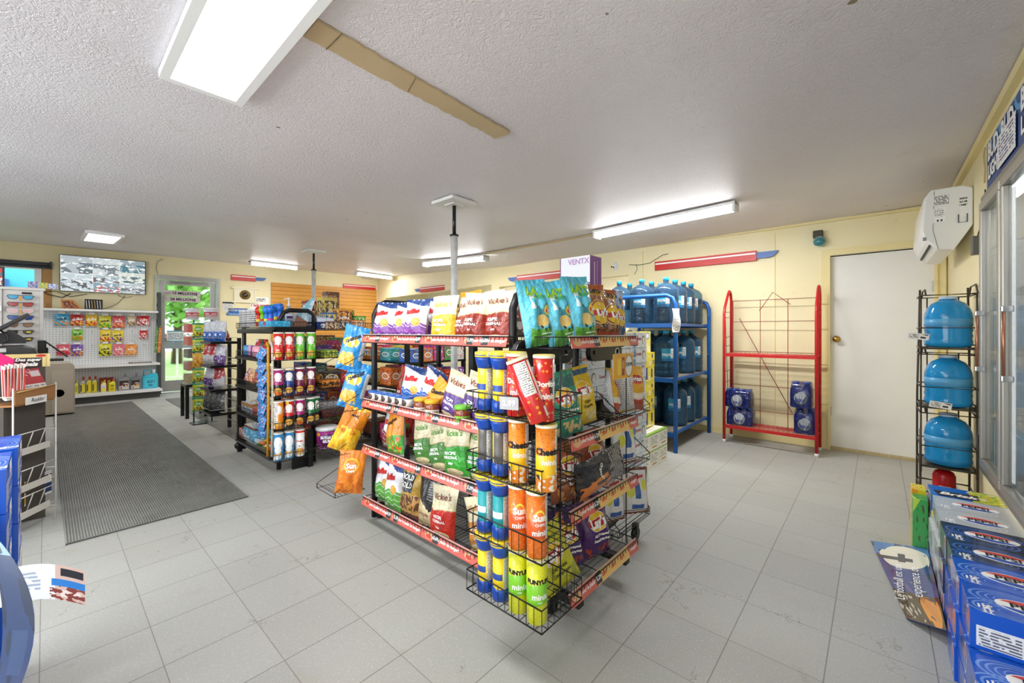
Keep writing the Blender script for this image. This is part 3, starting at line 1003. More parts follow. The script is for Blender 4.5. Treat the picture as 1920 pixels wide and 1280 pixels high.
# ------------------------------------------------------------ glass door cooler set into the right wall
CY0 = -.48
t = tag(empty('door_3', (0, CY0, 0)), 'two glass cooler doors in an aluminium frame', kind='structure')
mb = MB()
x0, x1, z0, z1 = 1.15, 3.56, .43, 2.0
xm = (1.78, 2.40, 2.98)
f = .05
for b in ((x0, z0, x1, z0 + f), (x0, z1 - f, x1, z1), (x0, z0 + f, x0 + f, z1 - f), (x1 - f, z0 + f, x1, z1 - f)):
    mb.box(b[0], -.02, b[1], b[2], .035, b[3])
for x in xm:
    mb.box(x - .012, -.03, z0 + f, x + .012, .02, z1 - f)
mb.build('frame', mat('cooler_frame', '#8f8b82', .35, .6), t, bevel=.004)
ed = sorted(((x0 + f,) + xm + (x1 - f,)))
for i, (a, b) in enumerate(zip(ed, ed[1:])):
    a += .016; b -= .016
    lf = MB()
    w = .045
    for q in ((a, z0 + f, b, z0 + f + w), (a, z1 - f - w, b, z1 - f), (a, z0 + f + w, a + w, z1 - f - w), (b - w, z0 + f + w, b, z1 - f - w)):
        lf.box(q[0], .012, q[1], q[2], .05, q[3])
    leaf = lf.build('door_leaf', mat('cooler_leaf', '#a5a198', .35, .6), t, bevel=.005)
    g = MB(); g.box(a + w, .026, z0 + f + w, b - w, .032, z1 - f - w)
    g.build('pane', mat('cooler_glass', '#f4fbff', .02, trans=1, ior=1.1, alpha=.3), leaf)
    h = MB()
    hx = (1.5, 2.1, 2.72, 3.35)[i]
    h.tube([(hx, .075, 1.03), (hx, .075, 1.33)], .0065, 8)
    hnd = h.build('handle', mat('copper_worn', '#b07b60', .3, .8), leaf)
    for zz in (1.03, 1.33):
        h = MB(); h.box(hx - .008, .045, zz - .014, hx + .008, .083, zz + .014)
        h.build('handle_bracket', M_CHROME, hnd, bevel=.005)
mb = MB()
mb.box(x0, -.75, z0 - .02, x1, -.72, z1)
mb.box(x0, -.72, z0 - .02, x1, -.02, z0)
mb.box(x0, -.72, z1, x1, -.02, z1 + .02)
mb.box(x0 - .02, -.75, z0 - .02, x0, -.02, z1 + .02); mb.box(x1, -.75, z0 - .02, x1 + .02, -.15, z1 + .02)
mb.build('cabinet_lining', mat('cooler_white', '#eef2f3', .4), t)
mb = MB()
for z in (.75, 1.05, 1.35, 1.65):
    for k in range(12):
        mb.tube([(x0 + .02, -.08 - k * .05, z), (x1 - .02, -.08 - k * .05, z)], .004, 4)
mb.build('wire_shelf', M_WHITE, t)
for k, x in enumerate((2.98, 2.40)):
    mb = MB(); mb.box(x - .02, -.06, z0 + .1, x + .02, -.04, z1 - .1)
    mb.build('cooler_lamp', mat('cooler_lamp', '#f4fbff', .5, emit=1.6), t)
area('cooler_light', 2.4, CY0 - .2, 1.94, 2.0, .2, 5, (.95, .98, 1))
# cans and bottles faintly seen inside
def cool_bottle(r, h, col):
    def mk():
        mb = MB()
        mb.lathe([(r * .9, 0), (r, .01), (r, h * .6), (r * .45, h * .85), (r * .4, h)], 14)
        o = mb.build('bottle', mat('cool_' + col[1:], col, .3)); 
        tag(o, cat='bottle')
        m2 = MB(); m2.lathe([(r * .45, h), (r * .45, h + .015)], 12); m2.build('cap', M_WHITE, o)
        return o
    return Proto(mk)
rn = random.Random(11)
for ci, (col, xs) in enumerate((('#8fb4cc', (3.42, 3.33, 3.24)), ('#aac4cf', (2.9, 2.8, 2.7)))):
    pr = cool_bottle(.036, .20, col)
    for zi, z in enumerate((.445, .755, 1.055, 1.355)):
        for xi, x in enumerate(xs):
            if zi == 2 and xi == 1: continue
            pr.put((x, CY0 - .17, z), 0, '%s plastic bottle inside the cooler on its %s shelf, %s from the back' % (('pale blue', 'greyish')[ci], ('bottom', 'second', 'third', 'fourth')[zi], ('first', 'second', 'third')[xi]), 'bottles inside the cooler')

# banner over the cooler
t = empty('beer_banner', (2.72, CY0 + .004, 2.14), PI, 'dark blue banner in big white letters above the cooler doors', 'banner')
mb = MB(); mb.box(-.80, -.012, -.135, .82, 0, .145)
mb.build('sheet', design('banner_print', '#16407f', [('rect', .62, 0, 1, .35, '#3b3634'), ('ring', .12, .95, .1, .2, '#4fa0d8', .6), ('ring', .45, 1, .07, .3, '#4fa0d8', .7), ('stripes', 0, .9, 1, 1, 9, 2, .3, '#2a6cb4'), ('rect', .49, 0, .505, 1, '#0f2d60')], .5), t)
mb = MB()
for i, x in enumerate((-.62, -.30, .08, .46)):
    letter(mb, 'BUD' , .13, flat((x, -.016, .075), (1, 0, 0), (0, 0, 1)), bold=.04)
    letter(mb, 'LIGHT', .105, flat((x + .02, -.016, -.035), (1, 0, 0), (0, 0, 1)), bold=.04)
mb.build('lettering', M_INKW, t)
t = empty('price_notice', (3.02, CY0 + .022, 2.13), PI, 'white sheet of blue print taped over the banner', 'notice')
mb = MB(); mb.box(-.18, -.002, -.08, .18, 0, .08)
mb.build('sheet', design('sheet_print', '#f2f0ee', [('print', .08, .1, .92, .9, 9, '#5a6288')], .6), t)

# ------------------------------------------------------------ air conditioner, horn, wires, emergency lamp, alarm
t = empty('air_conditioner', (4.08, CY0, 0), 0, 'white wall air conditioner in the corner above the door', 'air conditioner')
prof = [(.002, 1.945), (.002, 2.19), (.05, 2.215), (.20, 2.215), (.235, 2.16), (.25, 1.93), (.225, 1.86), (.17, 1.80), (.09, 1.785)]
M = Matrix(((0, 0, 1, 0), (1, 0, 0, 0), (0, 1, 0, 0), (0, 0, 0, 1)))
mb = MB(); mb.prism(prof, 0, .86, 0, M)
mb.build('casing', mat('ac_white', '#ececea', .3), t, bevel=.012)
mb = MB(); mb.bar((.03, .205, 1.838), (.81, .205, 1.838), .006, .028)
mb.build('outlet_slot', mat('slot_dark', '#2a2a2a', .6), t)
mb = MB(); mb.box(-.003, .03, 2.0, 0, .065, 2.13); 
mb.build('vent_marks', design('ac_marks', '#ececea', [('print', 0, .5, 1, 1, 6, '#555555')], .4), t)
mb = MB(); mb.box(-.003, .11, 2.10, 0, .19, 2.17); mb.build('rating_label', design('ac_label', '#f2f2f0', [('print', .05, .05, .95, .95, 7, '#333333')], .5), t)
mb = MB(); mb.box(-.003, .13, 1.98, 0, .19, 2.08); mb.build('rating_label', design('ac_label2', '#f5f5f3', [('print', .1, .4, .9, .95, 7, '#9a9a9a'), ('rect', .3, .08, .45, .22, '#333333'), ('rect', .6, .08, .75, .22, '#333333')], .5), t)
mb = MB(); mb.tube([(-.004, .07, 2.02), (-.004, .07, 1.965), (-.004, .03, 1.965), (-.004, .03, 2.02)], .003, 5)
mb.build('seam_loop', mat('seam_grey', '#4a4a48', .5), t)
mb = MB(); mb.box(-.003, .222, 1.865, 0, .24, 1.89); mb.build('badge', mat('badge_grey', '#8b8f8c', .4), t)
mb = MB(); mb.tube([(-.002, .165, 1.80), (-.002, .19, 1.93), (-.002, .185, 2.2)], .0012, 4); mb.build('seam', mat('seam_grey', '#4a4a48'), t)

t = empty('door_sensor', (3.80, CY0, 1.765), 0, 'dark grey box sensor on the wall left of the cooler', 'sensor')
mb = MB(); mb.box(-.05, .004, -.06, .03, .045, .05); mb.build('body', mat('sensor_grey', '#5b5a55', .5), t, bevel=.006)
mb = MB(); mb.tube([(-.02, .02, .05), (-.05, .015, .09), (-.14, .006, .10), (-.15, .006, .3)], .003, 5); mb.build('wire', M_BLACKP, t)
tag(MB().tube([(3.62, CY0 + .01, 2.30), (3.66, CY0 + .01, 2.26), (3.62, CY0 + .01, 2.18), (3.64, CY0 + .01, 2.10)], .004, 5).build('cable', mat('cable_cream', '#b9a878', .6)), 'thin painted cable beside the cooler banner', 'cable')

t = empty('emergency_lamp', (bwx(.47), .47, 2.25), RB, 'small black fixture holding a round blue-green lamp above the door', 'lamp')
mb = MB(); mb.box(-.04, -.07, -.035, .045, 0, .04); mb.build('fixture', mat('fixture_dark', '#3e3830', .4), t, bevel=.008)
mb = MB(); mb.lathe([(.0, -.01), (.05, -.005), (.055, .012), (.03, .035), (.012, .045)], 24, (.015, -.065, -.075), axis='y')
mb.build('lens', mat('teal_glass', '#4d9aa6', .1, trans=.4), t)
mb = MB(); mb.tube([(.015, -.06, -.035), (.015, -.06, -.06)], .008, 8); mb.build('bulb', M_CHROME, t)

t = empty('smoke_alarm', (bwx(2.83), 2.83, 2.165), RB, 'round white alarm on the wall right of the purple carton', 'alarm')
mb = MB(); mb.lathe([(0, 0), (.065, 0), (.065, .02), (.05, .035), (0, .037)], 28, (0, 0, 0), axis='y'); mb.build('cover', M_WHITE, t)
mb = MB(); mb.box(-.03, -.038, -.022, -.012, -.03, -.004); mb.box(.0, -.038, -.03, .02, -.03, -.015); mb.build('slots', M_BLACKP, t)
tag(MB().tube([(bwx(2.4) - .01, 2.6, 2.16), (bwx(2.4) - .01, 2.45, 2.14), (bwx(2.4) - .01, 2.3, 2.15), (bwx(2.2) - .01, 2.12, 2.24), (bwx(2.2) - .01, 2.05, 2.245)], .004, 5).build('cable', M_BLACKP), 'loose black wire curling over the opening corner', 'cable')
tag(MB().tube([(bwx(2.4) - .008, 2.49, 2.15), (bwx(2.4) - .008, 2.48, 2.08), (bwx(2.4) - .008, 2.52, 2.02)], .003, 5).build('cable', M_BLACKP), 'short wire hanging below the loose black wire', 'cable')

# flat tan hanging frame seen in the next room, and a red notice
t = tag(MB().box(-.09, -.02, -.17, .09, 0, .17).build('picture_frame', design('hall_frame', '#6f6a62', [('rect', .15, .1, .85, .9, '#a8a39a')], .4)), 'small grey framed picture in the room beyond the openings', 'picture')
t.location = (7.95, 11.18, 1.98); t.rotation_euler = (0, 0, 0)
t = tag(MB().box(-.25, -.02, -.09, .25, 0, .09).build('wall_sign', design('hall_red', '#c23434', [('band', .6, .75, '#f0e8e6')], .4)), 'small red notice with pale stripe in the next room', 'sign')
t.location = (8.03, 4.6, 1.95); t.rotation_euler = (0, 0, RB)
# ------------------------------------------------------------ floor mats
def ribbed_mat(x0, y0, x1, y1, label, gap=.0125, h=.006):
    mb = MB()
    n = int((x1 - x0) / gap)
    g = (x1 - x0) / n
    pr = [(x0, 0)]
    for i in range(n):
        a = x0 + i * g
        pr += [(a + g * .12, .0035), (a + g * .3, h + .0035), (a + g * .7, h + .0035), (a + g * .88, .0035)]
    pr += [(x1, 0)]
    ny = 24
    vs = []
    for j in range(ny + 1):
        y = y0 + (y1 - y0) * j / ny
        for (x, z) in pr:
            w = .006 * max(0, noise.noise((x * 1.2, y * .9, 3)) - .1) if z else 0
            vs.append((x, y, z + w))
    k = len(pr)
    fs = [(j * k + i, j * k + i + 1, (j + 1) * k + i + 1, (j + 1) * k + i) for j in range(ny) for i in range(k - 1)]
    mb.add(vs, fs)
    o = mb.build('floor_mat', mat('mat_rubber', '#8c8c86', .38, var=.3, vscale=6))
    return tag(o, label, 'mat')
ribbed_mat(.075, 3.50, 1.0, 9.72, 'large grey ribbed runner mat leading to the shelves')
ribbed_mat(1.43, 5.26, 2.35, 9.6, 'smaller dark ribbed mat by the entrance display stands')

# ------------------------------------------------------------ red wire rack
M_RED = mat('red_paint', '#c92222', .35, var=.08, vscale=9)
M_REDW = mat('red_wire', '#8e2f26', .5)
t = empty('red_wire_rack', (5.0, .86, 0), RB, 'red steel rack holding a few water packs against the cream wall', 'rack')
W, D = .415, .30            # local x to the right (towards -Y), local y into the wall
for s in (-1, 1):
    mb = MB()
    mb.tube([(s * W, 0, .03), (s * W, 0, 1.42), (s * W, .03, 1.50), (s * W, .17, 1.66), (s * W, .21, 1.69), (s * W, .25, 1.685), (s * W, .28, 1.65), (s * W, D, 1.58), (s * W, D, .03)], .015, 8)
    mb.build('side_frame', M_RED, t)
    for yy in (0, D):
        mb = MB(); mb.lathe([(.017, 0), (.017, .035)], 10, (s * W, yy, 0)); mb.build('foot', M_WHITE, t)
    mb = MB()
    for z in (.28, .68, .80, 1.08, 1.18, 1.40, 1.46):
        mb.tube([(s * W, 0, z), (s * W * .98, .10, z - .02), (s * W, D, z)], .003, 5)
    mb.tube([(s * W, .05, 1.4), (s * W * .97, .1, .5)], .003, 5)
    mb.build('side_wires', M_REDW, t)
mb = MB()
for z in (.12, .34, .62, 1.0, 1.34, 1.58):
    mb.tube([(-W, D, z), (W, D, z)], .0035, 5)
for x in (-W + .02, -.12, .14):
    mb.tube([(x, D, .1), (x, D, 1.58)], .0035, 5)
mb.tube([(-.33, D, 1.38), (.18, D, .35)], .004, 5)
mb.tube([(-.13, D, 1.46), (0, D, 1.66), (.16, D, 1.52)], .004, 5)
mb.build('back_wires', M_REDW, t)
for z in (.195, .985):
    sh = MB()
    sh.box(-W, -.012, z - .03, W, .004, z)
    sh.box(-W, D - .02, z - .03, W, D - .008, z)
    sh.build('shelf', M_RED, t)
    w = MB()
    for k in range(19):
        x = -W + .02 + k * (2 * W - .04) / 18
        w.tube([(x, 0, z + .002), (x, D - .01, z + .002)], .003, 5)
    for k in range(6):
        w.tube([(-W, .03 + k * .047, z - .002), (W, .03 + k * .047, z - .002)], .003, 5)
    w.build('shelf_wires', mat('red_shelf_wire', '#d6685c', .4), t)

# shrink-wrapped water packs: bottles inside a film
def bottle_profile(r, h):
    return [(r * .55, 0), (r * .92, .006), (r, .02), (r, h * .18), (r * .94, h * .21), (r, h * .24), (r, h * .34), (r * .94, h * .37), (r, h * .40), (r, h * .60),
            (r * .85, h * .70), (r * .42, h * .86), (r * .40, h * .90)]
def water_pack(nx, ny, r, h, name='water_pack'):
    def mk():
        root = empty(name, (0, 0, 0), 0, None, 'water pack')
        mbb = MB(); mbb.lathe(bottle_profile(r, h), 14)
        mbl = MB(); mbl.lathe([(r * 1.015, h * .40), (r * 1.015, h * .58)], 14)
        mbc = MB(); mbc.lathe([(r * .45, h * .88), (r * .47, h * .97), (0, h * .97)], 12)
        bm_, lm, cm = mbb.mesh('bottle', mat('water_blue_dark', '#0a1a60', .15, coat=.3)), mbl.mesh('label', mat('label_navy', '#14225a', .4)), mbc.mesh('cap', mat('cap_blue', '#2a62c8', .4))
        for i in range(nx):
            for j in range(ny):
                o = bpy.data.objects.new('bottle', bm_); COL.objects.link(o); o.parent = root
                o.location = ((i - (nx - 1) / 2) * r * 2.02, (j - (ny - 1) / 2) * r * 2.02, 0)
                for nm, me in (('label', lm), ('cap', cm)):
                    q = bpy.data.objects.new(nm, me); COL.objects.link(q); q.parent = o
        w, d = nx * r * 1.02 + .002, ny * r * 1.02 + .002
        f = MB()
        sec = [(w, d, .0), (w * 1.01, d * 1.02, .02), (w * 1.0, d, h * .3), (w * 1.01, d * 1.01, h * .58), (w * .96, d * .93, h * .75), (w * .86, d * .75, h * .95), (w * .8, d * .4, h * .985)]
        n = 40
        vs = []
        for (a, b, z) in sec:
            for k in range(n):
                th = 2 * PI * k / n
                ca, sa = math.cos(th), math.sin(th)
                e = .25
                x = a * math.copysign(abs(ca) ** e, ca); y = b * math.copysign(abs(sa) ** e, sa)
                q = 1 - .035 * abs(math.sin(th * nx)) + .012 * noise.noise((x * 30, y * 30, z * 40))
                vs.append((x * q, y * q, z))
        fs = [(i * n + k, i * n + (k + 1) % n, (i + 1) * n + (k + 1) % n, (i + 1) * n + k) for i in range(len(sec) - 1) for k in range(n)]
        fs.append(tuple((len(sec) - 1) * n + k for k in range(n)))
        f.add(vs, fs, 0, None, True)
        f.build('shrink_film', mat('film', '#16246e', .12, alpha=.55, coat=1, bump=.6, bscale=40), root)
        for s in (-1, 1):
            pr = MB()
            pr.lathe([(0, 0), (.055, 0)], 24, (0, 0, 0), axis='y')
            lo = pr.build('oval_print', mat('film_white', '#e9eef6', .4, alpha=.8), root)
            lo.location = (0, s * (d * 1.02 + .002), h * .38); lo.scale = (1, 1, 1.15)
            if s > 0: lo.rotation_euler = (0, 0, PI)
            sg = MB(); letter(sg, 'ESKA', .03, flat((0, -.002, -.02), (1, 0, 0), (0, 0, 1)), bold=.03)
            sg.build('lettering', M_INKB, lo)
        return root
    return Proto(mk)
pk = water_pack(4, 3, .0325, .20)
zs = .200
pk.put((5.13, 1.135, zs), RB + .04, 'blue water pack on the lower left of the red rack, bottom of two')
pk.put((5.12, 1.15, zs + .197), RB - .03, 'blue water pack stacked on another at left of red rack')
pk2 = water_pack(2, 2, .046, .265, 'water_pack')
pk2.put((5.12, .545, zs), RB, 'tall blue bottle pack standing on the right of the red rack')
pk2.put((5.10, .575, zs + .262), RB, 'tall blue bottle pack tilted on top of another, right of red rack')

# ------------------------------------------------------------ blue rack with water jugs
M_BLUE = mat('blue_paint', '#1c62b4', .4, var=.1, vscale=7)
X0, X1, Y0, Y1 = 4.23, 5.34, 1.53, 2.42
t = empty('blue_jug_rack', ((X0 + X1) / 2, (Y0 + Y1) / 2, 0), 0, 'blue tubular rack of three shelves holding big water jugs', 'rack')
ox, oy = (X0 + X1) / 2, (Y0 + Y1) / 2
for x in (X0, X1):
    mb = MB()
    mb.tube([(x - ox, Y0 - oy, 0), (x - ox, Y0 - oy, 1.50), (x - ox, Y0 + .03 - oy, 1.57), (x - ox, Y0 + .09 - oy, 1.60), (x - ox, Y1 - .09 - oy, 1.60), (x - ox, Y1 - .03 - oy, 1.57), (x - ox, Y1 - oy, 1.5), (x - ox, Y1 - oy, 0)], .022, 10)
    mb.build('side_frame', M_BLUE, t)
for i, z in enumerate((.195, .75, 1.315)):
    mb = MB()
    mb.box(X0 - ox, Y0 + .01 - oy, z - .045, X0 + .03 - ox, Y1 - oy, z)
    mb.box(X1 - .03 - ox, Y0 + .01 - oy, z - .045, X1 - ox, Y1 - oy, z)
    mb.box(X0 + .03 - ox, Y0 + .02 - oy, z - .03, X1 - .03 - ox, Y0 + .05 - oy, z - .004)
    mb.box(X0 + .03 - ox, Y1 - .04 - oy, z - .03, X1 - .03 - ox, Y1 - .01 - oy, z - .004)
    s = mb.build('shelf_frame', M_BLUE, t)
    mb = MB(); mb.box(X0 + .02 - ox, Y0 + .04 - oy, z - .004, X1 - .02 - ox, Y1 - .03 - oy, z)
    mb.build('shelf_board', mat('worn_board', '#a39a8c', .7, var=.2), t)
for z in (1.42, .95, .42):
    mb = MB(); mb.tube([(X1 - .1 - ox, Y0 - .0 - oy, z), (X1 - ox, Y0 - oy, z)], .004, 5)
    mb.build('stay', M_STEEL, t)
JW = mat('jug_plastic', '#7fb0d8', .06, trans=.88, ior=1.2, coat=.3)
JD = mat('jug_plastic_filled', '#41749c', .10, trans=.6, ior=1.25, coat=.3)
def jug(filled):
    def mk():
        root = empty('water_jug', (0, 0, 0), 0, None, 'water jug')
        r = .1285
        prof = [(.0, .012), (r * .6, .008), (r * .9, 0), (r, .02), (r, .055), (r * .965, .07), (r, .085), (r, .13), (r * .965, .145), (r, .16), (r, .21), (r * .965, .225), (r, .24), (r, .31),
                (r * .97, .325), (r, .335), (r * .93, .365), (r * .70, .40), (r * .36, .425), (.026, .435), (.024, .455)]
        mb = MB(); mb.lathe(prof, 28)
        mb.build('body', JD if filled else JW, root)
        mb = MB(); mb.lathe([(.029, .452), (.030, .485), (.027, .490), (0, .490)], 20)
        mb.build('cap', mat('cap_cyan', '#2aa0cc', .35), root)
        n = MB(); n.lathe([(.027, .43), (.027, .452)], 16); n.build('neck', JW, root)
        h = MB(); h.tube([(0, -r * .90, .19), (0, -r * .955, .20), (0, -r * .955, .29), (0, -r * .90, .30)], .010, 8)
        h.build('handle', JD, root)
        lb = MB()
        lb.grid(lambda u, v: (r * 1.012 * math.sin((u - .5) * 1.0 + .75), -r * 1.012 * math.cos((u - .5) * 1.0 + .75), .17 + .13 * v), 10, 1)
        l = lb.build('label', design('jug_label', '#2f9cc6', [('rect', .72, 0, 1, 1, '#eef2f4'), ('print', .75, .08, .97, .92, 12, '#555c66'), ('band', .0, .22, '#1f6fa6')], .4), root)
        tb = MB()
        letter(tb, 'naya', .045, lambda x, y: (r * 1.018 * math.sin(x / r + .62), -r * 1.018 * math.cos(x / r + .62), .24 + y), bold=.03)
        tb.build('lettering', M_INKW, l)
        return root
    return Proto(mk)
je, jf = jug(False), jug(True)
G = 'big water jugs on the blue rack'
rows = 'nearest', 'second', 'third'
cols_ = 'left end', 'second from the left', 'third from the left', 'wall end'
XS, YS = (4.392, 4.656, 4.920, 5.182), (1.69, 1.96, 2.23)
rn = random.Random(21)
for zi, z in enumerate((1.316, .751, .196)):
    for yi, y in enumerate(YS):
        for xi, x in enumerate(XS):
            if zi == 1 and (yi, xi) in ((0, 1),): continue
            if zi == 2 and (yi, xi) in ((0, 0),): continue
            p = je if zi == 0 else jf
            p.put((x, y, z), -2.0 + rn.uniform(-.35, .6),
                  '%s water jug, %s shelf of blue rack, %s row, %s' % ('clear' if zi == 0 else 'dark', ('top', 'middle', 'bottom')[zi], rows[yi], cols_[xi]), G)
t = empty('hang_tag', (X0 - .028, Y0 - .01, 1.33), -.6, 'long crumpled white tag hanging on the blue rack post', 'tag')
mb = MB()
mb.grid(lambda u, v: ((u - .5) * .085, -.012 + .012 * math.sin(v * 7 + u * 2), .24 * (v - .45)), 4, 12)
mb.build('sheet', design('tag_print', '#eceae6', [('print', .1, .5, .9, .9, 18, '#a9a9a9'), ('blob', .1, .05, .9, .3, 18, .55, '#6a6460')], .6), t)

# ------------------------------------------------------------ wire stand with three round jugs by the cooler
M_WS = mat('bronze_wire', '#4c453c', .35, .4)
t = empty('wire_jug_stand', (3.93, -.335, 0), 0, 'dark wire stand of tilted tiers holding three blue jugs by the cooler', 'rack')
w2, d2 = .16, .125      # half size: x along the wall, y away from it
for s in (-1, 1):
    mb = MB(); mb.tube([(w2, s * d2, .02), (w2 * .8, s * d2, .8), (w2 * .62, s * d2 * .9, 1.52)], .006, 6)
    mb.tube([(-w2, s * d2, .02), (-w2 * .95, s * d2, .6)], .006, 6)
    mb.build('upright', M_WS, t)
for i, z in enumerate((.365, .745, 1.125)):
    k = MB()
    for zz, sx in ((z, 1), (z + .13, 1), (z + .34, .95)):
        k.tube([(-w2 * sx, -d2, zz), (-w2 * sx, d2, zz), (w2 * sx, d2, zz), (w2 * sx, -d2, zz)], .005, 6, closed=True)
    for s in (-1, 1):
        k.tube([(-w2, s * d2 * .98, z - .04), (-w2 * .96, s * d2 * .98, z + .34)], .005, 6)
        k.tube([(w2 * .9, s * d2 * .6, z), (w2 * .9, s * d2 * .6, z + .34)], .004, 6)
    k.tube([(-w2, -d2, z + .34), (-w2 * .6, -d2, z + .40), (w2 * .6, -d2, z + .40), (w2, -d2, z + .34)], .005, 6)
    k.tube([(-w2, d2 * .8, z + .34), (-w2 * .6, d2 * .8, z + .38), (w2 * .6, d2 * .8, z + .38), (w2, d2 * .8, z + .34)], .005, 6)
    k.build('basket', M_WS, t)
    mb = MB(); mb.box(-w2, -d2, z - .008, w2, d2, z - .002); mb.build('tray', M_WS, t)
mb = MB()
for zz in (.03, .2):
    mb.tube([(-w2, -d2, zz), (-w2, d2, zz), (w2, d2, zz), (w2, -d2, zz)], .006, 6, closed=True)
mb.build('base_frame', M_WS, t)
def round_jug():
    root = empty('water_jug', (0, 0, 0), 0, None, 'water jug')
    r = .112
    prof = [(0, .006), (r * .7, .0), (r * .97, .012), (r, .03)]
    for k in range(8):
        z = .04 + k * .018
        prof += [(r * (.965 if k % 2 else 1), z)]
    prof += [(r, .19), (r * .97, .22), (r * .88, .255), (r * .70, .285), (r * .45, .303), (.04, .308), (.04, .318)]
    mb = MB(); mb.lathe(prof, 28)
    mb.build('body', mat('jug_cyan', '#2aa6f2', .08, trans=.45, ior=1.25, coat=.5), root)
    mb = MB(); mb.lathe([(.043, .312), (.043, .332), (0, .333)], 24); mb.build('cap', mat('cap_pale', '#c9dcee', .4), root)
    mb = MB(); mb.lathe([(r * 1.006, .135), (r * 1.008, .185)], 28); mb.build('label_band', mat('jug_band', '#7cc8f0', .3, alpha=.5), root)
    return root
rj = Proto(round_jug)
for z, nm in ((.368, 'lowest'), (.748, 'middle'), (1.128, 'top')):
    rj.put((3.90, -.345, z), rn.uniform(0, 6), 'round bright blue water jug in the %s tier of the wire stand' % nm, 'round jugs in the wire stand')
for (y, z, lb, x) in ((-.30, .765, 'white price card clipped below the middle jug', -.17), (-.20, 1.20, 'small white card sticking out from the top tier', -.175)):
    o = tag(MB().box(-.003, -.05, -.02, 0, .05, .02).build('price_card', design('card_' + lb[:5] + str(int(z * 100)), '#eeeae2', [('print', .08, .15, .5, .85, 5, '#555555'), ('print', .6, .1, .95, .9, 2, '#222222')], .5)), lb, 'price card')
    o.location = (3.93 + x, y, z); o.rotation_euler = (.12, 0, 0)
t = empty('fire_extinguisher', (3.93, -.33, .034), 0, 'red cylinder standing under the lowest jug of the wire stand', 'extinguisher')
mb = MB(); mb.lathe([(.045, 0), (.055, .01), (.055, .25), (.045, .275), (.02, .29), (0, .292)], 24); mb.build('cylinder', mat('fire_red', '#b5121b', .3), t)
mb = MB(); mb.grid(lambda u, v: (-.057 * math.cos((u - .5) * 1.0), -.057 * math.sin((u - .5) * 1.0) + 0, .10 + .09 * v), 8, 1)
mb.build('label', design('ext_label', '#efe9e4', [('print', .1, .1, .9, .9, 8, '#777777')], .5), t)
mb = MB(); mb.tube([(0, 0, .28), (0, 0, .31), (.03, 0, .32)], .01, 8); mb.build('valve', M_BLACKP, t)
# ------------------------------------------------------------ cartons of canned drinks
def carton(w, d, h, faces, name, cat, extra=None, bevel=.004):
    """faces: materials -x +x -y +y -z +z"""
    def mk():
        mb = MB()
        mb.box(-w / 2, -d / 2, 0, w / 2, d / 2, h, [0, 1, 2, 3, 4, 5])
        o = mb.build(name, faces)
        tag(o, cat=cat)
        if extra: extra(o, w, d, h)
        return o
    return Proto(mk)

def arcs(base, line, oval=True, top2='#d9dee6'):
    sh = []
    for cx, cy in ((.22, .62), (.62, .55)):
        for k in range(5):
            sh.append(('ring', cx, cy, .30 - .05 * k, .42 - .07 * k, line, .93))
    return sh
PB, PBD, PS = '#1257c8', '#23324f', '#c4c8cc'
def logo_part(o, w, d, h, sc=1.0, dark=False, lo=(.0, 0)):
    """oval badge lying on the top face, read from the -x side"""
    cx, cy = lo
    rx, ry = .045 * sc, .078 * sc
    def disc(a0, a1, inset, z):
        k = 20
        return [(cx + (rx - inset) * math.sin(a0 + (a1 - a0) * i / k), cy + (ry - inset) * math.cos(a0 + (a1 - a0) * i / k)) for i in range(k + 1)]
    mb = MB(); mb.prism(disc(2 * PI, 0, 0, 0)[:-1], h + .0006, h + .0012)
    b = mb.build('badge', M_INKW, o)
    mb = MB(); mb.prism(disc(.86 * PI, .14 * PI, .005, 0), h + .0014, h + .0018); mb.build('badge_red', mat('badge_red', '#d8413c', .4), b)
    mb = MB(); mb.prism(disc(1.86 * PI, 1.14 * PI, .005, 0), h + .0014, h + .0018); mb.build('badge_blue', mat('badge_blue', '#2d55b0', .4), b)
    mb = MB(); letter(mb, 'PEPSI', .042 * sc, lambda x, y: Vector((cx - y, cy + x * -1, h + .0024)) if False else Vector((cx + y, cy - x, h + .0024)), bold=.03)
    mb.build('lettering', M_INK, b)

def cola_faces(key, base, line, side_extra=()):
    top = design('carton_top_' + key, base, arcs(base, line) + [('rect', 0, .80, .30, .90, '#e9edf2'), ('print', .02, .80, .3, .90, 22, base)], .22, coat=.3)
    side = design('carton_side_' + key, base, [('ell', .78, .5, .12, .42, '#e8ecf4'), ('ell', .78, .62, .1, .22, '#d0454a'), ('ell', .78, .36, .09, .2, '#2d55b0'), ('rect', .36, .35, .5, .65, '#1a1a1c')] + list(side_extra), .25, coat=.3)
    end = design('carton_end_' + key, base, [('rect', .05, .1, .42, .62, '#eef0f2'), ('print', .07, .12, .40, .58, 13, '#666b78'), ('rect', .48, .42, .98, .62, '#eef0f2'), ('print', .48, .44, .98, .6, 16, '#5a6070'), ('print', .5, .1, .98, .3, 14, '#cfd8ea')], .25, coat=.3)
    return top, side, end
def mk_cola(key, base, line):
    top, side, end = cola_faces(key, base, line)
    def ex(o, w, d, h):
        logo_part(o, w, d, h, 1.0, lo=(0, -.01))
        mb = MB()
        letter(mb, 'PEPSI', .042, flat((-w / 2 - .0012, -.03, h * .80), (0, -1, 0), (0, 0, 1)), bold=.05)
        mb.build('lettering', M_INKW, o)
        mb = MB()
        letter(mb, '12', .03, flat((-w / 2 + .035, d / 2 - .03, h + .0012), (0, -1, 0), (1, 0, 0)), bold=.04)
        mb.build('lettering', M_INKW, o)
    return carton(.197, .262, .1205, [end, end, side, side, side, top], 'drink_carton', 'drink carton', ex)
C_blue = mk_cola('blue', PB, '#6f9be6')
C_dark = mk_cola('dark', PBD, '#3f6fc4')
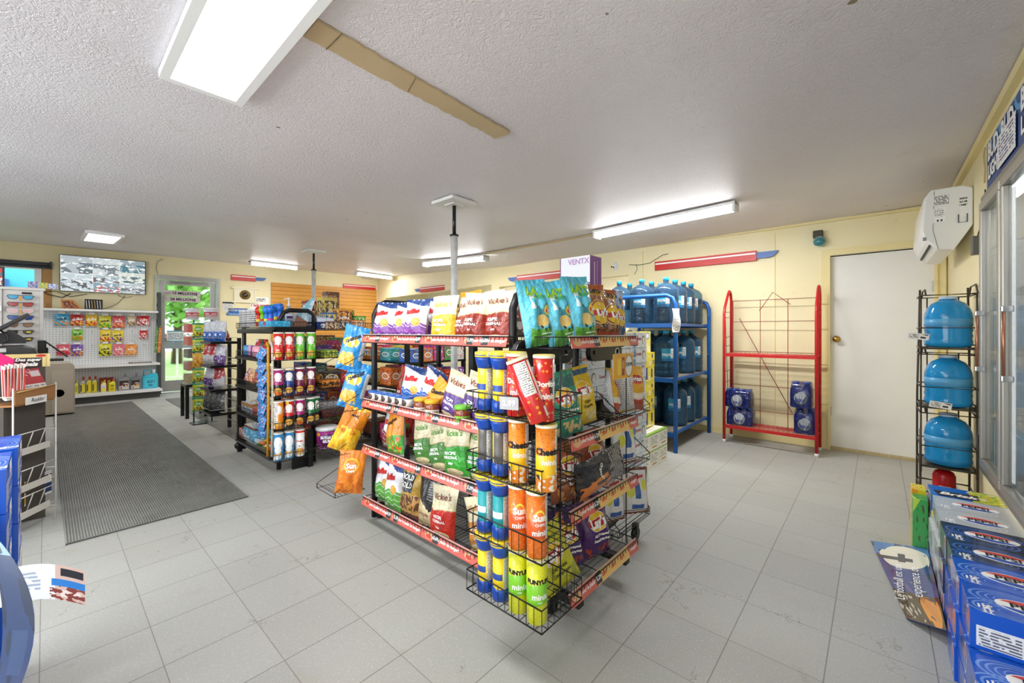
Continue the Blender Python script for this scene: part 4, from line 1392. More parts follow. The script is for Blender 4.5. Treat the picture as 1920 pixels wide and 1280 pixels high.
C_silv = mk_cola('silver', PS, '#d4d7da')
def brisk_x(o, w, d, h):
    mb = MB(); mb.prism([(-.085, .10), (-.07, -.045), (.02, -.05), (-.0, .115)], h + .0006, h + .0012); b = mb.build('badge', M_INK, o)
    mb = MB(); letter(mb, 'Brisk', .066, flat((-.035, .03, h + .002), (0, -1, 0), (1, 0, 0)), bold=.04, shear=.3); mb.build('lettering', M_INKW, b)
C_brisk = carton(.197, .262, .1205, [design('tea_end', '#1f62b8', [('rect', 0, 0, 1, .3, '#e8d33a')], .25)] * 2 + [design('tea_side', '#2a5fae', [('rect', .5, 0, 1, 1, '#3b4c8a'), ('blob', 0, 0, 1, 1, 5, .55, '#c9d0da')], .25)] * 2 + [M_PAPER, design('tea_top', '#1f62c0', [('rect', 0, 0, 1, .42, '#e7d437'), ('blob', 0, 0, 1, .42, 9, .52, '#8fc63a'), ('blob', 0, 0, 1, .45, 6, .6, '#f3f3e8')], .25, coat=.3)], 'drink_carton', 'drink carton', brisk_x)

XR = [1.925 + .2 * k for k in range(7)]
GR = 'drink cartons stacked below the cooler doors'
kinds_top = [C_blue, C_blue, C_dark, C_dark, C_silv, C_silv, C_brisk]
kn = ['bright blue', 'bright blue', 'dark blue', 'dark blue', 'silver', 'silver', 'blue and yellow']
pos = ['first', 'second', 'third', 'fourth', 'fifth', 'sixth', 'seventh']
YR = -.347
rn = random.Random(8)
low = {0: [C_blue, C_blue, C_blue, C_silv, C_silv, C_silv, C_dark], 1: [C_blue, C_blue, C_blue, C_dark, C_silv, C_silv, C_silv]}
names = {id(C_blue): 'bright blue', id(C_dark): 'dark blue', id(C_silv): 'silver', id(C_brisk): 'blue and yellow'}
for k in range(7):
    for L in range(3):
        pr = kinds_top[k] if L == 2 else low[L][k]
        pr.put((XR[k] + .1, YR + rn.uniform(-.004, .006) + (.0 if L == 2 else .006), .1225 * L), rn.uniform(-.012, .012),
               '%s drink carton by the cooler, %s layer, %s from near end' % (names[id(pr)], ('bottom', 'middle', 'top')[L], pos[k]), GR)
for k, x in enumerate((1.822, 1.622, 1.422)):
    for L in range(2):
        C_blue.put((x, YR + .004, .1225 * L), rn.uniform(-.01, .01), 'bright blue carton on the near low step, %s layer, %s' % (('bottom', 'middle')[L], ('next to the tall part', 'middle one', 'nearest end')[k]), GR)
# narrow bright cartons in front of the far end
for (x, w, h, c1, c2, lb) in ((3.36, .12, .33, '#f0a020', '#e8d02a', 'narrow orange carton standing at the far end by the wire stand'), (3.235, .10, .31, '#b9dc4a', '#35a24a', 'narrow lime green carton beside the narrow orange one')):
    mb = MB(); mb.box(-w / 2, -.03, 0, w / 2, .03, h)
    o = tag(mb.build('drink_carton', design(lb[:16].replace(' ', '_'), c1, [('diag', .75, -.5, c2), ('blob', 0, .1, 1, .9, 5, .6, '#4a4a2a')], .3), bevel=.003), lb, 'drink carton')
    o.location = (x, -.178, 0)

# poster card half under the row
t = empty('promo_card', (0, 0, 0), 0, 'glossy night-sky promo card jutting onto the floor from the blue cartons', 'promo card')
P = [Vector((3.207, .03, .004)), Vector((3.18, -.205, .05)), Vector((2.36, -.205, .05)), Vector((2.44, -.094, .004))]
mb = MB()
mb.add([p for p in P] + [p + Vector((0, 0, .003)) for p in P], [(0, 1, 2, 3), (7, 6, 5, 4), (0, 4, 5, 1), (1, 5, 6, 2), (2, 6, 7, 3), (3, 7, 4, 0)], 0,
       [((0, 1), (1, 1), (1, 0), (0, 0)), ((0, 0), (1, 0), (1, 1), (0, 1))] + [((.5, .5),) * 4] * 4)
mb.build('card', design('night_poster', '#1d3f86', [('band', .8, 1, '#4b7fb8'), ('blob', 0, .35, 1, 1, 5, .56, '#1a2a5c'), ('ell', .56, .80, .40, .17, '#e6e2cf'), ('rect', .0, .74, .72, .79, '#2a2a34'), ('rect', .48, .72, .60, .85, '#2a2a34'),
                                                  ('rect', 0, 0, 1, .32, '#241f22'), ('chips', 0, .02, .55, .28, 9, .33, '#b9b3a4'), ('ell', .82, .14, .14, .17, '#e0902c'), ('blob', .6, 0, 1, .3, 8, .6, '#5c2c1c')], .15, coat=.6), t)
mb = MB()
ex, ey = (P[2] - P[1]).normalized(), (P[0] - P[1]).normalized()
o0 = P[1] + ex * .45 + ey * .10 + Vector((0, 0, .0045 - .01))
letter(mb, 'Le football est une', .05, flat(o0 + ey * .03 + Vector((0, 0, .0)), -ex, Vector((0, .235, -.046)).normalized()))
letter(mb, 'experience de', .055, flat(o0 - ey * .03 + Vector((0, 0, .012)), -ex, Vector((0, .235, -.046)).normalized()))
q = mb.build('lettering', M_INKW, t)
q.location = (0, 0, .006)

# ------------------------------------------------------------ tall stack of silver cartons, yellow cartons and white cartons
def can_case(key, shapes, base, w, d, h):
    f = design('case_' + key, base, shapes, .28, coat=.2)
    s = design('case_side_' + key, base, [('print', .1, .2, .9, .8, 8, '#9aa4ae')], .3)
    return f, s
f, s = can_case('silver', [('rect', .36, 0, .50, 1, '#6aa7d0'), ('rect', .40, 0, .46, 1, '#3d86bd'), ('blob', .05, 0, .95, 1, 4.5, .55, '#c9d6e0'), ('ell', .86, .52, .075, .30, '#57534e'), ('ell', .87, .48, .055, .24, '#dfe2e4'),
                           ('band', 0, .035, '#8fa3b2')], '#dfe6ea', .4, .26, .122)
def silver_x(o, w, d, h):
    mb = MB()
    letter(mb, 'Corona', .038, flat((.035, -d / 2 - .0012, h * .62), (1, 0, 0), (0, 0, 1)), bold=.03)
    letter(mb, 'Coors', .03, flat((-.13, -d / 2 - .0012, h * .5), (1, 0, 0), (0, 0, 1)), bold=.03)
    mb.build('lettering', mat('case_red', '#b23a3f', .5), o)
C_sv = carton(.395, .262, .1205, [s, s, f, f, s, s], 'beer_carton', 'drink carton', silver_x)
heights = 'bottom', 'second', 'third', 'fourth', 'fifth', 'sixth', 'seventh', 'eighth', 'ninth', 'top'
for c, x in enumerate((3.10, 2.70, 2.30)):
    for L in range(10):
        C_sv.put((x, 1.565 + (-.02 if L == 0 else rn.uniform(-.006, .006)), .1222 * L), rn.uniform(-.012, .012),
                 'silver and blue beer carton, %s in the %s column of the tall stack' % (heights[L], ('right', 'middle', 'left')[c]), 'silver beer cartons stacked behind the shelf end')
fy = design('case_yellow', '#f1df3a', [('diag', .62, .55, '#e6cf20'), ('rect', .52, .12, .68, .42, '#e9e4c0'), ('print', .52, .12, .68, .42, 1, '#5a5a52'), ('ell', .2, .3, .1, .22, '#3a3f66'), ('ell', .8, .75, .06, .15, '#4a4f70'), ('print', .8, .1, .98, .5, 9, '#4a4a6a'), ('ell', .55, .72, .05, .1, '#f7f1b8')], .28, coat=.2)
fyd = design('case_yellow_navy', '#ecd93a', [('rect', .0, .2, .45, 1, '#2b4a86'), ('diag', .35, .8, '#9fb7d0'), ('rect', .52, .12, .68, .42, '#e9e4c0'), ('rect', .72, .3, .85, .9, '#2b3a66')], .28, coat=.2)
fyt = design('case_yellow_top', '#f3e668', [('diag', .9, .7, '#f6efb0'), ('ell', .22, .42, .2, .2, '#3e5a9a'), ('ell', .22, .42, .16, .12, '#dfe6ef'), ('ell', .72, .78, .18, .16, '#3a4a7c'), ('ell', .72, .78, .14, .12, '#eceff2'), ('diag', .2, .2, '#efdf3a')], .28, coat=.2)
cy = carton(.30, .26, .1405, [fy] * 6, 'yellow_drink_carton', 'drink carton')
cyd = carton(.30, .26, .1405, [fyd] * 6, 'yellow_drink_carton', 'drink carton')
for L in range(5):
    (cyd if L in (0, 3) else cy).put((3.80 + rn.uniform(-.006, .006), 1.76, .318 + .1425 * L), rn.uniform(-.03, .03),
             'yellow drink carton, %s above the white cartons in the narrow stack' % ('lowest', 'second', 'third', 'fourth', 'fifth')[L], 'yellow cartons beside the silver stack')
o = carton(.27, .24, .20, [fyt] * 6, 'yellow_drink_carton', 'drink carton').put((3.77, 1.77, .318 + .1425 * 5), .04, 'taller pale yellow carton with round blue badges on top of the yellow stack')
fw = design('case_white', '#eceade', [('band', .92, 1, '#8db84a'), ('print', .12, .35, .88, .85, 10, '#8d8f86'), ('rect', .3, .14, .8, .24, '#b98a4a')], .35)
fwy = design('case_white_side', '#efeee6', [('band', .0, .06, '#d8d24a'), ('print', .1, .2, .9, .9, 8, '#a9a89a')], .35)
fwt = design('case_white_top', '#f1efe6', [('rect', .3, .3, .7, .6, '#d9d7c8'), ('print', .3, .3, .7, .6, 9, '#4a4a46'), ('rect', 0, .0, 1, .08, '#8db84a')], .35)
cw = carton(.205, .40, .1525, [fwy, fwy, fw, fw, fwt, fwt], 'white_drink_carton', 'drink carton')
for L in range(2):
    for c in range(3):
        cw.put((3.46 + .21 * c, 1.72, .154 * L), rn.uniform(-.015, .015), 'white and green carton, %s layer, %s of the three beside the silver stack' % (('lower', 'upper')[L], ('left', 'middle', 'right')[c]), 'white cartons under the yellow ones')

# ------------------------------------------------------------ cartons along the left edge, near the camera
XL = -.052
nm = ('farthest', 'second farthest', 'middle', 'second nearest', 'nearest')
for k, y in enumerate((2.22, 1.92, 1.60, 1.29, .98)):
    nl = (7, 7, 6, 5, 4)[k]
    for L in range(nl):
        o = C_blue.put((XL - .105 - .012 * k, y, .1225 * L), PI + rn.uniform(-.01, .01), 'bright blue drink carton at the left edge, %s pile, %s layer' % (nm[k], heights[L] if L < nl - 1 else 'top'), 'blue cartons piled at the left edge')
t = empty('price_flyer', (-.012, 1.36, .70), 0, 'white folded flyer with red and blue print poking out at the left', 'flyer')
mb = MB()
mb.grid(lambda u, v: (-.06 + .13 * u, .0 - .05 * u, .02 * math.sin(u * 3.0) - .035 * u + (v - .5) * .075), 10, 2)
mb.build('sheet', design('flyer_print', '#eef0f4', [('rect', .66, 0, 1, 1, '#d9b8ac'), ('rect', .62, .4, 1, .6, '#2f7fd0'), ('rect', .72, .70, .98, .92, '#26242a'), ('rect', .72, .1, .95, .3, '#ecd9d6'), ('blob', .6, 0, 1, .4, 10, .5, '#8a4034'), ('print', .1, .25, .5, .8, 9, '#a9b4c6')], .3), t)
t = empty('promo_sheet', (-.045, .93, .84), 0, 'curved dark blue glossy sheet hanging in front of the left cartons', 'promo sheet')
mb = MB()
mb.grid(lambda u, v: (.055 * math.sin(v * 2.6 + .2) * (.45 + .55 * u) - .02, -.03 * u, -.30 * (1 - v) + .12), 6, 14)
mb.build('sheet', design('blue_sheet', '#1d3768', [('band', .88, 1, '#8fb8e0'), ('blob', 0, 0, 1, 1, 2.4, .55, '#16294c'), ('rect', .3, .3, .8, .5, '#2c4674')], .2, coat=.6), t)
# ------------------------------------------------------------ crisp bags
def bag_surface(w, h, d, seed, full=.55):
    def prof(v):
        a = min(1, max(0, (v - .035) / .22)) ** .5
        b = min(1, max(0, (.965 - v) / (1.0 - full))) ** .75
        return a * b
    def S(x, z, side):
        """x in metres from the middle, z in metres up; side -1 front, +1 back"""
        v = min(1, max(0, z / h))
        wv = w / 2 * (1 - .07 * math.sin(PI * v))
        u = max(-1, min(1, x / wv))
        e = (1 - abs(u) ** 2.4) ** .62 if abs(u) < 1 else 0
        B = prof(v)
        wr = noise.noise((u * 2.3 + seed, v * 3.1, seed * 1.7 + side)) * .018 * B
        wr += (.5 - abs(noise.noise((u * 4 + seed, v * 6, seed + side * 3)))) * .008 * (.2 + B)
        near = max(0, 1 - v / .25) + max(0, 1 - (1 - v) / .30)
        wr += math.sin(u * 17 + seed + v * 4) * .004 * near * e
        lean = .010 * math.sin(u * 2.2 + seed) * max(0, v - .7) / .3
        return Vector((x, side * (d / 2 * e * B + .0008) + side * wr * e + lean, z))
    return S
BAG_REG = {}
def bag_type(key, w, h, d, base, shapes, texts, back='#d9dadd', metal=.0, seed=None):
    seed = seed if seed is not None else len(BAG_REG) * 1.37
    def mk():
        Sf = bag_surface(w, h, d, seed)
        def hw(v): return w / 2 * (1 - .07 * math.sin(PI * v))
        mb = MB()
        mb.grid(lambda u, v: Sf((u * 2 - 1) * hw(v), v * h, -1), 20, 26, 0)
        mb.grid(lambda u, v: Sf((1 - u * 2) * hw(v), v * h, 1), 16, 20, 1)
        fm = design('bag_' + key, base, shapes, .26, metal, .35, bump=.9)
        bm_ = design('bag_back_' + key, back, [('print', .12, .2, .6, .8, 22, '#9a9a9e'), ('rect', .66, .2, .88, .8, '#eeeeee'), ('print', .68, .22, .86, .78, 26, '#6a6a6e'), ('band', 0, .05, base), ('band', .95, 1, base)], .3, 0, .2, bump=.5)
        o = tag(mb.build('crisp_bag', [fm, bm_]), cat='crisp bag')
        for i, t in enumerate(texts):
            body, size, cx, cz_, m = t[:5]
            ang = t[5] if len(t) > 5 else 0
            bold = t[6] if len(t) > 6 else .03
            ca, sa = math.cos(ang), math.sin(ang)
            tb = MB()
            def fn(x, y):
                X, Z = cx * w + x * ca - y * sa, cz_ * h + x * sa + y * ca
                p = Sf(X, Z, -1)
                return p + Vector((0, -.0048 - .0004 * i, 0))
            letter(tb, body, size * .80, fn, bold=bold)
            tb.build('lettering', m, o)
        return o
    p = Proto(mk)
    BAG_REG[key] = p
    return p
W_, K_, RD_, BL_, GD_ = M_INKW, M_INK, M_INKR, M_INKB, mat('ink_gold', '#e9c04a', .4)
GRN_ = mat('ink_green', '#3f9a3a', .5)
BRN_ = mat('ink_maroon', '#7a1f22', .5)

def vickie(key, col, txt=BRN_, w=.19, h=.26, low='#e9d9a8'):
    sh = [('band', .0, .56, col, .018, 1.0), ('band', .56, .575, '#b9a070', .018, 1.0), ('dots', .08, .60, .92, .74, 13, .10, '#6a5236'), ('ell', .5, .10, .34, .07, low), ('band', 0, .03, '#e7dcb6'), ('band', .97, 1, '#e7dcb6')]
    return bag_type('cream_' + key, w, h, .075, '#eadfb9', sh, [('Vickie\'s', .052, 0, .80, txt, .06, .01), ('RECIPE', .026, -.02, .44, W_, 0, .03), ('ORIGINAL', .024, 0, .36, W_), ('chips', .02, .0, .26, W_)], '#e4d8b4')
def ruffles(key, col, col2, w=.20, h=.25):
    sh = [('zig', .40, .07, 3, col), ('zigline', .34, .07, 3, .008, '#e8e2f0'), ('zigline', .24, .07, 3, .008, '#e8e2f0'), ('zigline', .14, .07, 3, .006, '#e8e2f0'), ('band', .84, 1, '#21407e'), ('diag', .96, .16, '#eceef4'), ('zig', .40, .07, 3, col),
          ('zigline', .34, .07, 3, .007, '#e8e2f0'), ('zigline', .22, .07, 3, .006, col2), ('zigline', .12, .07, 3, .007, '#e8e2f0'), ('ell', .74, .46, .15, .10, '#dda23a'), ('ell', .70, .47, .10, .07, '#e8b84e'), ('band', .94, 1, '#21407e')]
    return bag_type('ridged_' + key, w, h, .08, '#e9ebf2', sh, [('Ruffles', .052, -.03, .70, RD_, .12, .05), ('CHIPS', .022, -.14, .10, W_)], '#e4e6ee')
def lays(key, col, shapes, sub, w=.19, h=.27, subm=W_, logo_z=.60, d=.085):
    sh = [('band', .93, 1, col)] + shapes + [('ell', .5, logo_z, .30, .155, '#f4efe0'), ('ell', .5, logo_z, .285, .145, '#f2c41f'), ('ell', .5, logo_z - .02, .27, .08, '#f4efe0'), ('rect', .20, logo_z - .055, .80, logo_z + .04, '#c0202a'), ('ell', .5, logo_z - .02, .25, .07, '#c0202a')]
    return bag_type('badge_' + key, w, h, d, col, sh, [("Lay's", .062, 0, logo_z - .01, W_, .06, .05)] + [(s, .022, .02, .40 - i * .075, subm) for i, s in enumerate(sub)], '#dcdad6')

B_ruf_purple = ruffles('purple', '#7a3f95', '#c05aa8')
B_ruf_blue = ruffles('blue', '#2f66b8', '#c9d6ee')
B_ruf_green = ruffles('green', '#5aa83a', '#e2edd6')
B_ruf_red = ruffles('maroon', '#8a2d35', '#e2c9c6')
B_v_yellow = vickie('yellow', '#e6b422', GD_)
B_v_brown = vickie('brown', '#96301f')
B_v_purple = vickie('purple', '#5d3f86')
B_v_green = vickie('green', '#4f8a3c', GRN_)
B_v_lime = vickie('lime', '#36a030', GRN_)
B_v_red = vickie('red', '#c12a1d')
B_v_amber = vickie('amber', '#c98632', mat('ink_amber', '#b5772a', .5))
B_orange = bag_type('cheese_orange', .19, .26, .08, '#ee9a1c', [('band', 0, .45, '#cf3a1c', .03, 1), ('blob', .1, .05, .9, .40, 7, .5, '#f08a1e'), ('band', .95, 1, '#ee9a1c')], [('Cheetos', .048, 0, .70, K_, .5, .05)])
B_orgreen = bag_type('cheese_green', .18, .29, .08, '#f0961e', [('band', 0, .42, '#3c9a35', .02, 1), ('blob', .05, .08, .95, .40, 10, .52, '#e2641e'), ('blob', .05, .05, .95, .30, 14, .56, '#8fd05a'), ('rect', .0, 0, 1, .04, '#b9c0c0')], [('Ringolos', .034, .0, .72, K_, .4, .05)])
B_dkred = bag_type('deep_red', .17, .25, .08, '#8f1f16', [('blob', 0, 0, 1, 1, 3, .52, '#a92a18'), ('ell', .62, .5, .13, .1, '#55702c'), ('blob', .1, .0, .9, .25, 7, .5, '#c24a1e')], [('NACHO', .024, -.05, .3, W_)])
B_teal = bag_type('sky_blue', .19, .31, .085, '#5ac0dc', [('band', 0, .26, '#58a83a', .02, .5), ('diag', .32, .3, '#58a83a'), ('blob', .3, .30, 1, .58, 3.5, .52, '#2a7f96'), ('blob', .1, .55, 1, .8, 4, .56, '#dfeff2'), ('ell', .52, .36, .20, .09, '#e6c878'), ('ell', .78, .50, .20, .11, '#3d8f8a'), ('ell', .78, .50, .16, .085, '#f2c41f'), ('rect', .66, .47, .92, .52, '#c0202a'), ('blob', .2, .18, .9, .30, 10, .58, '#22341e'), ('rect', 0, 0, .14, .94, '#5ac0dc')],
                  [("LAY'S", .066, .06, .80, mat('ink_lime', '#8fbf2e', .4), -.12, .06), ("WAVY", .030, .08, .71, GRN_, -.1, .04), ("Lay's", .026, .28, .50, W_, .05, .04), ('sweet onion', .015, .1, .17, W_), ('and cream', .015, .1, .12, W_)], '#e4dedc')
B_gold = bag_type('copper_gold', .17, .30, .085, '#9c5a2c', [('band', .80, .96, '#d9a43a'), ('band', .9, 1, '#a8541f'), ('band', 0, .2, '#b0482a'), ('ell', .5, .50, .45, .23, '#e8cf8a'), ('ell', .5, .50, .42, .215, '#8a3f1e'), ('ell', .5, .50, .38, .195, '#f2c41f'), ('rect', .13, .45, .87, .54, '#c0202a'), ('blob', .2, .2, .8, .32, 9, .5, '#2a1712'), ('rect', .24, .08, .76, .14, '#c9a24a')], [("Lay's", .055, 0, .50, W_, .05, .05), ('MATCH', .036, 0, .865, K_, 0, .05), ('BACON', .017, 0, .11, K_, 0, .05)], '#9c5a2c')
B_blueor = bag_type('blue_orange', .16, .29, .08, '#3c6a9a', [('blob', 0, .0, 1, 1, 4.5, .55, '#e0912e'), ('blob', 0, .6, 1, 1, 6, .5, '#a9b8d0'), ('ell', .5, .46, .32, .17, '#f2c41f'), ('rect', .2, .42, .8, .50, '#c0202a')], [("Lay's", .045, 0, .46, W_, .1, .05)], '#b9bcc6')
B_lgreen = lays('green', '#1f8a6e', [('band', .74, .92, '#17635c'), ('blob', .1, .03, .9, .25, 6, .5, '#dfc98a'), ('band', 0, .04, '#1f8a6e')], ('Salt & Vinegar', 'Sel et vinaigre'))
B_classic = lays('yellow', '#e2c01c', [('band', .86, .95, '#2c5f86'), ('blob', .15, .05, .9, .27, 5, .5, '#e8d58a'), ('band', 0, .04, '#cfae12')], ('Classic', 'Classique'), subm=K_)
B_bbq = lays('brown', '#8a4520', [('blob', .1, .02, .95, .26, 5, .5, '#c98a3e'), ('blob', 0, .7, 1, 1, 4, .55, '#a45a2a')], ('Old Fashioned BBQ', 'Bar-B-Q'))
B_purple = lays('purple', '#4b2468', [('blob', .1, .02, .95, .22, 5, .52, '#b9402c'), ('blob', 0, .75, 1, .95, 4, .5, '#c9782c')], ('All Dressed', 'Assaisonnees'))
B_lime = lays('lime', '#c9c81e', [('blob', 0, 0, 1, .3, 4, .5, '#a9b02c'), ('blob', 0, .75, 1, 1, 4, .55, '#dfdc6a')], ('Dill Pickle', 'Cornichons'), subm=K_)
B_fritos = bag_type('corn_yellow', .17, .27, .08, '#efb322', [('band', 0, .42, '#f3e9d8', .05, .5), ('band', 0, .30, '#c2451e', .08, .5), ('ell', .5, .68, .40, .11, '#e0601e'), ('ell', .5, .70, .40, .09, '#b5231c')], [('Fritos', .048, 0, .69, W_, .1, .05)], '#d4d4d4')
B_rold = bag_type('pretzel_gold', .18, .28, .085, '#b08a1c', [('band', 0, .46, '#5e3a20'), ('blob', 0, .12, 1, .48, 10, .5, '#b98a4a'), ('band', .10, .16, '#c9a24a'), ('band', 0, .10, '#7a1f22'), ('rect', .08, .5, .7, .84, '#2d2f3a')], [('ROLD', .045, -.1, .76, W_), ('GOLD', .045, -.1, .62, W_)], '#8a6a1c')
B_black = bag_type('black_cream', .20, .30, .085, '#1d1b1c', [('diag', .62, .5, '#cfb98a'), ('blob', .0, 0, 1, .35, 8, .52, '#e0cfa4'), ('print', .5, .5, .95, .85, 24, '#8a8a8a'), ('diag', .2, .2, '#cdb684')], [('POPCORN', .022, -.05, .25, BRN_)], '#2a2828')
B_bbqblack = bag_type('black_lying', .20, .30, .06, '#232021', [('blob', .55, .05, 1, .6, 4, .45, '#d97a2a'), ('print', .0, .62, 1, .95, 20, '#8d8d8d'), ('band', .96, 1, '#4a4848')], [('CRUNCHY', .022, -.1, .4, W_)], '#8d8d8d')
B_sun = bag_type('sun_orange', .17, .27, .075, '#ea861a', [('blob', .0, .0, 1, .45, 4, .5, '#d9701a'), ('ring', .5, .66, .30, .16, '#f6c23a', .75)], [('Sun', .055, 0, .64, W_, .1, .04), ('CHIPS', .024, 0, .52, W_, .05)], '#c9742a')
B_cheezy = bag_type('sky_cheese', .16, .30, .075, '#2a8fd6', [('ell', .4, .62, .36, .11, '#f0c52a'), ('blob', .05, .5, .7, .75, 7, .56, '#f4f4f4'), ('ell', .35, .25, .36, .13, '#e6a62e'), ('blob', .05, .1, .7, .4, 8, .5, '#f2c860'), ('rect', .86, .25, 1, .8, '#c9cdd0')], [('CHEEZIES', .03, -.04, .70, K_, .6, .05)], '#4a9fd6')
B_yellowpuff = bag_type('yellow_puff', .17, .30, .09, '#f0b41c', [('band', .5, 1, '#d9821a', .1, .5), ('blob', 0, 0, 1, .55, 4, .5, '#f4c92a')], [('MAIS', .026, 0, .8, K_)], '#e0a01c')
B_pretz = bag_type('white_pretzel', .18, .27, .07, '#eceae8', [('band', 0, .05, '#8a4f2a'), ('band', .93, 1, '#7a3f22'), ('rect', .92, 0, 1, 1, '#9a6236'), ('ell', .25, .5, .16, .13, '#e6e24a'), ('ell', .8, .62, .12, .12, '#e6e24a'), ('rect', .42, .35, .60, .68, '#2f5fa8'), ('rect', .3, .12, .75, .22, '#3f66b0'), ('rect', .0, .08, 1, .10, '#8a4f2a')], [('Combos', .036, .0, .80, RD_, .1, .05)], '#dcd6cf')

# ------------------------------------------------------------ tall canisters and dip jars
def canister(key, r, h, base, shapes, texts, lid='#e6d67a', rim='#f0ecdc', name='snack_canister', cat='canister', lidh=.012):
    def mk():
        mb = MB()
        mb.lathe([(r * .94, 0), (r, .003), (r, h - lidh)], 28, uvz=(0, h))
        o = tag(mb.build(name, design('can_' + key, base, shapes, .25, 0, .4)), cat=cat)
        l = MB(); l.lathe([(r * 1.03, h - lidh), (r * 1.05, h - lidh + .002), (r * 1.05, h - .003)], 28, mi=1)
        l.lathe([(r * 1.05, h - .003), (r * 1.0, h), (r * .88, h - .001), (0, h - .001)], 28)
        l.build('lid', [mat('lid_' + key, lid, .35), mat('lid_rim_' + key, rim, .4)], o)
        for i, t in enumerate(texts):
            body, size, z, m = t[:4]
            off = t[4] if len(t) > 4 else 0
            bold = t[5] if len(t) > 5 else .02
            rr = r + .0009
            tb = MB(); letter(tb, body, size, lambda x, y: (rr * math.sin(x / r + off), -rr * math.cos(x / r + off), z + y), bold=bold)
            tb.build('lettering', m, o)
        return o
    return Proto(mk)
nut = [('rect', .60, .28, .72, .92, '#eceae6'), ('print', .605, .3, .715, .9, 34, '#8a8684')]
C_fun = canister('rings', .036, .222, '#d2d41e', [('dots', .2, .02, .8, .98, 15, .14, '#a8a01a'), ('dots', .2, .02, .8, .98, 15, .07, '#e0dc5a'), ('band', .30, .62, '#7cc42a', .03, 1)], [('FUNYUNS', .021, .145, K_, 0, .06), ('minis', .027, .095, W_, 0, .03), ('rings', .008, .078, W_)])
C_sun = canister('sun', .036, .222, '#e6701a', [('chips', .2, .0, .8, .98, 13, .16, '#f2a43a'), ('ring', .5, .62, .085, .11, '#f8cf4a', .72), ('band', .30, .56, '#d9581c'), ('ell', .5, .62, .05, .06, '#e6701a')] + nut, [('Sun', .032, .135, W_, 0, .05), ('CHIPS', .013, .112, W_, 0, .03), ('minis', .027, .085, W_, 0, .03)])
C_che = canister('cheese', .036, .222, '#e6821c', [('dots', .2, .55, .8, .98, 14, .2, '#c96a1a'), ('band', .22, .56, '#f2c020', .03, 1), ('blob', .2, .0, .8, .25, 10, .55, '#efe6d8'), ('blob', .2, .0, .8, .25, 7, .62, '#3a2a22')] + nut, [('Cheetos', .030, .132, K_, 0, .06), ('minis', .025, .098, W_, 0, .03)])
C_dor = canister('nacho', .036, .222, '#c81e1c', [('chips', .2, .0, .8, .98, 9, .2, '#f0a030'), ('chips', .2, .0, .8, .98, 9, .09, '#e2701e'), ('blob', .2, .3, .8, .65, 3, .5, '#3a1414')] + nut, [('Doritos', .026, .125, W_, 0, .04), ('minis', .027, .085, W_, 0, .03)])
C_dor2 = canister('nacho_back', .036, .222, '#c81e1c', [('chips', .2, .0, .8, .35, 7, .2, '#f0a030'), ('rect', .40, .42, .60, .92, '#efece8'), ('print', .41, .43, .59, .9, 30, '#8a8684'), ('rect', .63, .3, .7, .92, '#e0dcd8'), ('rect', .62, .05, .68, .2, '#efece8')], [])
def dip_jar(key, label, shapes):
    def mk():
        r = .033
        o = MB().lathe([(r * .88, .045), (r * .9, .05), (r * .9, .160)], 26, uvz=(.045, .16)).build('dip_canister', design('dip_' + key, label, [('rect', .52, .02, .80, .98, '#efece8'), ('print', .53, .04, .79, .96, 26, '#7a7674'), ('diag', .2, .5, '#2f6fc0')] + shapes, .35))
        tag(o, cat='canister')
        b = MB()
        pr = [(r * .7, 0), (r, .004), (r * 1.06, .022), (r, .04), (r * .9, .046)]
        b.lathe(pr, 26); b.build('base', mat('dip_blue', '#1748a8', .28, coat=.3), o)
        b = MB(); b.lathe([(r * .9, .160), (r * 1.0, .170), (r * 1.16, .192), (r * 1.2, .205)], 26); b.build('collar', MATS['dip_blue'], o)
        b = MB(); b.lathe([(r * 1.24, .203), (r * 1.26, .206), (r * 1.26, .216), (r * 1.2, .222), (0, .222)], 26); b.build('lid', mat('dip_yellow', '#f2c414', .3), o)
        return o
    return Proto(mk)
D_yel = dip_jar('yellow', '#efcf1c', [('rect', .2, .3, .5, .5, '#2a4a9a')])
D_gry = dip_jar('grey', '#55524f', [('rect', .2, .0, .3, 1, '#e2bc2a')])
D_teal = dip_jar('teal', '#1f9aa0', [('rect', .2, .3, .5, .5, '#e8f0ee')])

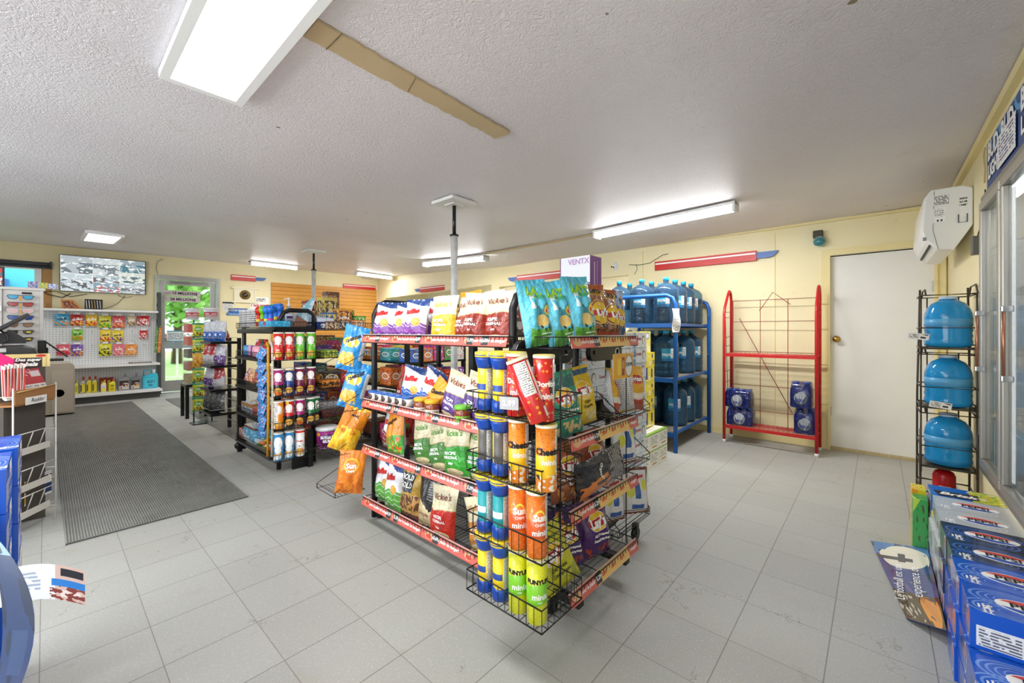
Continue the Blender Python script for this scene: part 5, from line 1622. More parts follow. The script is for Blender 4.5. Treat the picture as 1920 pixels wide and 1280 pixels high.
# ------------------------------------------------------------ main snack gondola
GX, GY = 1.88, 1.85
gon = empty('snack_gondola', (GX, GY, 0), 0, 'black wire shelving gondola of crisp bags with red price strips, nearest the camera', 'shelving')
def gp(mb): 
    mb.v = [(x - GX, y - GY, z) for x, y, z in mb.v]
    return mb
DECK = (.13, .46, .755, 1.165)
YN, YF = 1.215, 2.46
def wire_shelf(x0, x1, y0, y1, z, fence=.05, step=.028, nm='wire_shelf', along='y', root=gon, off=None):
    mb = MB()
    r = .0016
    n = int((y1 - y0) / step)
    for i in range(n + 1):
        y = y0 + (y1 - y0) * i / n
        mb.tube([(x0, y, z), (x1, y, z)], r, 4)
    for k in range(5):
        x = x0 + (x1 - x0) * k / 4
        mb.tube([(x, y0, z - .003), (x, y1, z - .003)], .0028, 4)
    if fence:
        for (a, b) in (((x0, y0), (x0, y1)), ((x0, y0), (x1, y0)), ((x1, y0), (x1, y1)), ((x0, y1), (x1, y1))):
            L = math.hypot(b[0] - a[0], b[1] - a[1])
            m = int(L / .026)
            mb.tube([(a[0], a[1], z + fence), (b[0], b[1], z + fence)], .0026, 5)
            for i in range(m + 1):
                px, py = a[0] + (b[0] - a[0]) * i / m, a[1] + (b[1] - a[1]) * i / m
                mb.tube([(px, py, z), (px, py, z + fence)], r, 4)
    ox, oy = (GX, GY) if off is None else off
    mb.v = [(x - ox, y - oy, zz) for x, y, zz in mb.v]
    return mb.build(nm, M_WIRE, root)
for z in DECK:
    wire_shelf(1.345, 1.75, YN, YF, z, .045)
    wire_shelf(2.0, 2.42, YN, YF, z, .045)
    wire_shelf(1.385, 2.0, .915, 1.195, z, .045)
# upright loops
for y in (1.26, 2.47):
    for x0, x1 in ((1.43, 1.80), (1.96, 2.33)):
        mb = MB(); mb.tube([(x0, y, .02), (x0, y, 1.34), (x0 + .03, y, 1.40), (x0 + .08, y, 1.425), (x1 - .08, y, 1.425), (x1 - .03, y, 1.40), (x1, y, 1.34), (x1, y, .02)], .019, 8)
        gp(mb).build('upright', M_BLACK, gon)
for x in (1.76, 1.99):
    mb = MB(); mb.box(x - .02, 1.86, .06, x + .02, 1.90, 1.30); gp(mb).build('upright', M_BLACK, gon)
for y in (1.45, 2.1):
    mb = MB()
    for z in (.3, .62, .95, 1.24):
        mb.tube([(1.76, YN + .04, z), (1.76, YF, z)], .0028, 5)
    gp(mb).build('back_wires', M_WIRE, gon) if y < 1.5 else None
mb = MB()
for y in (1.22, 2.44):
    mb.box(1.45, y - .02, .05, 2.32, y + .02, .10)
mb.box(1.44, 1.2, .06, 1.48, 2.46, .10); mb.box(2.3, 1.2, .06, 2.34, 2.46, .10)
gp(mb).build('base_frame', M_BLACK, gon)
for x in (1.47, 2.31):
    for y in (1.07, 2.46):
        mb = MB(); mb.lathe([(.0, -.012), (.036, -.012), (.04, -.006), (.04, .006), (.036, .012), (0, .012)], 20, (x, y, .04), axis='y'); mb.box(x - .015, y - .016, .04, x + .015, y + .016, .10)
        gp(mb).build('caster', M_BLACKP, gon)
mb = MB(); mb.box(1.47, .93, .075, 1.51, 1.22, .105); mb.box(1.9, .93, .075, 1.94, 1.22, .105); gp(mb).build('base_frame', M_BLACK, gon)
# rounded end brackets
def bracket(x0, x1, y, z0, z1, t=.03):
    r = (z1 - z0) / 2
    zc = (z0 + z1) / 2
    pts = []
    for i in range(9):
        a = -PI / 2 + PI * i / 8
        pts.append((x1 - r + r * math.cos(a), zc + r * math.sin(a)))
    for i in range(9):
        a = PI / 2 + PI * i / 8
        pts.append((x0 + r + r * math.cos(a), zc + r * math.sin(a)))
    M = Matrix(((1, 0, 0, 0), (0, 0, -1, 0), (0, 1, 0, 0), (0, 0, 0, 1)))
    mb = MB(); mb.prism(pts, -y, -y + t, 0, M)
    for xx in (x1 - r, x0 + r):
        mb.lathe([(0, -.006), (.012, -.006), (.012, 0), (0, 0)], 14, (xx, y - t, zc), axis='y')
    gp(mb).build('end_bracket', M_BLACKP, gon, bevel=.003)
for i, z in enumerate(DECK):
    if i == 3:
        bracket(1.33, 1.78, YN - .03, z - .09, z + .03)
        bracket(1.98, 2.36, YN - .005, z - .10, z + .0)
    else:
        bracket(1.36, 1.76, YN - .005, z - .02, z + .09)
        bracket(1.90, 2.38, YN - .005, z - .03, z + .09)
# price strips
STRIP = design('strip_red', '#dc6a5e', [('ell', .10, .5, .045, .34, '#e0b083'), ('ell', .105, .4, .035, .18, '#d24a40'), ('ell', .60, .5, .045, .34, '#e0b083'), ('ell', .605, .4, .035, .18, '#d24a40'), ('band', .92, 1, '#c9b9b4'), ('band', 0, .05, '#b5524a')], .3)
STRIP2 = design('strip_yellow', '#efc478', [('rect', 0, 0, .34, 1, '#dc6a5e'), ('ell', .08, .5, .05, .34, '#e0b083'), ('rect', .84, 0, 1, 1, '#dc6a5e'), ('band', .92, 1, '#c9b9b4')], .3)
M_TAG = mat('price_tag_dark', '#3a3d3e', .4)
def strip(p, ex, L, z, m, words, tags, up=.054, parent=gon):
    """p left end as seen, ex unit direction, faces to the right-hand normal of ex (towards the shopper)"""
    ex = Vector((*ex, 0)); nrm = Vector((ex.y, -ex.x, 0))
    p = Vector((p[0], p[1], z))
    upv = (Vector((0, 0, 1)) - nrm * .35).normalized()
    mb = MB()
    q = [p, p + ex * L, p + ex * L + upv * up, p + upv * up]
    bk = [a - nrm * .003 for a in q]
    mb.add(q + bk, [(0, 1, 2, 3), (7, 6, 5, 4), (0, 4, 5, 1), (1, 5, 6, 2), (2, 6, 7, 3), (3, 7, 4, 0)], 0, [((0, 0), (1, 0), (1, 1), (0, 1))] * 6)
    s = gp(mb).build('price_strip', m, parent)
    off = nrm * .0012
    for (f, body, mm) in words:
        tb = MB(); letter(tb, body, up * (.36 if '$' in body else .42), flat(p + ex * (L * f) + upv * up * .5 + off, ex, upv), bold=.02, shear=.25, spacing=.92)
        gp(tb).build('lettering', mm, s)
    for (f, body) in tags:
        tb = MB()
        c = p + ex * (L * f) + upv * up * .52 + off
        a, b = ex * .022, upv * up * .42
        tb.add([c - a - b, c + a - b, c + a + b, c - a + b], [(0, 1, 2, 3)])
        tg = gp(tb).build('price_tag', M_TAG, s)
        tb = MB(); letter(tb, body, up * .42, flat(c + off, ex, upv), bold=.03)
        gp(tb).build('lettering', W_, tg)
    return s
pw = 'pour le plaisir de manger!'
for i, z in enumerate(DECK):
    zz = z + (.0 if i < 3 else 0)
    half = (YF - YN + .01) / 2
    for k in range(2):
        y1 = YF + .01 - k * half
        strip((1.335, y1), (0, -1), half - .004, zz, STRIP, [(.32, pw, W_), (.82, pw if i else ('good food' if k else pw), W_)], [((.30, .78)[k] if i % 2 else (.5, .2)[k], ('5.29', '5.59')[(i + k) % 2]), (.96 if (i + k) % 2 else .62, '5.59' if k else '5.29')])
    strip((1.385, .905), (1, 0), .61, zz, STRIP2 if i < 3 else STRIP2, [(.22, 'pour le plaisir', W_), (.44, '2/$10', RD_), (.58, '2/$10', RD_), (.72, '2/$10', RD_), (.92, 'manger!', W_)], [(.36 if i == 0 else .33, '5.29')])
# can baskets on the near left corner
CANZ = (.243, .468, .700, .930)
for z in CANZ:
    mb = MB()
    x0, x1, y0, y1 = 1.076, 1.32, .822, 1.185
    for zz in (z, z + .075):
        mb.tube([(x0, y0, zz), (x1, y0, zz), (x1, y1, zz), (x0, y1, zz)], .0028, 5, closed=True)
    for k in range(12):
        y = y0 + (y1 - y0) * k / 11
        mb.tube([(x0, y, z + .075), (x0, y, z - .002), (x1, y, z - .002), (x1, y, z + .075)], .0017, 4)
    for k in range(8):
        x = x0 + (x1 - x0) * k / 7
        mb.tube([(x, y0, z + .075), (x, y0, z - .002), (x, y1, z - .002), (x, y1, z + .075)], .0017, 4)
    gp(mb).build('can_basket', M_WIRE, gon)
mb = MB()
for x, y in ((1.335, .928), (1.335, 1.19)):
    mb.tube([(x, y, .14), (x, y, 1.14), (x + .05, y + .0, 1.14)], .003, 6)
mb.tube([(1.995, .975, .14), (1.995, .975, 1.12)], .003, 6)
gp(mb).build('basket_rail', M_WIRE, gon)
# sloped side fences at the right end
for z in DECK[:3]:
    mb = MB()
    for x in (2.03, 2.42):
        mb.tube([(x, 1.2, z), (x, .93 + .1, z), (x, .93 + .1, z + .04), (x, 1.16, z + .14), (x, 1.2, z + .14)], .003, 5)
    for zz in (0, .02, .04):
        mb.tube([(2.03, 1.03, z + zz), (2.42, 1.03, z + zz)], .0025, 5)
    for k in range(6):
        mb.tube([(2.03, 1.04 + k * .03, z), (2.42, 1.04 + k * .03, z)], .002, 4)
    gp(mb).build('side_basket', M_WIRE, gon)
# far-left side baskets
for i, z in enumerate((.19, .45, .72, .965)):
    mb = MB()
    xa, xb, ya, yb = 1.20, 1.40, 2.54, 2.80
    mb.tube([(xb, ya, z), (xa, ya, z), (xa, yb, z), (xb, yb, z)], .0022, 5, closed=True)
    mb.tube([(xb, ya, z + .12), (xa, ya, z + .03), (xa, yb, z + .03), (xb, yb, z + .12)], .0022, 5)
    for (x, y) in ((xa, ya), (xa, yb)):
        mb.tube([(x, y, z), (x, y, z + .03)], .003, 5)
    for k in range(6):
        mb.tube([(xa + (xb - xa) * k / 8, ya, z), (xa + (xb - xa) * k / 8, yb, z)], .0018, 4)
    gp(mb).build('side_basket', M_WIRE, gon)

# ------------------------------------------------------------ what stands on it
G1 = 'crisp bags on the snack gondola'
def bag(p, x, y, z, label, rz=RB, tilt=-.12, roll=0, sc=None):
    return p.put((x, y, z), (tilt, roll, rz), label, G1, sc)
rn = random.Random(4)
T = DECK[3] + .006
bag(B_ruf_purple, 1.44, 2.385, T, 'white and purple zigzag bag, leftmost on the top shelf', RB + .1, roll=.03)
bag(B_ruf_purple, 1.45, 2.20, T, 'white and purple zigzag bag, second from left on the top shelf', RB - .15, roll=-.02, sc=(.85, 1, .97))
bag(B_ruf_purple, 1.43, 2.03, T, 'white and purple zigzag bag, third from left, widest of the front three', RB + .05, roll=.02)
bag(B_ruf_purple, 1.58, 2.24, T, 'white and purple zigzag bag behind the leftmost ones on the top shelf', RB - .2, sc=1.08)
bag(B_ruf_purple, 1.60, 2.02, T, 'white and purple zigzag bag behind, by the orange bags', RB + .2, sc=1.08)
bag(B_orange, 1.62, 1.84, T, 'orange bag set back in the gap of the top shelf', RB, sc=.8)
bag(B_v_yellow, 1.44, 1.78, T, 'cream and yellow bag in the middle of the top shelf', RB + .1, roll=-.03)
bag(B_orange, 1.56, 1.72, T, 'orange bag rising behind the cream and yellow bag', RB - .1, sc=1.12)
bag(B_v_brown, 1.47, 1.64, T, 'cream and brown bag just right of the yellow one, partly hidden', RB - .2, sc=(.8, 1, .95))
bag(B_v_brown, 1.43, 1.53, T, 'cream and brown bag, middle of three on the top shelf', RB + .1, roll=.04, sc=(.8, 1, 1))
bag(B_v_brown, 1.55, 1.46, T, 'cream and brown bag turned away behind the middle one', RB + PI * .9, sc=1.05)
bag(B_v_brown, 1.44, 1.365, T, 'cream and brown bag at the right end of the top shelf', RB + .02, roll=-.02, sc=(1, 1, 1))
Z2 = DECK[2] + .006
bag(B_dkred, 1.56, 2.33, Z2, 'deep red glossy bag at the left of the second shelf', RB - .1)
bag(B_dkred, 1.66, 2.20, Z2, 'deep red bag standing behind its twin on the second shelf', RB + .2, sc=.95)
bag(B_ruf_blue, 1.47, 2.13, Z2 + .01, 'white and blue zigzag bag, left of the pair on the second shelf', RB + .1, roll=.12)
bag(B_ruf_blue, 1.48, 1.98, Z2 + .01, 'white and blue zigzag bag leaning right, right of the pair', RB - .05, roll=.32)
bag(B_orange, 1.45, 1.91, Z2 + .015, 'orange and red cheese bag slumped far to the right on the second shelf', RB, roll=.62)
bag(B_v_purple, 1.43, 1.71, Z2, 'cream and purple bag leaning right, left of two', RB, roll=.28)
bag(B_v_purple, 1.44, 1.56, Z2, 'cream and purple bag leaning right, right of two', RB, roll=.26)
bag(B_classic, 1.5, 1.42, Z2, 'pale yellow bag behind the blue-lidded canisters', RB + .3, sc=.95)
Z3 = DECK[1] + .006
bag(B_ruf_red, 1.50, 2.37, Z3, 'white blue and maroon bag at the left of the third shelf', RB + .1)
bag(B_dkred, 1.62, 2.38, Z3, 'deep red bag behind at the far left of the third shelf', RB + .1)
bag(B_orgreen, 1.43, 2.22, Z3, 'orange and green bag leaning left on the third shelf', RB, roll=-.16)
bag(B_dkred, 1.56, 2.03, Z3, 'deep red bag set back right of the orange and green bag', RB, sc=.9)
bag(B_v_green, 1.45, 1.955, Z3, 'cream and green bag leaning left, leftmost of the green ones', RB + .15, roll=-.16, sc=(.85, 1, 1))
bag(B_v_green, 1.45, 1.80, Z3, 'cream and green bag leaning left, second of the green ones', RB + .1, roll=-.22)
bag(B_v_lime, 1.60, 1.72, Z3 + .01, 'cream and green bag standing behind the leaning green ones', RB, sc=1.08)
bag(B_v_lime, 1.44, 1.66, Z3, 'cream and bright green bag, third of the green ones', RB, roll=-.13)
bag(B_v_lime, 1.46, 1.51, Z3, 'cream and bright green bag beside the canister basket', RB - .1, roll=-.05)
bag(B_ruf_blue, 1.66, 1.90, Z3, 'blue topped bag at the back of the third shelf', RB, sc=1.05)
Z4 = DECK[0] + .006
bag(B_ruf_green, 1.45, 2.40, Z4, 'white and green zigzag bag, leftmost on the bottom shelf', RB + .1, roll=.02, sc=(.9, 1, 1.1))
bag(B_ruf_green, 1.42, 2.24, Z4, 'white and green zigzag bag, second on the bottom shelf', RB - .05, roll=-.03, sc=(.95, 1, 1.12))
bag(B_rold, 1.43, 2.06, Z4, 'gold and brown pretzel bag on the bottom shelf', RB, roll=-.02, sc=1.08)
bag(B_black, 1.43, 1.88, Z4, 'black and cream bag on the bottom shelf', RB + .05, roll=-.05)
bag(B_v_red, 1.39, 1.725, Z4, 'cream and bright red bag standing forward on the bottom shelf', RB + .18, roll=.0, sc=(.9, 1, 1.05))
bag(B_v_amber, 1.45, 1.47, Z4, 'cream and amber bag leaning left, alone on the bottom shelf', RB + .1, roll=-.28, sc=(.9, 1, 1))
# other side of the gondola, seen through the wires
back = [B_dkred, B_ruf_blue, B_lgreen, B_purple, B_orange, B_bbq]
cn = {id(B_dkred): 'deep red', id(B_ruf_blue): 'white and blue', id(B_lgreen): 'green', id(B_purple): 'purple', id(B_orange): 'orange', id(B_bbq): 'brown'}
for i, z in enumerate(DECK[:3]):
    for k in range(5):
        p = back[(i * 2 + k) % 6]
        bag(p, 2.22, 2.33 - k * .22, z + .006, '%s bag on the gondola far side, %s shelf, %s from far end' % (cn[id(p)], ('bottom', 'third', 'second')[i], ('first', 'second', 'third', 'fourth', 'fifth')[k]), -RB + rn.uniform(-.2, .2))
bag(B_dkred, 1.92, 1.5, T, 'red bag top showing behind the right bags of the top shelf', -RB)
bag(B_dkred, 2.12, 1.25, T, 'red bag behind the copper bags on the end shelf', 0, sc=1.12)
bag(B_dkred, 1.86, 1.20, T, 'red bag behind the sky blue bags on the end shelf', 0, sc=1.2)
bag(B_orange, 2.28, 1.30, T, 'orange red bag behind the right end of the top end shelf', .2, sc=.98)
bag(B_gold, 2.20, 1.45, T, 'copper bag farthest back on the top end shelf', .2, sc=.95)
# end shelves facing the aisle
bag(B_teal, 1.44, 1.10, T, 'sky blue bag with green letters, left of the three', -.35, roll=-.14, sc=(.85, 1, .95))
bag(B_teal, 1.545, 1.05, T, 'sky blue bag with green letters, middle of the three', -.3, roll=-.22, sc=(.9, 1, .95))
bag(B_teal, 1.64, 1.01, T, 'sky blue bag with green letters, right of the three, tallest', -.2, roll=-.10, sc=(1, 1, 1.03))
bag(B_gold, 1.80, 1.03, T, 'copper and gold bag, left of the pair on the top end shelf', -.15, roll=.0, sc=(.95, 1, 1))
bag(B_gold, 1.935, 1.03, T, 'copper and gold bag, right of the pair on the top end shelf', -.1, roll=.02, sc=(.85, 1, .95))
bag(B_blueor, 2.055, 1.06, T, 'blue and orange bag at the right end of the top end shelf', -.2, roll=.03, sc=(.95, 1, 1))
bag(B_lgreen, 1.53, 1.03, Z2 + .01, 'green bag with yellow badge on the second end shelf', -.25, roll=-.12, sc=1.06)
bag(B_classic, 1.70, 1.05, Z2 + .03, 'yellow bag with yellow and red badge on the second end shelf', -.2, roll=-.10, sc=1.02)
bag(B_fritos, 2.10, 1.10, Z2 + .01, 'yellow and orange corn chip bag turned aside, left of two', .6, sc=.95)
bag(B_fritos, 2.31, 1.08, Z2 + .01, 'yellow and orange corn chip bag facing the aisle, right of two', -.35, roll=.10)
bag(B_fritos, 2.21, 1.09, Z2 + .01, 'corn chip bag showing its silver back between the two yellow fronts', PI - .7, roll=.12, sc=(.75, 1, .95))
bag(B_bbq, 1.57, 1.05, Z3, 'brown bag with yellow badge, left on the third end shelf', -.3, sc=1.0)
bag(B_bbq, 1.80, 1.05, Z3, 'brown bag with yellow badge, right on the third end shelf', -.2, sc=1.03)
bag(B_bbqblack, 1.50, .965, Z3 + .11, 'black bag lying on its side behind the third price strip', -.08, tilt=0, roll=PI / 2 - .12, sc=(.85, 1, 1.25))
bag(B_purple, 1.60, 1.07, Z4, 'purple bag with yellow badge, left on the bottom end shelf', -.35, roll=-.05, sc=1.02)
bag(B_purple, 1.78, 1.03, Z4, 'purple bag with yellow badge, right on the bottom end shelf', -.25, roll=-.03, sc=1.08)
bag(B_lime, 1.46, 1.0, Z4 + .01, 'lime yellow bag slumped left on the bottom end shelf', -.35, roll=-.38, sc=1.05)
bag(B_pretz, 2.20, 1.08, Z3 + .01, 'white bag with blue figure on the third right-hand shelf', -.3)
bag(B_pretz, 2.17, 1.14, Z4, 'white bag with blue figure on the bottom right-hand shelf', -.35)
bag(B_pretz, 2.36, 1.09, Z4, 'white and brown bag at the far right of the bottom shelf', -.6)
# side baskets at the far left
bag(B_cheezy, 1.32, 2.62, .975, 'sky blue cheese snack bag in the upper side basket', -.7, roll=.22)
bag(B_cheezy, 1.32, 2.60, .73, 'sky blue cheese snack bag in the lower side basket', -.7, roll=.25)
bag(B_yellowpuff, 1.26, 2.60, .46, 'yellow orange bag tilted right in a side basket', -.7, roll=.40)
bag(B_sun, 1.28, 2.53, .20, 'orange bag in the lowest side basket', -.65, roll=.12)

# dips and jars on the second shelf
def small_tub():
    o = tag(MB().lathe([(.026, 0), (.031, .004), (.033, .048)], 20, uvz=(0, .05)).build('dip_tub', design('tub_label', '#eeeae2', [('ell', .5, .45, .12, .4, '#4a3a34'), ('band', .85, 1, '#c9d4e6')], .35)), cat='tub')
    MB().lathe([(.035, .046), (.035, .054), (.03, .057), (0, .057)], 20).build('lid', mat('tub_lid', '#2d62b0', .3), o)
    return o
tub = Proto(small_tub)
for k in range(6):
    tub.put((1.385, 2.40 - k * .074, Z2 + .04), RB, 'small white dip tub with blue lid, %s from the left of the second shelf' % ('first', 'second', 'third', 'fourth', 'fifth', 'sixth')[k], 'dip tubs in a row')
def jar(lid, key, label, lw):
    def mk():
        o = tag(MB().lathe([(.036, 0), (.042, .006), (.042, .07), (.038, .08)], 24, uvz=(0, .08)).build('salsa_jar', design('jar_' + key, '#8a3f22', [('rect', .3, .1, .7, .62, label), ('print', .34, .2, .66, .5, 14, '#6a5a44')], .15, 0, .5)), cat='jar')
        MB().lathe([(.041, .08), (.042, .083), (.042, .095), (.038, .099), (0, .099)], 24).build('lid', mat('jar_lid_' + key, lid, .35), o)
        return o
    return Proto(mk)
jy, jg = jar('#e0a822', 'y', '#d9d2c4', 0), jar('#6cb83a', 'g', '#8cc24a', 0)
jy.put((1.39, 1.905, Z2 + .005), -.9, 'brown salsa jar with yellow lid, left of two', 'salsa jars')
jy.put((1.385, 1.80, Z2 + .005), -.9, 'brown salsa jar with yellow lid, right of two', 'salsa jars')
jg.put((1.385, 1.555, Z2 + .005), -.9, 'brown salsa jar with green lid near the canisters')

# canisters in the corner baskets
GC = 'canisters in the corner baskets'
F = -.75
rowt = ((D_yel, D_yel, C_fun, C_fun), (D_teal, D_teal, C_sun, C_sun), (D_gry, D_gry, C_che, C_che), (D_yel, D_yel, C_dor, C_dor))
nmt = (('yellow dip canister with blue collar', 'lime green ring snack canister'), ('teal dip canister with blue collar', 'orange sun snack canister'), ('grey dip canister with blue collar', 'orange cheese snack canister'), ('yellow dip canister with blue collar', 'red nacho snack canister'))
lvl = 'lowest', 'second', 'third', 'top'
for i, z in enumerate(CANZ):
    for k, y in enumerate((1.125, 1.045, .958, .875)):
        if i == 2 and k == 3: y = .835
        if i == 3 and k == 3: y = .845
        p = rowt[i][k]
        nmx = nmt[i][k > 1]
        loc = (1.118, y, z + .004)
        rot = (0, 0, F + .15 * (k % 2))
        if i == 3 and k == 2:
            loc, rot = (1.125, .972, z + .004), (0, 0, F)
        p.put(loc, rot, '%s, %s basket, %s of its pair' % (nmx, lvl[i], ('left', 'right')[k % 2]), GC)
C_dor2.put((1.085, .835, .938), (-.10, -.36, F), 'red nacho canister tilted left, showing its white fact panel', GC)
for i, k, y in ((3, 0, 1.125), (3, 0, 1.045), (2, 0, 1.125), (2, 0, 1.045), (1, 0, 1.125)):
    p = rowt[i][0]
    p.put((1.205, y, CANZ[i] + .004), F, '%s in the back row, %s basket, %s' % (nmt[i][0], lvl[i], 'left' if y > 1.1 else 'right'), GC)
t = empty('price_tag_holder', (1.066, .955, .985), -PI / 2 + .35, 'small grey tag reading 2.99 clipped on the upper basket', 'price tag')
MB().box(-.035, -.003, -.022, .035, 0, .022).build('plate', mat('tag_grey', '#b9bbbd', .4), t)
mb = MB(); letter(mb, '2.99', .028, flat((0, -.0045, 0), (1, 0, 0), (0, 0, 1)), bold=.03); mb.build('lettering', W_, t)
t = empty('promo_tag', (1.80, .895, 1.075), 0, 'yellow hanging promo card with white oval below the top end strip', 'promo card')
mb = MB(); mb.box(-.10, -.002, -.062, .10, 0, .055)
mb.build('card', design('promo_yellow', '#eeb02c', [('ell', .78, .48, .19, .46, '#6a3f22'), ('ell', .78, .48, .17, .42, '#f0efec'), ('rect', .42, .12, .56, .85, '#a2452c'), ('rect', .2, .15, .38, .8, '#f2d04a'), ('ell', .49, .55, .05, .18, '#e0a04a')], .4), t)
mb = MB(); letter(mb, '2/9.99', .026, flat((.056, -.0035, 0), (1, 0, 0), (0, 0, 1)), bold=.02); mb.build('lettering', K_, t)
for x in (-.06, .05):
    mb = MB(); mb.tube([(x + .018 * math.cos(a), -.001, .062 + .02 * math.sin(a)) for a in [i * PI / 5 for i in range(10)]], .0018, 5, closed=True); mb.build('ring', M_CHROME, t)

# purple and silver carton standing on top of the gondola, small boxes behind
t = tag(carton(.145, .23, .25, [design('purple_side', '#dfe0e4', [('band', 0, .3, '#8a8f98', .05, 1), ('blob', 0, .0, 1, .4, 3, .5, '#70757e'), ('rect', .0, .0, .03, 1, '#5c2a70')], .25), M_PAPER, design('purple_end', '#7c2f92', [('rect', .35, .25, .43, .85, '#d9bfe2'), ('rect', .6, .15, .66, .9, '#b98acb')], .3), M_PAPER, M_PAPER, mat('purple_top', '#6c2a80', .4)],
        'appliance_carton', 'carton').put((2.37, 1.485, 1.47), (0, 0, 0)), 'tall purple and silver carton standing highest above the snack bags', 'carton')
mb = MB(); letter(mb, 'VENTX', .05, flat((-.0745, -.03, .215), (0, -1, 0), (0, 0, 1)), bold=.02); mb.build('lettering', mat('ink_lilac', '#b48ac0', .5), t)
o = carton(.50, .34, .27, [design('tray_box', '#4a4038', [('blob', 0, 0, 1, 1, 6, .5, '#a8a095'), ('blob', 0, 0, 1, 1, 9, .6, '#7a2a22')], .5)] * 6, 'display_carton', 'carton').put((2.18, 1.60, 1.20), 0, 'dark cluttered display carton behind the sky blue bags')
# ------------------------------------------------------------ pegboard shelf unit under the television
UX0, UX1 = -.60, 1.42
t = empty('pegboard_shelf_unit', (.41, 10.4, 0), 0, 'white pegboard shelving unit with two shelves against the television wall', 'shelving')
pegs = bpy.data.materials.new('pegboard'); pegs.use_nodes = True; MATS['pegboard'] = pegs
n = NT(pegs)
sp = n.new('ShaderNodeSeparateXYZ'); n.l.new(n.coord(), sp.inputs[0])
hx, hz = [n.m('SUBTRACT', n.m('FRACT', n.m('MULTIPLY', sp.outputs[i], 26)), .5) for i in (0, 2)]
hole = n.m('LESS_THAN', n.m('ADD', n.m('MULTIPLY', hx, hx), n.m('MULTIPLY', hz, hz)), .022)
n.l.new(n.mix(hole, srgb('#e2e4e6'), srgb('#6a6a6c')), n.b.inputs['Base Color'])
def up(mb): 
    mb.v = [(x - .41, y - 10.4, z) for x, y, z in mb.v]
    return mb
up(MB().box(UX0, 10.50, .09, UX1, 10.53, 1.60)).build('pegboard', pegs, t)
up(MB().box(UX0, 10.22, 1.575, UX1, 10.53, 1.61)).build('top_shelf', M_WHITE, t, bevel=.004)
up(MB().box(UX0, 10.10, .60, UX1 + .01, 10.50, .635)).build('shelf', M_WHITE, t, bevel=.004)
up(MB().box(UX0, 10.0, .115, UX1 + .03, 10.50, .155)).build('shelf', M_WHITE, t, bevel=.004)
up(MB().box(UX0, 10.06, 0, UX1, 10.50, .115)).build('kick_base', mat('kick_grey', '#4a4a4a', .6), t)
up(MB().box(UX1 + .0, 10.49, 0, UX1 + .03, 10.56, 2.0)).build('upright', mat('upright_black', '#1b1c1c', .4), t) if 0 else None
t2 = empty('dark_upright', (1.47, 10.46, 0), 0, 'tall dark grey upright strip between pegboard and glass door', 'post')
mb = MB(); mb.box(-.035, -.04, 0, .02, .04, 1.98); mb.build('bar', mat('upright_grey', '#4c5551', .4), t2)
mb = MB()
for z in (1.0, 1.4, 1.7, 1.9): mb.box(-.045, -.045, z, -.035, -.02, z + .06)
mb.build('clips', M_BLACKP, t2)
for k, (c, lb) in enumerate((('#d9742a', 'orange lanyard strip hanging at the right end of the pegboard'), ('#4a8a3a', 'green lanyard strip hanging beside the orange one'))):
    o = tag(MB().box(-.02, -.004, -.26, .02, .004, .22).build('lanyard', design('lanyard_' + c[1:], c, [('dots', 0, 0, 1, 1, 6, .2, '#f0e0b0')], .5)), lb, 'lanyard')
    o.location = (1.452 - .05 * k, 10.30, 1.08); o.rotation_euler = (0, .05, 0)
    h = MB(); h.tube([(0, 0, .22), (0, .0, .26), (0, .2, .26)], .003, 5); h.build('hook', M_STEEL, o)
# candy bags on pegs
CB = [('blue', .187, 1.426, .178, .196, '#3aa8d8', 'SOUR', '#f0a04a', 'sky blue'), ('red', .367, 1.423, .163, .186, '#c4252c', 'GUMMI', '#f1c84a', 'red'), ('yellow', .542, 1.422, .150, .197, '#f0c31c', 'PEACH', '#d9402a', 'bright yellow'),
      ('gy', .711, 1.399, .166, .208, '#d8d020', 'SOUR', '#4aa83a', 'yellow and green'), ('pink', .891, 1.402, .171, .212, '#d9444e', 'Fuzzy', '#f0b060', 'red and orange'), ('beige', 1.067, 1.425, .121, .177, '#d8c4a0', 'ALLAN', '#7a4a2a', 'beige'), ('red2', 1.232, 1.429, .181, .176, '#c8141c', 'CAN', '#f4f4f4', 'plain red'),
      ('green', .369, 1.166, .140, .186, '#7cc42c', 'SOUR', '#e8862a', 'lime green'), ('yr', .717, 1.148, .145, .212, '#f0d020', 'SOUR', '#c42a3a', 'yellow and red'), ('yp', .878, 1.142, .150, .206, '#efd428', 'SOUR', '#6a2f92', 'yellow and purple'), ('rs', 1.234, 1.164, .121, .156, '#cf2a32', 'TWIZ', '#f4f4f4', 'small red'),
      ('pr', .204, .910, .164, .187, '#e05a6a', 'Skittles', '#c41e2e', 'pink and red'), ('pu', .366, .901, .150, .198, '#6c3aa0', 'Skittles', '#e8a02a', 'purple'), ('ye', .714, .894, .172, .217, '#d8d418', 'SOUR', '#3a3a1c', 'yellow and black'), ('pk', .891, .889, .163, .205, '#e06a78', 'Fuzzy', '#f0c0b0', 'pink'), ('or', 1.058, .883, .161, .199, '#f0902c', 'Fuzzy', '#f4c890', 'orange')]
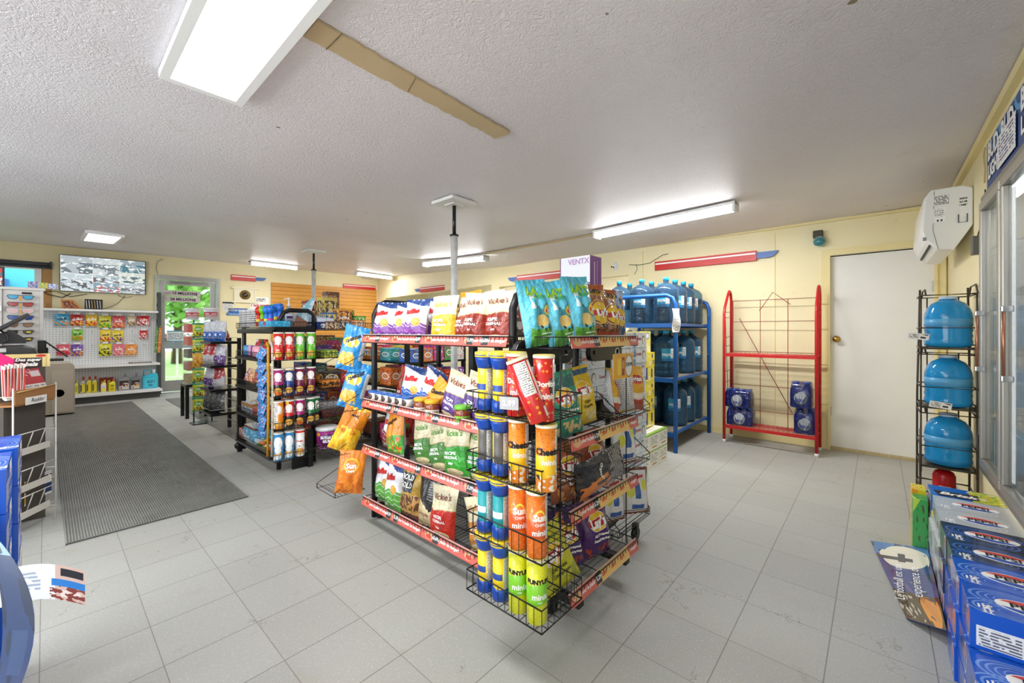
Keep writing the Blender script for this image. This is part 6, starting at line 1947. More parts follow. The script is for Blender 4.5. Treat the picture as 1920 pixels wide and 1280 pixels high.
for i, (k, x, z, w, h, c, word, c2, cn_) in enumerate(CB):
    S_ = bag_surface(w, h, .04, i * 2.1, .5)
    mb = MB()
    mb.grid(lambda u, v: S_((u * 2 - 1) * w / 2 * (1 - .07 * math.sin(PI * v)), v * h, -1), 12, 12, 0)
    mb.grid(lambda u, v: S_((1 - u * 2) * w / 2 * (1 - .07 * math.sin(PI * v)), v * h, 1), 8, 8, 0)
    row = ('top', 'middle', 'lower')[0 if i < 7 else 1 if i < 11 else 2]
    o = tag(mb.build('candy_bag', design('candy_' + k, c, [('blob', 0, 0, 1, .4, 4.5, .5, c2), ('blob', 0, .35, 1, .75, 6, .6, '#f4f0e6'), ('band', .93, 1, c)], .3, 0, .2, .4)), '%s candy bag in the %s row of the pegboard%s' % (cn_, row, ', below the window-side corner' if k == 'pr' else ''), 'candy bag', 'candy bags hanging on the pegboard')
    o.location = (x, 10.435, z - h / 2)
    tb = MB(); letter(tb, word, w * .24, lambda a, b: S_(a, h * .55 + b + a * .15, -1) + Vector((0, -.003, 0)), bold=.05)
    tb.build('lettering', K_ if word == 'SOUR' else W_, o)
    hk = MB(); hk.tube([(0, .06, h), (0, -.03, h), (0, -.035, h + .02)], .003, 5); hk.build('peg_hook', M_STEEL, o)
    lb = MB(); lb.box(-.035, -.036, h + .005, .035, -.034, h + .035); lb.build('price_label', M_PAPER, o)
for x, z in ((.19, 1.22), (.55, 1.22), (1.07, 1.22), (.55, .97), (1.24, .97), (.19, 1.0)):
    o = tag(MB().tube([(0, .06, 0), (0, -.04, 0), (0, -.045, .02)], .004, 5).build('peg_hook', M_STEEL), 'empty steel hook at the %s of the pegboard' % {(.19, 1.22): 'left, middle height', (.55, 1.22): 'centre left, middle height', (1.07, 1.22): 'centre right, middle height', (.55, .97): 'centre left, lower height', (1.24, .97): 'right, lower height', (.19, 1.0): 'far left, lower height'}[(x, z)], 'hook', 'empty hooks on the pegboard')
    o.location = (x, 10.44, z)
# bottles and packs on its lower shelf
Z0 = .156
def lbottle(name, w, d, h, col, lab, label, cat, x, y=10.3, cap='#c8281e', shapes=(), handle=False, neck=.25):
    t = empty(name, (x, y, Z0), 0, label, cat)
    m = mat('bot_' + name + col[1:], col, .3, coat=.2)
    hh = h * .80
    mb = MB()
    mb.prism([(-w / 2, -d / 2), (w / 2, -d / 2), (w / 2, d / 2), (-w / 2, d / 2)], 0, hh * .8)
    mb.add([(-w / 2, -d / 2, hh * .8), (w / 2, -d / 2, hh * .8), (w / 2, d / 2, hh * .8), (-w / 2, d / 2, hh * .8), (w * (.5 - neck) - w * .2, -d * .2, hh), (w * .5 - .01, -d * .2, hh), (w * .5 - .01, d * .2, hh), (w * (.5 - neck) - w * .2, d * .2, hh)],
           [(0, 1, 5, 4), (1, 2, 6, 5), (2, 3, 7, 6), (3, 0, 4, 7), (4, 5, 6, 7)])
    mb.build('body', m, t, bevel=.008, weld=True)
    r = min(w, d) * .2
    mb = MB(); mb.lathe([(r, hh - .01), (r, h), (0, h)], 16, (w * .22, 0, 0)); mb.build('cap', mat('cap_' + cap[1:], cap, .35), t)
    mb = MB(); mb.box(-w * .40, -d / 2 - .002, hh * .08, w * .40, -d / 2, hh * .70)
    mb.build('label', design('lab_' + name + lab[1:] + col[1:], lab, shapes, .4), t)
    if handle:
        mb = MB(); mb.tube([(-w * .42, 0, hh * .78), (-w * .40, 0, h * .98), (w * .1, 0, h * .98), (w * .1, 0, hh * .97)], .012, 8); mb.build('handle', m, t)
    return t
oil = [('diag', .35, -.3, '#c9c4bc'), ('blob', .2, .3, .9, .7, 4, .5, '#7a2e1c'), ('rect', .45, .62, .9, .72, '#e8e4de'), ('ell', .2, .16, .1, .1, '#c8281e')]
lbottle('oil_jug', .155, .10, .31, '#8a8d90', '#3a2420', 'grey motor oil jug with dark label, left of two', 'oil jug', .946, shapes=oil, cap='#a9acae')
lbottle('oil_jug', .138, .10, .30, '#7c7f82', '#2c2422', 'grey motor oil jug with yellow streak, right of two', 'oil jug', 1.10, shapes=oil + [('blob', .3, .3, 1, .5, 5, .5, '#d9b02a')], cap='#9a9da0')
lbottle('washer_fluid_jug', .22, .12, .345, '#38bcd6', '#4cc6de', 'turquoise washer fluid jug with white handle at the shelf end', 'fluid jug', 1.31, shapes=[('print', .15, .4, .85, .75, 5, '#1a3a4a'), ('ell', .5, .22, .2, .12, '#2a8aa0')], cap='#e8eef0', handle=True)
lbottle('oil_bottle', .085, .06, .224, '#e6d31c', '#e0c818', 'small bright yellow bottle with orange cap', 'bottle', .79, y=10.27, shapes=[('print', .15, .1, .85, .5, 7, '#6a5a1a'), ('ell', .5, .75, .3, .12, '#3a7a3a')], cap='#e86a1c')
lbottle('gas_bottle', .07, .05, .21, '#e8e2a4', '#e9e04a', 'white and yellow slim bottle in front of the red box', 'bottle', .68, y=10.25, shapes=[('band', .5, 1, '#eceaf0'), ('print', .2, .6, .8, .9, 6, '#7a7a8a')], cap='#d8cf3a')
lbottle('fuel_can', .05, .05, .235, '#e0d41c', '#dccb1c', 'yellow can at the left of the lower shelf', 'can', .348, shapes=[('print', .1, .2, .9, .8, 6, '#8a7a1a')], cap='#d8cf3a')
for k, (x, c, c2) in enumerate(((.425, '#b8b4a4', '#d8342c'), (.50, '#e0cc2a', '#c41e24'), (.57, '#d8c83a', '#c83a3a'))):
    lbottle('fuel_bottle', .062, .06, .285, c, '#e9d52a', ('grey yellow', 'yellow striped', 'pale yellow')[k] + ' fuel additive bottle in the pack of three', 'bottle', x, shapes=[('rect', .3, 0, .7, 1, '#e6cf1c'), ('rect', .0, .1, .3, .9, '#4a4640')], cap=c2)
o = tag(MB().box(-.09, -.05, 0, .09, .05, .24).build('red_box', design('redbox', '#8f2a22', [('rect', .1, .0, .3, .75, '#d8c22a'), ('rect', .55, 0, .75, .8, '#d8c22a')], .4), bevel=.003), 'dark red box behind the yellow bottles', 'box')
o.location = (.73, 10.40, Z0)
o = tag(MB().box(-.155, -.10, 0, .155, .10, .02).build('paper_stack', design('paperstack', '#77716a', [('print', .1, .1, .9, .9, 8, '#bab4ac')], .6)), 'flat dark stack of papers on the middle shelf', 'papers')
o.location = (1.17, 10.28, .6355)
t = empty('display_tray', (.29, 10.36, 1.611), 0, 'orange cardboard tray of small goods on top of the pegboard', 'display tray')
mb = MB(); mb.add([(-.10, -.06, 0), (.13, -.06, 0), (.13, .06, 0), (-.10, .06, 0), (-.12, .05, .16), (.03, .05, .16), (.03, .06, .16), (-.12, .06, .16)], [(0, 1, 5, 4), (1, 2, 6, 5), (2, 3, 7, 6), (3, 0, 4, 7), (4, 5, 6, 7)], 0, [((0, 0), (1, 0), (1, 1), (0, 1))] * 5)
mb.build('tray', design('tray_orange', '#d8904e', [('blob', .1, .1, .9, .85, 6, .48, '#4a4450'), ('blob', .1, .1, .9, .7, 9, .58, '#b83a3a'), ('band', .0, .08, '#c8783a')], .5), t)
t = empty('knife_display', (.565, 10.36, 1.611), 0, 'black card of silver pocket knives on top of the pegboard', 'display card')
MB().box(-.112, -.01, 0, .112, .0, .18).build('card', M_INK, t)
for k in range(6):
    mb = MB(); mb.bar((-.085 + k * .034, -.018, .02), (-.095 + k * .034, -.018, .16), .016, .008); mb.build('knife', mat(('steel_knife', 'tan_knife')[k in (2, 3)], ('#d8d8d6', '#b8a06a')[k in (2, 3)], .3, .5), t)

# ------------------------------------------------------------ counter area at the left
t = empty('counter_cabinet', (-.30, 9.2, 0), 0, 'beige counter end panel with a dark round hole', 'counter')
mb = MB()
pts = [(-1.4, .03), (.59, .03), (.59, .68), (.585, .72), (.57, .745), (.54, .76), (-1.4, .76)]
M = Matrix(((1, 0, 0, 0), (0, 0, 1, 0), (0, 1, 0, 0), (0, 0, 0, 1)))
mb.prism(pts, -.3, .3, 0, M); mb.build('body', mat('counter_beige', '#b5a999', .6, var=.08), t)
mb = MB(); mb.lathe([(0, -.003), (.055, -.003), (.055, 0), (0, 0)], 24, (.43, -.301, .33), axis='y'); mb.build('cable_hole', M_BLACKP, t)
mb = MB(); mb.box(.36, -.304, .05, .57, -.301, .66); mb.build('side_panel', mat('counter_beige2', '#bdb1a0', .6), t)
# front counter that carries the till (seen behind the newspaper stand)
t = empty('till_counter', (-.75, 6.0, 0), 0, 'dark counter that carries the till, behind the newspapers', 'counter')
mb = MB(); mb.box(-.65, -1.7, 0, .66, 1.2, .96); mb.build('body', mat('counter_dark', '#2e2b2a', .5), t)
mb = MB(); mb.box(-.67, -1.72, .96, .68, 1.22, 1.0); mb.build('worktop', mat('counter_top', '#55504c', .4), t, bevel=.006)
# till: body, arm, screen
t = empty('receipt_printer', (-.20, 4.4, 1.002), 0, 'black rounded till body on the counter', 'till')
mb = MB(); mb.prism([(-.30, -.02), (.12, -.02), (.155, .0), (.165, .06), (.15, .10), (.10, .115), (-.30, .105)], -.14, .14, 0, M); mb.build('body', mat('till_black', '#2b2b2b', .35), t, bevel=.01)
mb = MB(); mb.box(-.03, -.143, .075, .03, -.14, .10); mb.build('label', mat('till_label', '#b9b9b7', .4), t)
t.location.z = 1.022
t = empty('till_screen', (-.20, 4.45, 1.14), 0, 'black slanted till screen on a bracket over the sunglasses', 'screen')
mb = MB(); mb.bar((-.13, 0, .0), (.125, 0, .20), .24, .022); mb.build('screen', mat('till_black', '#2b2b2b'), t, bevel=.004)
mb = MB(); mb.prism([(-.06, -.001), (.11, -.001), (.11, .03), (.04, .09), (-.06, .04)], -.05, .05, 0, M); mb.build('bracket', mat('bracket_black', '#1d1c1c', .4), t)
mb = MB(); mb.tube([(.0, -.08, .09), (.03, -.09, .06), (.035, -.09, .02), (.0, -.1, -.0)], .005, 6); mb.build('cable', M_BLACKP, t)
t.location.z = 1.15
t = empty('card_terminal', (.04, 4.8, 1.003), 0, 'black tilted customer screen on a small stand', 'screen')
mb = MB(); mb.bar((-.045, 0, .155), (.075, 0, .03), .16, .010); mb.build('screen', mat('bracket_black', '#1d1c1c'), t, bevel=.003)
mb = MB(); mb.box(-.08, -.06, .06, -.035, .06, .16); mb.build('housing', mat('bracket_black', '#1d1c1c'), t, bevel=.006)
mb = MB(); mb.box(-.06, -.07, 0, .055, .07, .018); mb.box(-.07, -.02, .018, -.045, .02, .07); mb.build('foot', M_BLACKP, t, bevel=.004)
t = empty('card_reader', (-.02, 5.0, 1.003), 0, 'small grey card reader behind the tilted customer screen', 'card reader')
mb = MB(); mb.box(-.03, -.04, 0, .035, .04, .10); mb.build('body', mat('reader_dark', '#33373a', .4), t, bevel=.005)
mb = MB(); mb.box(-.02, -.043, .04, .025, -.04, .09); mb.build('screen', mat('reader_screen', '#bfc6c4', .3), t)
# sunglasses stand
t = empty('sunglasses_stand', (-.12, 4.92, 1.003), 0, 'pale grey panel stand of sunglasses on the counter', 'display stand')
mb = MB(); mb.box(-.095, -.01, 0, .09, .02, .545); mb.box(-.115, -.02, 0, -.095, .03, .56); mb.box(.09, -.02, 0, .11, .03, .56); mb.box(-.12, -.03, .545, .12, .05, .565)
mb.build('panel', mat('stand_grey', '#cfcac4', .5), t, bevel=.003)
mb = MB(); mb.box(.0, -.013, .515, .05, -.0105, .53); mb.build('logo_plate', M_INK, t)
for k in range(7):
    mb = MB(); mb.box(-.118, -.05, .03 + k * .07, -.096, -.022, .07 + k * .07); mb.build('side_card', mat(('card_blue', 'card_white')[k % 2], ('#6f86b8', '#e9e9ec')[k % 2], .5), t) if k % 2 else None
GL = [('#2a9cc4', '#3a3430', 'bright blue', .49), ('#9c2b30', '#2a2220', 'dark red', .435), ('#c9a0a0', '#d8cfcf', 'pale pink mirror', .385), ('#1c3f8a', '#23252a', 'deep blue', .335), ('#7a5a46', '#2a2220', 'brown', .28), ('#33302e', '#2a2220', 'black', .225), ('#3a3632', '#1a1816', 'black and yellow', .17)]
def glasses(lens, frame, label, z):
    o = empty('sunglasses', (-.125, 4.86, 1.003 + z), 0, '%s sunglasses on the stand, %s' % (label, {'bright blue': 'topmost pair', 'dark red': 'second pair down', 'pale pink mirror': 'third pair down', 'deep blue': 'fourth pair down', 'brown': 'fifth pair down', 'black': 'sixth pair down', 'black and yellow': 'lowest pair'}[label]), 'sunglasses', 'sunglasses on the stand')
    for s in (-1, 1):
        pts = [(s * .012, .012), (s * .06, .014), (s * .064, .004), (s * .055, -.014), (s * .03, -.019), (s * .014, -.008)]
        if s < 0: pts = pts[::-1]
        mb = MB(); mb.prism(pts, -.003, .003, 0, Matrix(((1, 0, 0, 0), (0, 0, -1, 0), (0, 1, 0, 0), (0, 0, 0, 1))))
        mb.build('lens', mat('lens_' + lens[1:], lens, .08, coat=.6), o)
        mb = MB(); mb.tube([(p[0], -.003, p[1]) for p in pts], .0022, 5, closed=True); mb.tube([(s * .062, 0, .01), (s * .068, .055, .008)], .0022, 5); mb.build('rim', mat('rim_' + frame[1:], frame, .3), o)
    mb = MB(); mb.tube([(-.012, -.002, .008), (0, -.004, .012), (.012, -.002, .008)], .0025, 5); mb.build('bridge', mat('rim_' + frame[1:], frame), o)
    if 'yellow' in label or label == 'black':
        mb = MB(); mb.box(.03, -.006, -.006, .05, -.0045, .004); mb.build('sticker', mat('sticker_y', '#e0d02a', .5), o)
    if label in ('bright blue', 'dark red', 'pale pink mirror'):
        mb = MB(); mb.box(-.006, -.006, -.03, .006, -.004, .006); mb.build('hang_tag', mat('tag_amber', '#c8924a', .5), o)
for g in GL: glasses(*g)
# small packs on top of the sunglasses stand, screen at the far left
for k, (x, w, h, c, c2, lb) in enumerate(((-.065, .05, .05, '#b9a0b8', '#4a6aa0', 'lilac card pack on top of the sunglasses stand'), (-.01, .045, .045, '#8aa86a', '#d8c04a', 'green and yellow card pack beside the lilac one'), (.04, .05, .04, '#d4cdd8', '#6a86c0', 'pale card pack at the end of the sunglasses stand'))):
    o = tag(MB().box(-w / 2, -.02, 0, w / 2, .02, h).build('card_pack', design('pack_%d' % k, c, [('blob', 0, 0, 1, 1, 4, .5, c2)], .4)), lb, 'card pack')
    o.location = (x, 4.93, 1.569)
t = empty('lottery_screen', (-.26, 4.95, 1.569), 0, 'small dark framed screen at the left edge, above the sunglasses', 'screen')
mb = MB(); mb.box(-.06, -.01, 0, .055, .01, .15); mb.build('frame', M_BLACKP, t, bevel=.003)
mb = MB(); mb.box(-.05, -.012, .01, .045, -.0105, .14); mb.build('screen', design('lotto_scr', '#3a7a8a', [('blob', 0, 0, 1, 1, 4, .5, '#c83a3a'), ('blob', 0, 0, 1, .5, 6, .55, '#e8e8e8')], .3), t)
# wooden board, bar racks to the right of the stand
o = tag(MB().box(-.03, -.01, 0, .03, .01, 1.15).build('board', MATS['raw_wood']), 'vertical raw wood batten behind the pegboard corner', 'board'); o.location = (-.03, 10.6, .55)

# newspaper stand, turned towards the aisle
P1, P2 = Vector((-.125, 3.76)), Vector((.045, 4.02))
dirn = (P2 - P1); Ls = dirn.length
t = empty('newspaper_stand', ((P1.x + P2.x) / 2, (P1.y + P2.y) / 2, 0), math.atan2(dirn.y, dirn.x), 'white wire newspaper stand with pockets beside the ribbed mat', 'newspaper stand')
h = Ls / 2
M_WWIRE = mat('white_wire', '#dcdad4', .4)
for s in (-1, 1):
    mb = MB(); mb.tube([(s * h, 0, 0.01), (s * h, .0, .90)], .0045, 6); mb.tube([(s * h, .20, .01), (s * h, .20, .93)], .0045, 6)
    for z in (.1, .35, .6, .85): mb.tube([(s * h, 0, z), (s * h, .20, z)], .003, 6)
    mb.build('side_frame', M_WWIRE, t)
mb = MB(); mb.box(-h + .01, .05, .12, h - .012, .17, .79); mb.build('back_panel', mat('panel_brown', '#4e4842', .7), t)
for z in (.62, .40, .24):
    mb = MB()
    mb.tube([(-h, 0, z), (h, 0, z)], .0032, 6); mb.tube([(-h, 0, z - .11), (h, 0, z - .11)], .0032, 6)
    for x in (-.09, 0, .09): mb.tube([(x, .01, z), (x, .045, z - .115)], .003, 5)
    mb.build('pocket', M_WWIRE, t)
    mb = MB(); mb.box(-h + .01, -.008, z - .125, h - .06, -.004, z - .085); mb.build('label_plate', mat('plate_pale', '#d9d5cc', .5), t)
mb = MB(); mb.box(-h + .01, -.004, .80, h - .01, .004, .885); mb.box(-h + .01, .004, .79, h - .01, .17, .80)
mb.build('cardboard_front', M_CARD, t)
mb = MB(); mb.box(-.08, -.009, .79, .07, -.005, .835); pl = mb.build('name_card', M_PAPER, t)
mb = MB(); letter(mb, 'Raddar', .034, flat((0, -.0105, .813), (1, 0, 0), (0, 0, 1)), shear=.3); mb.build('lettering', K_, pl)
mb = MB(); mb.tube([(-h + .01, -.012, .875), (h - .02, -.012, .89)], .003, 5); mb.build('rubber_band', mat('band_tan', '#d8b070', .5), t)
rz = math.atan2(dirn.y, dirn.x)
def onstand(x, y, z):
    c, s = math.cos(rz), math.sin(rz)
    return (t.location.x + x * c - y * s, t.location.y + x * s + y * c, z)
stand = t
for k in range(10):
    o = tag(MB().box(-.004, -.055, 0, .004, .075, .20 + .004 * (k % 3)).build('newspaper', design('fold_%d' % (k % 2), '#f0e6e0', [('band', .1, .9, ('#c43a38', '#d8786a')[k % 2]), ('rect', 0, 0, .3, 1, '#f2ece6')], .6)), 'folded red and white flyer in the upright row, %s from the left' % ('first', 'second', 'third', 'fourth', 'fifth', 'sixth', 'seventh', 'eighth', 'ninth', 'tenth')[k], 'flyer', 'folded flyers at the left of the newspaper stand')
    o.location = (-.158 + .0078 * k, 3.83 + .006 * k, .83); o.rotation_euler = (.0, .03 * (k % 3 - 1), .12)
t = empty('newspaper', onstand(.04, .04, .83), rz, 'red and white newspaper stack lying in the stand top', 'newspaper')
t.rotation_euler = (-.35, 0, rz)
mb = MB(); mb.box(-.075, -.02, .0, .10, .015, .17); mb.build('pages', design('news_red', '#f0ecea', [('band', .42, 1, '#c4424a'), ('stripes', 0, .75, .6, 1, 4, 1.5, .3, '#e8c4c4'), ('rect', .55, .7, .95, .92, '#e6dcdc'), ('print', .05, .05, .95, .38, 8, '#a9a3a0'), ('print', .3, .5, .95, .6, 2, '#f4eeee')], .6), t)
t = empty('newspaper', onstand(.05, .02, .245), rz, 'newspaper with orange sunset picture in the lowest pocket', 'newspaper')
mb = MB(); mb.grid(lambda u, v: ((u - .5) * .21, .0 + .02 * math.sin(u * 3) - .015, (v - .5) * .15 + .01 * u - .01), 10, 4)
mb.build('page', design('news_sunset', '#e9e6e2', [('rect', 0, .55, .55, .95, '#c8742e'), ('blob', 0, .5, .55, .75, 5, .55, '#3a2418'), ('rect', .6, .1, 1, .5, '#2a3a6a'), ('rect', .0, .1, .14, .45, '#d8b03a'), ('rect', .2, .15, .5, .4, '#f2f0ee'), ('blob', .2, .12, .5, .35, 7, .55, '#3a3a3a'), ('print', .58, .7, 1, .95, 8, '#4a4a4a')], .6), t)
t = empty('magazine_box', (-.03, 4.15, 0), 0, 'pale yellow box with black title panel behind the newspapers', 'magazine box')
mb = MB(); mb.box(-.14, -.02, 1.0, .05, .02, 1.085); mb.build('box', design('rabais_box', '#e6d08a', [('rect', .2, .0, .82, .72, '#2b2322'), ('ell', .80, .86, .13, .10, '#c8242a'), ('rect', .90, 0, .93, 1, '#c9b06a')], .5), t)
mb = MB(); letter(mb, 'Des super', .026, flat((-.045, -.0215, 1.048), (1, 0, 0), (0, 0, 1)), bold=.05, shear=.2); letter(mb, 'rabais', .034, flat((-.045, -.0215, 1.018), (1, 0, 0), (0, 0, 1)), bold=.06, shear=.2); mb.build('lettering', W_, t)
mb = MB(); mb.box(-.12, -.015, 0, .03, .015, 1.0); mb.build('stand_leg', mat('panel_brown', '#4e4842'), t)
t = empty('pink_pack', (-.17, 3.98, 0), .1, 'bright pink pack at the left edge above the newspapers', 'pack')
mb = MB(); mb.prism([(-.09, -.05), (.04, -.05), (.045, .02), (-.01, .06), (-.09, .07)], 0, .05, 0, Matrix(((1, 0, 0, 0), (0, 0, 1, 0), (0, 1, 0, 1.04), (0, 0, 0, 1)))); mb.build('pack', mat('hot_pink', '#e0267a', .4), t, bevel=.006)
mb = MB(); mb.box(-.08, .0, 0, .03, .04, .99); mb.build('holder', mat('panel_brown', '#4e4842'), t)
# ------------------------------------------------------------ second gondola: canisters, candy, toys
HX, HY = 1.72, 4.4
g2 = empty('candy_gondola', (HX, HY, 0), 0, 'black wire shelving of canisters, candy and toys behind the snack gondola', 'shelving')
def hp(mb):
    mb.v = [(x - HX, y - HY, z) for x, y, z in mb.v]
    return mb
LV = (.145, .43, .70, .985, 1.265)
M_FENCE = M_WIRE
for z in LV:
    wire_shelf(1.295, 1.66, 3.92, 4.92, z, .05, .03, root=g2, off=(HX, HY))
for z in LV[:4]:
    wire_shelf(1.68, 2.18, 3.78, 4.90, z, .05, .035, root=g2, off=(HX, HY))
wire_shelf(1.68, 2.18, 3.80, 4.90, 1.245, .07, .035, root=g2, off=(HX, HY))
PZ = (.132, .40, .675, .985)
for z in PZ:
    mb = MB()
    x0, x1, y0, y1 = 1.27, 1.64, 3.76, 3.88
    for zz in (z, z + .06):
        mb.tube([(x0, y0, zz), (x1, y0, zz), (x1, y1, zz), (x0, y1, zz)], .0028, 5, closed=True)
    for k in range(14):
        x = x0 + (x1 - x0) * k / 13
        mb.tube([(x, y0, z + .06), (x, y0, z), (x, y1, z)], .0017, 4)
    hp(mb).build('can_basket', M_WIRE, g2)
for (x0, x1, y) in ((1.36, 1.66, 3.94), (1.36, 1.66, 4.9)):
    mb = MB(); mb.tube([(x0, y, .02), (x0, y, 1.32), (x0 + .04, y, 1.40), (x0 + .09, y, 1.42), (x1 - .05, y, 1.42), (x1, y, 1.38), (x1, y, .02)], .02, 8)
    hp(mb).build('upright', M_BLACK, g2)
mb = MB(); mb.box(1.30, 3.9, 1.215, 1.66, 3.93, 1.275); mb.box(1.30, 3.9, 1.21, 1.33, 4.92, 1.255); hp(mb).build('end_bracket', M_BLACKP, g2, bevel=.01)
mb = MB(); mb.box(1.58, 3.86, 0, 1.62, 3.90, .34); mb.box(1.46, 3.90, 0, 1.62, 3.93, .12); hp(mb).build('leg', M_BLACK, g2)
mb = MB(); mb.box(1.30, 4.88, 0, 1.34, 4.92, .9); hp(mb).build('leg', M_BLACK, g2)
mb = MB(); mb.lathe([(0, -.012), (.035, -.012), (.035, .012), (0, .012)], 16, (1.30, 4.86, .07), axis='y'); hp(mb).build('caster', M_BLACKP, g2)
for z in LV[:4]:
    mb = MB(); mb.box(1.28, 3.93, z - .03, 1.31, 4.90, z - .008); hp(mb).build('shelf_rail', M_BLACKP, g2)

# stackable crisp canisters
def pringle(key, base, low, extra=()):
    sh = [('ell', .5, .72, .13, .14, '#f4f0ea'), ('band', 0, .42, low, .0, 1), ('ell', .5, .20, .14, .11, '#eaa83a'), ('ell', .53, .18, .10, .07, '#f2c060'), ('rect', .30, .02, .40, .14, '#f0eeea'), ('print', .30, .02, .40, .14, 1, '#333333')] + list(extra)
    return canister('tube_' + key, .037, .235, base, sh, [('Pringles', .017, .135, W_ if base != '#f0eee8' else RD_, 0, .05)], '#e8e2d2', '#f2efe6', name='crisp_canister')
PR = {k: pringle(k, a, b, e) for k, a, b, e in (('red', '#d8231f', '#d8231f', [('rect', .44, .34, .56, .37, '#f4f0ea')]), ('green', '#6cc22a', '#6cc22a', []), ('magenta', '#a81a6c', '#231f20', [('ell', .5, .12, .14, .07, '#e8722a')]), ('navy', '#23408a', '#1f2d6a', [('band', .92, 1, '#e8c41c')]), ('maroon', '#7a1f44', '#6a1a3c', []),
      ('orange', '#ee8a1c', '#ee8a1c', [('rect', .28, .2, .50, .95, '#efece6'), ('print', .29, .22, .49, .93, 16, '#8a8684')]), ('redblack', '#c8201e', '#231f20', [('ell', .44, .9, .06, .07, '#f0d020')]), ('greenblack', '#1f6a3c', '#231f20', []), ('sky', '#2a8ac8', '#2a8ac8', [('ell', .5, .62, .16, .2, '#f4f4f2'), ('ell', .5, .38, .12, .12, '#f4f4f2'), ('ell', .5, .14, .12, .09, '#f4f4f2')]), ('white', '#f0eee8', '#f0eee8', [('band', .88, 1, '#d8231f'), ('chips', .3, .1, .7, .5, 6, .2, '#d8602a')]))}
rows4 = (('sky', 'sky', 'white', None), ('orange', 'redblack', 'magenta', 'greenblack'), ('magenta', 'navy', 'maroon', 'maroon'), ('red', 'red', 'green', 'green'))
cnm = {'red': 'red', 'green': 'green', 'magenta': 'magenta and black', 'navy': 'navy with yellow top', 'maroon': 'maroon', 'orange': 'orange showing its fact panel', 'redblack': 'red and black', 'greenblack': 'green and black', 'sky': 'sky blue and white', 'white': 'white with red top'}
colx = (1.315, 1.402, 1.490, 1.585)
for r, z in enumerate(PZ):
    for c, x in enumerate(colx):
        k = rows4[r][c]
        if k:
            PR[k].put((x, 3.82, z + .004), -.45, '%s crisp tube, %s basket, %s from the left' % (cnm[k], ('bottom', 'second', 'third', 'top')[r], ('first', 'second', 'third', 'fourth')[c]), 'crisp tubes on the candy gondola end')
PR['greenblack'].put((1.63, 3.84, PZ[1] + .004), -.1, 'green and black crisp tube, second basket, at the right corner', 'crisp tubes on the candy gondola end')
# tub of gum
t = empty('gum_tub', (1.745, 3.86, .150), -.4, 'magenta tub with white lid at the bottom beside the crisp tubes', 'tub')
MB().lathe([(.082, 0), (.092, .17)], 28).build('tub', design('gum', '#a82a86', [('ell', .5, .5, .14, .34, '#6a1a6a'), ('band', .02, .1, '#d8a8cc'), ('ell', .35, .8, .04, .1, '#e8b02a')], .3), t)
MB().lathe([(.098, .165), (.098, .19), (.09, .196), (0, .196)], 28).build('lid', M_WHITE, t)
mb = MB()
for wd, z in (('BUBBLE', .105), ('GUM', .072)): letter(mb, wd, .034, lambda x, y: ((.0895) * math.sin(x / .0895), -.0895 * math.cos(x / .0895), z + y), bold=.05)
mb.build('lettering', W_, t)

# boxed candy facing the aisle, shelf by shelf
rn = random.Random(17)
def pbox(key, w, d, h, base, shapes, loc, label, cat='candy box', group=None, rz=0, rx=0, name='candy_box', word=None, wm=None, ws=.03):
    o = tag(MB().box(-w / 2, -d / 2, 0, w / 2, d / 2, h).build(name, design('pb_' + key, base, shapes, .4), bevel=.002), label, cat, group)
    o.location = loc; o.rotation_euler = (rx, 0, rz)
    if word:
        mb = MB(); letter(mb, word, ws, flat((0, -d / 2 - .0015, h * .55), (1, 0, 0), (0, 0, 1)), bold=.04); mb.build('lettering', wm or W_, o)
    return o
GB = 'candy boxes on the gondola end shelves'
bl = lambda c, s=5, t=.5: ('blob', 0, .1, 1, .9, s, t, c)
# level 4 (z .985)
for i, (x, w, h, c, c2, wd, lb) in enumerate(((1.76, .12, .07, '#3f8a4a', '#d8c83a', None, 'green and yellow candy box'), (1.88, .12, .045, '#35b0d0', '#d8e8ee', None, 'turquoise flat candy box'), (2.0, .11, .06, '#8ac83a', '#f0e04a', None, 'lime candy box'), (2.11, .11, .06, '#3a8ad0', '#e8b02a', None, 'blue and yellow candy box'))):
    pbox('l4a%d' % i, w, .2, h, c, [bl(c2), ('rect', 0, 0, 1, .1, c2)], (x, 3.90, .99), lb + ' on the fourth gondola end shelf', group=GB)
pbox('l4b', .20, .14, .10, '#4a2a6a', [bl('#7a5aa0', 4, .55)], (1.80, 4.15, .99), 'dark purple candy carton at the back of the fourth end shelf', group=GB, word='WONKA', ws=.03)
pbox('l4c', .17, .14, .12, '#c8222a', [bl('#f0e4dc', 6, .57)], (2.06, 4.12, .99), 'red candy carton at the back of the fourth end shelf', group=GB, word='Nerds', ws=.04)
# level 3 (z .70)
pbox('l3a', .17, .16, .07, '#c8702a', [('rect', .05, .2, .95, .7, '#3a2418'), bl('#e8a03a', 5, .55)], (1.77, 3.90, .71), 'brown and orange candy box on the third end shelf, left', group=GB)
o = pbox('l3b', .16, .12, .13, '#2a2422', [('ell', .5, .5, .4, .35, '#e0d4b0'), ('ell', .5, .5, .3, .24, '#2a2422'), bl('#e0a03a', 7, .62)], (1.84, 4.02, .71), 'black display box with cream oval on the third end shelf', group=GB, word='SOUR', ws=.03)
o = pbox('l3c', .16, .10, .15, '#d8302a', [('band', .0, .3, '#d81f7a'), bl('#f4d8a0', 6, .56)], (2.02, 4.0, .71), 'red and pink display box on the third end shelf', group=GB, word='CHEW', ws=.04)
pbox('l3d', .20, .14, .045, '#d8206a', [bl('#f0a0c0', 8, .55)], (2.0, 3.88, .71), 'pink flat candy tray at the front of the third end shelf', group=GB)
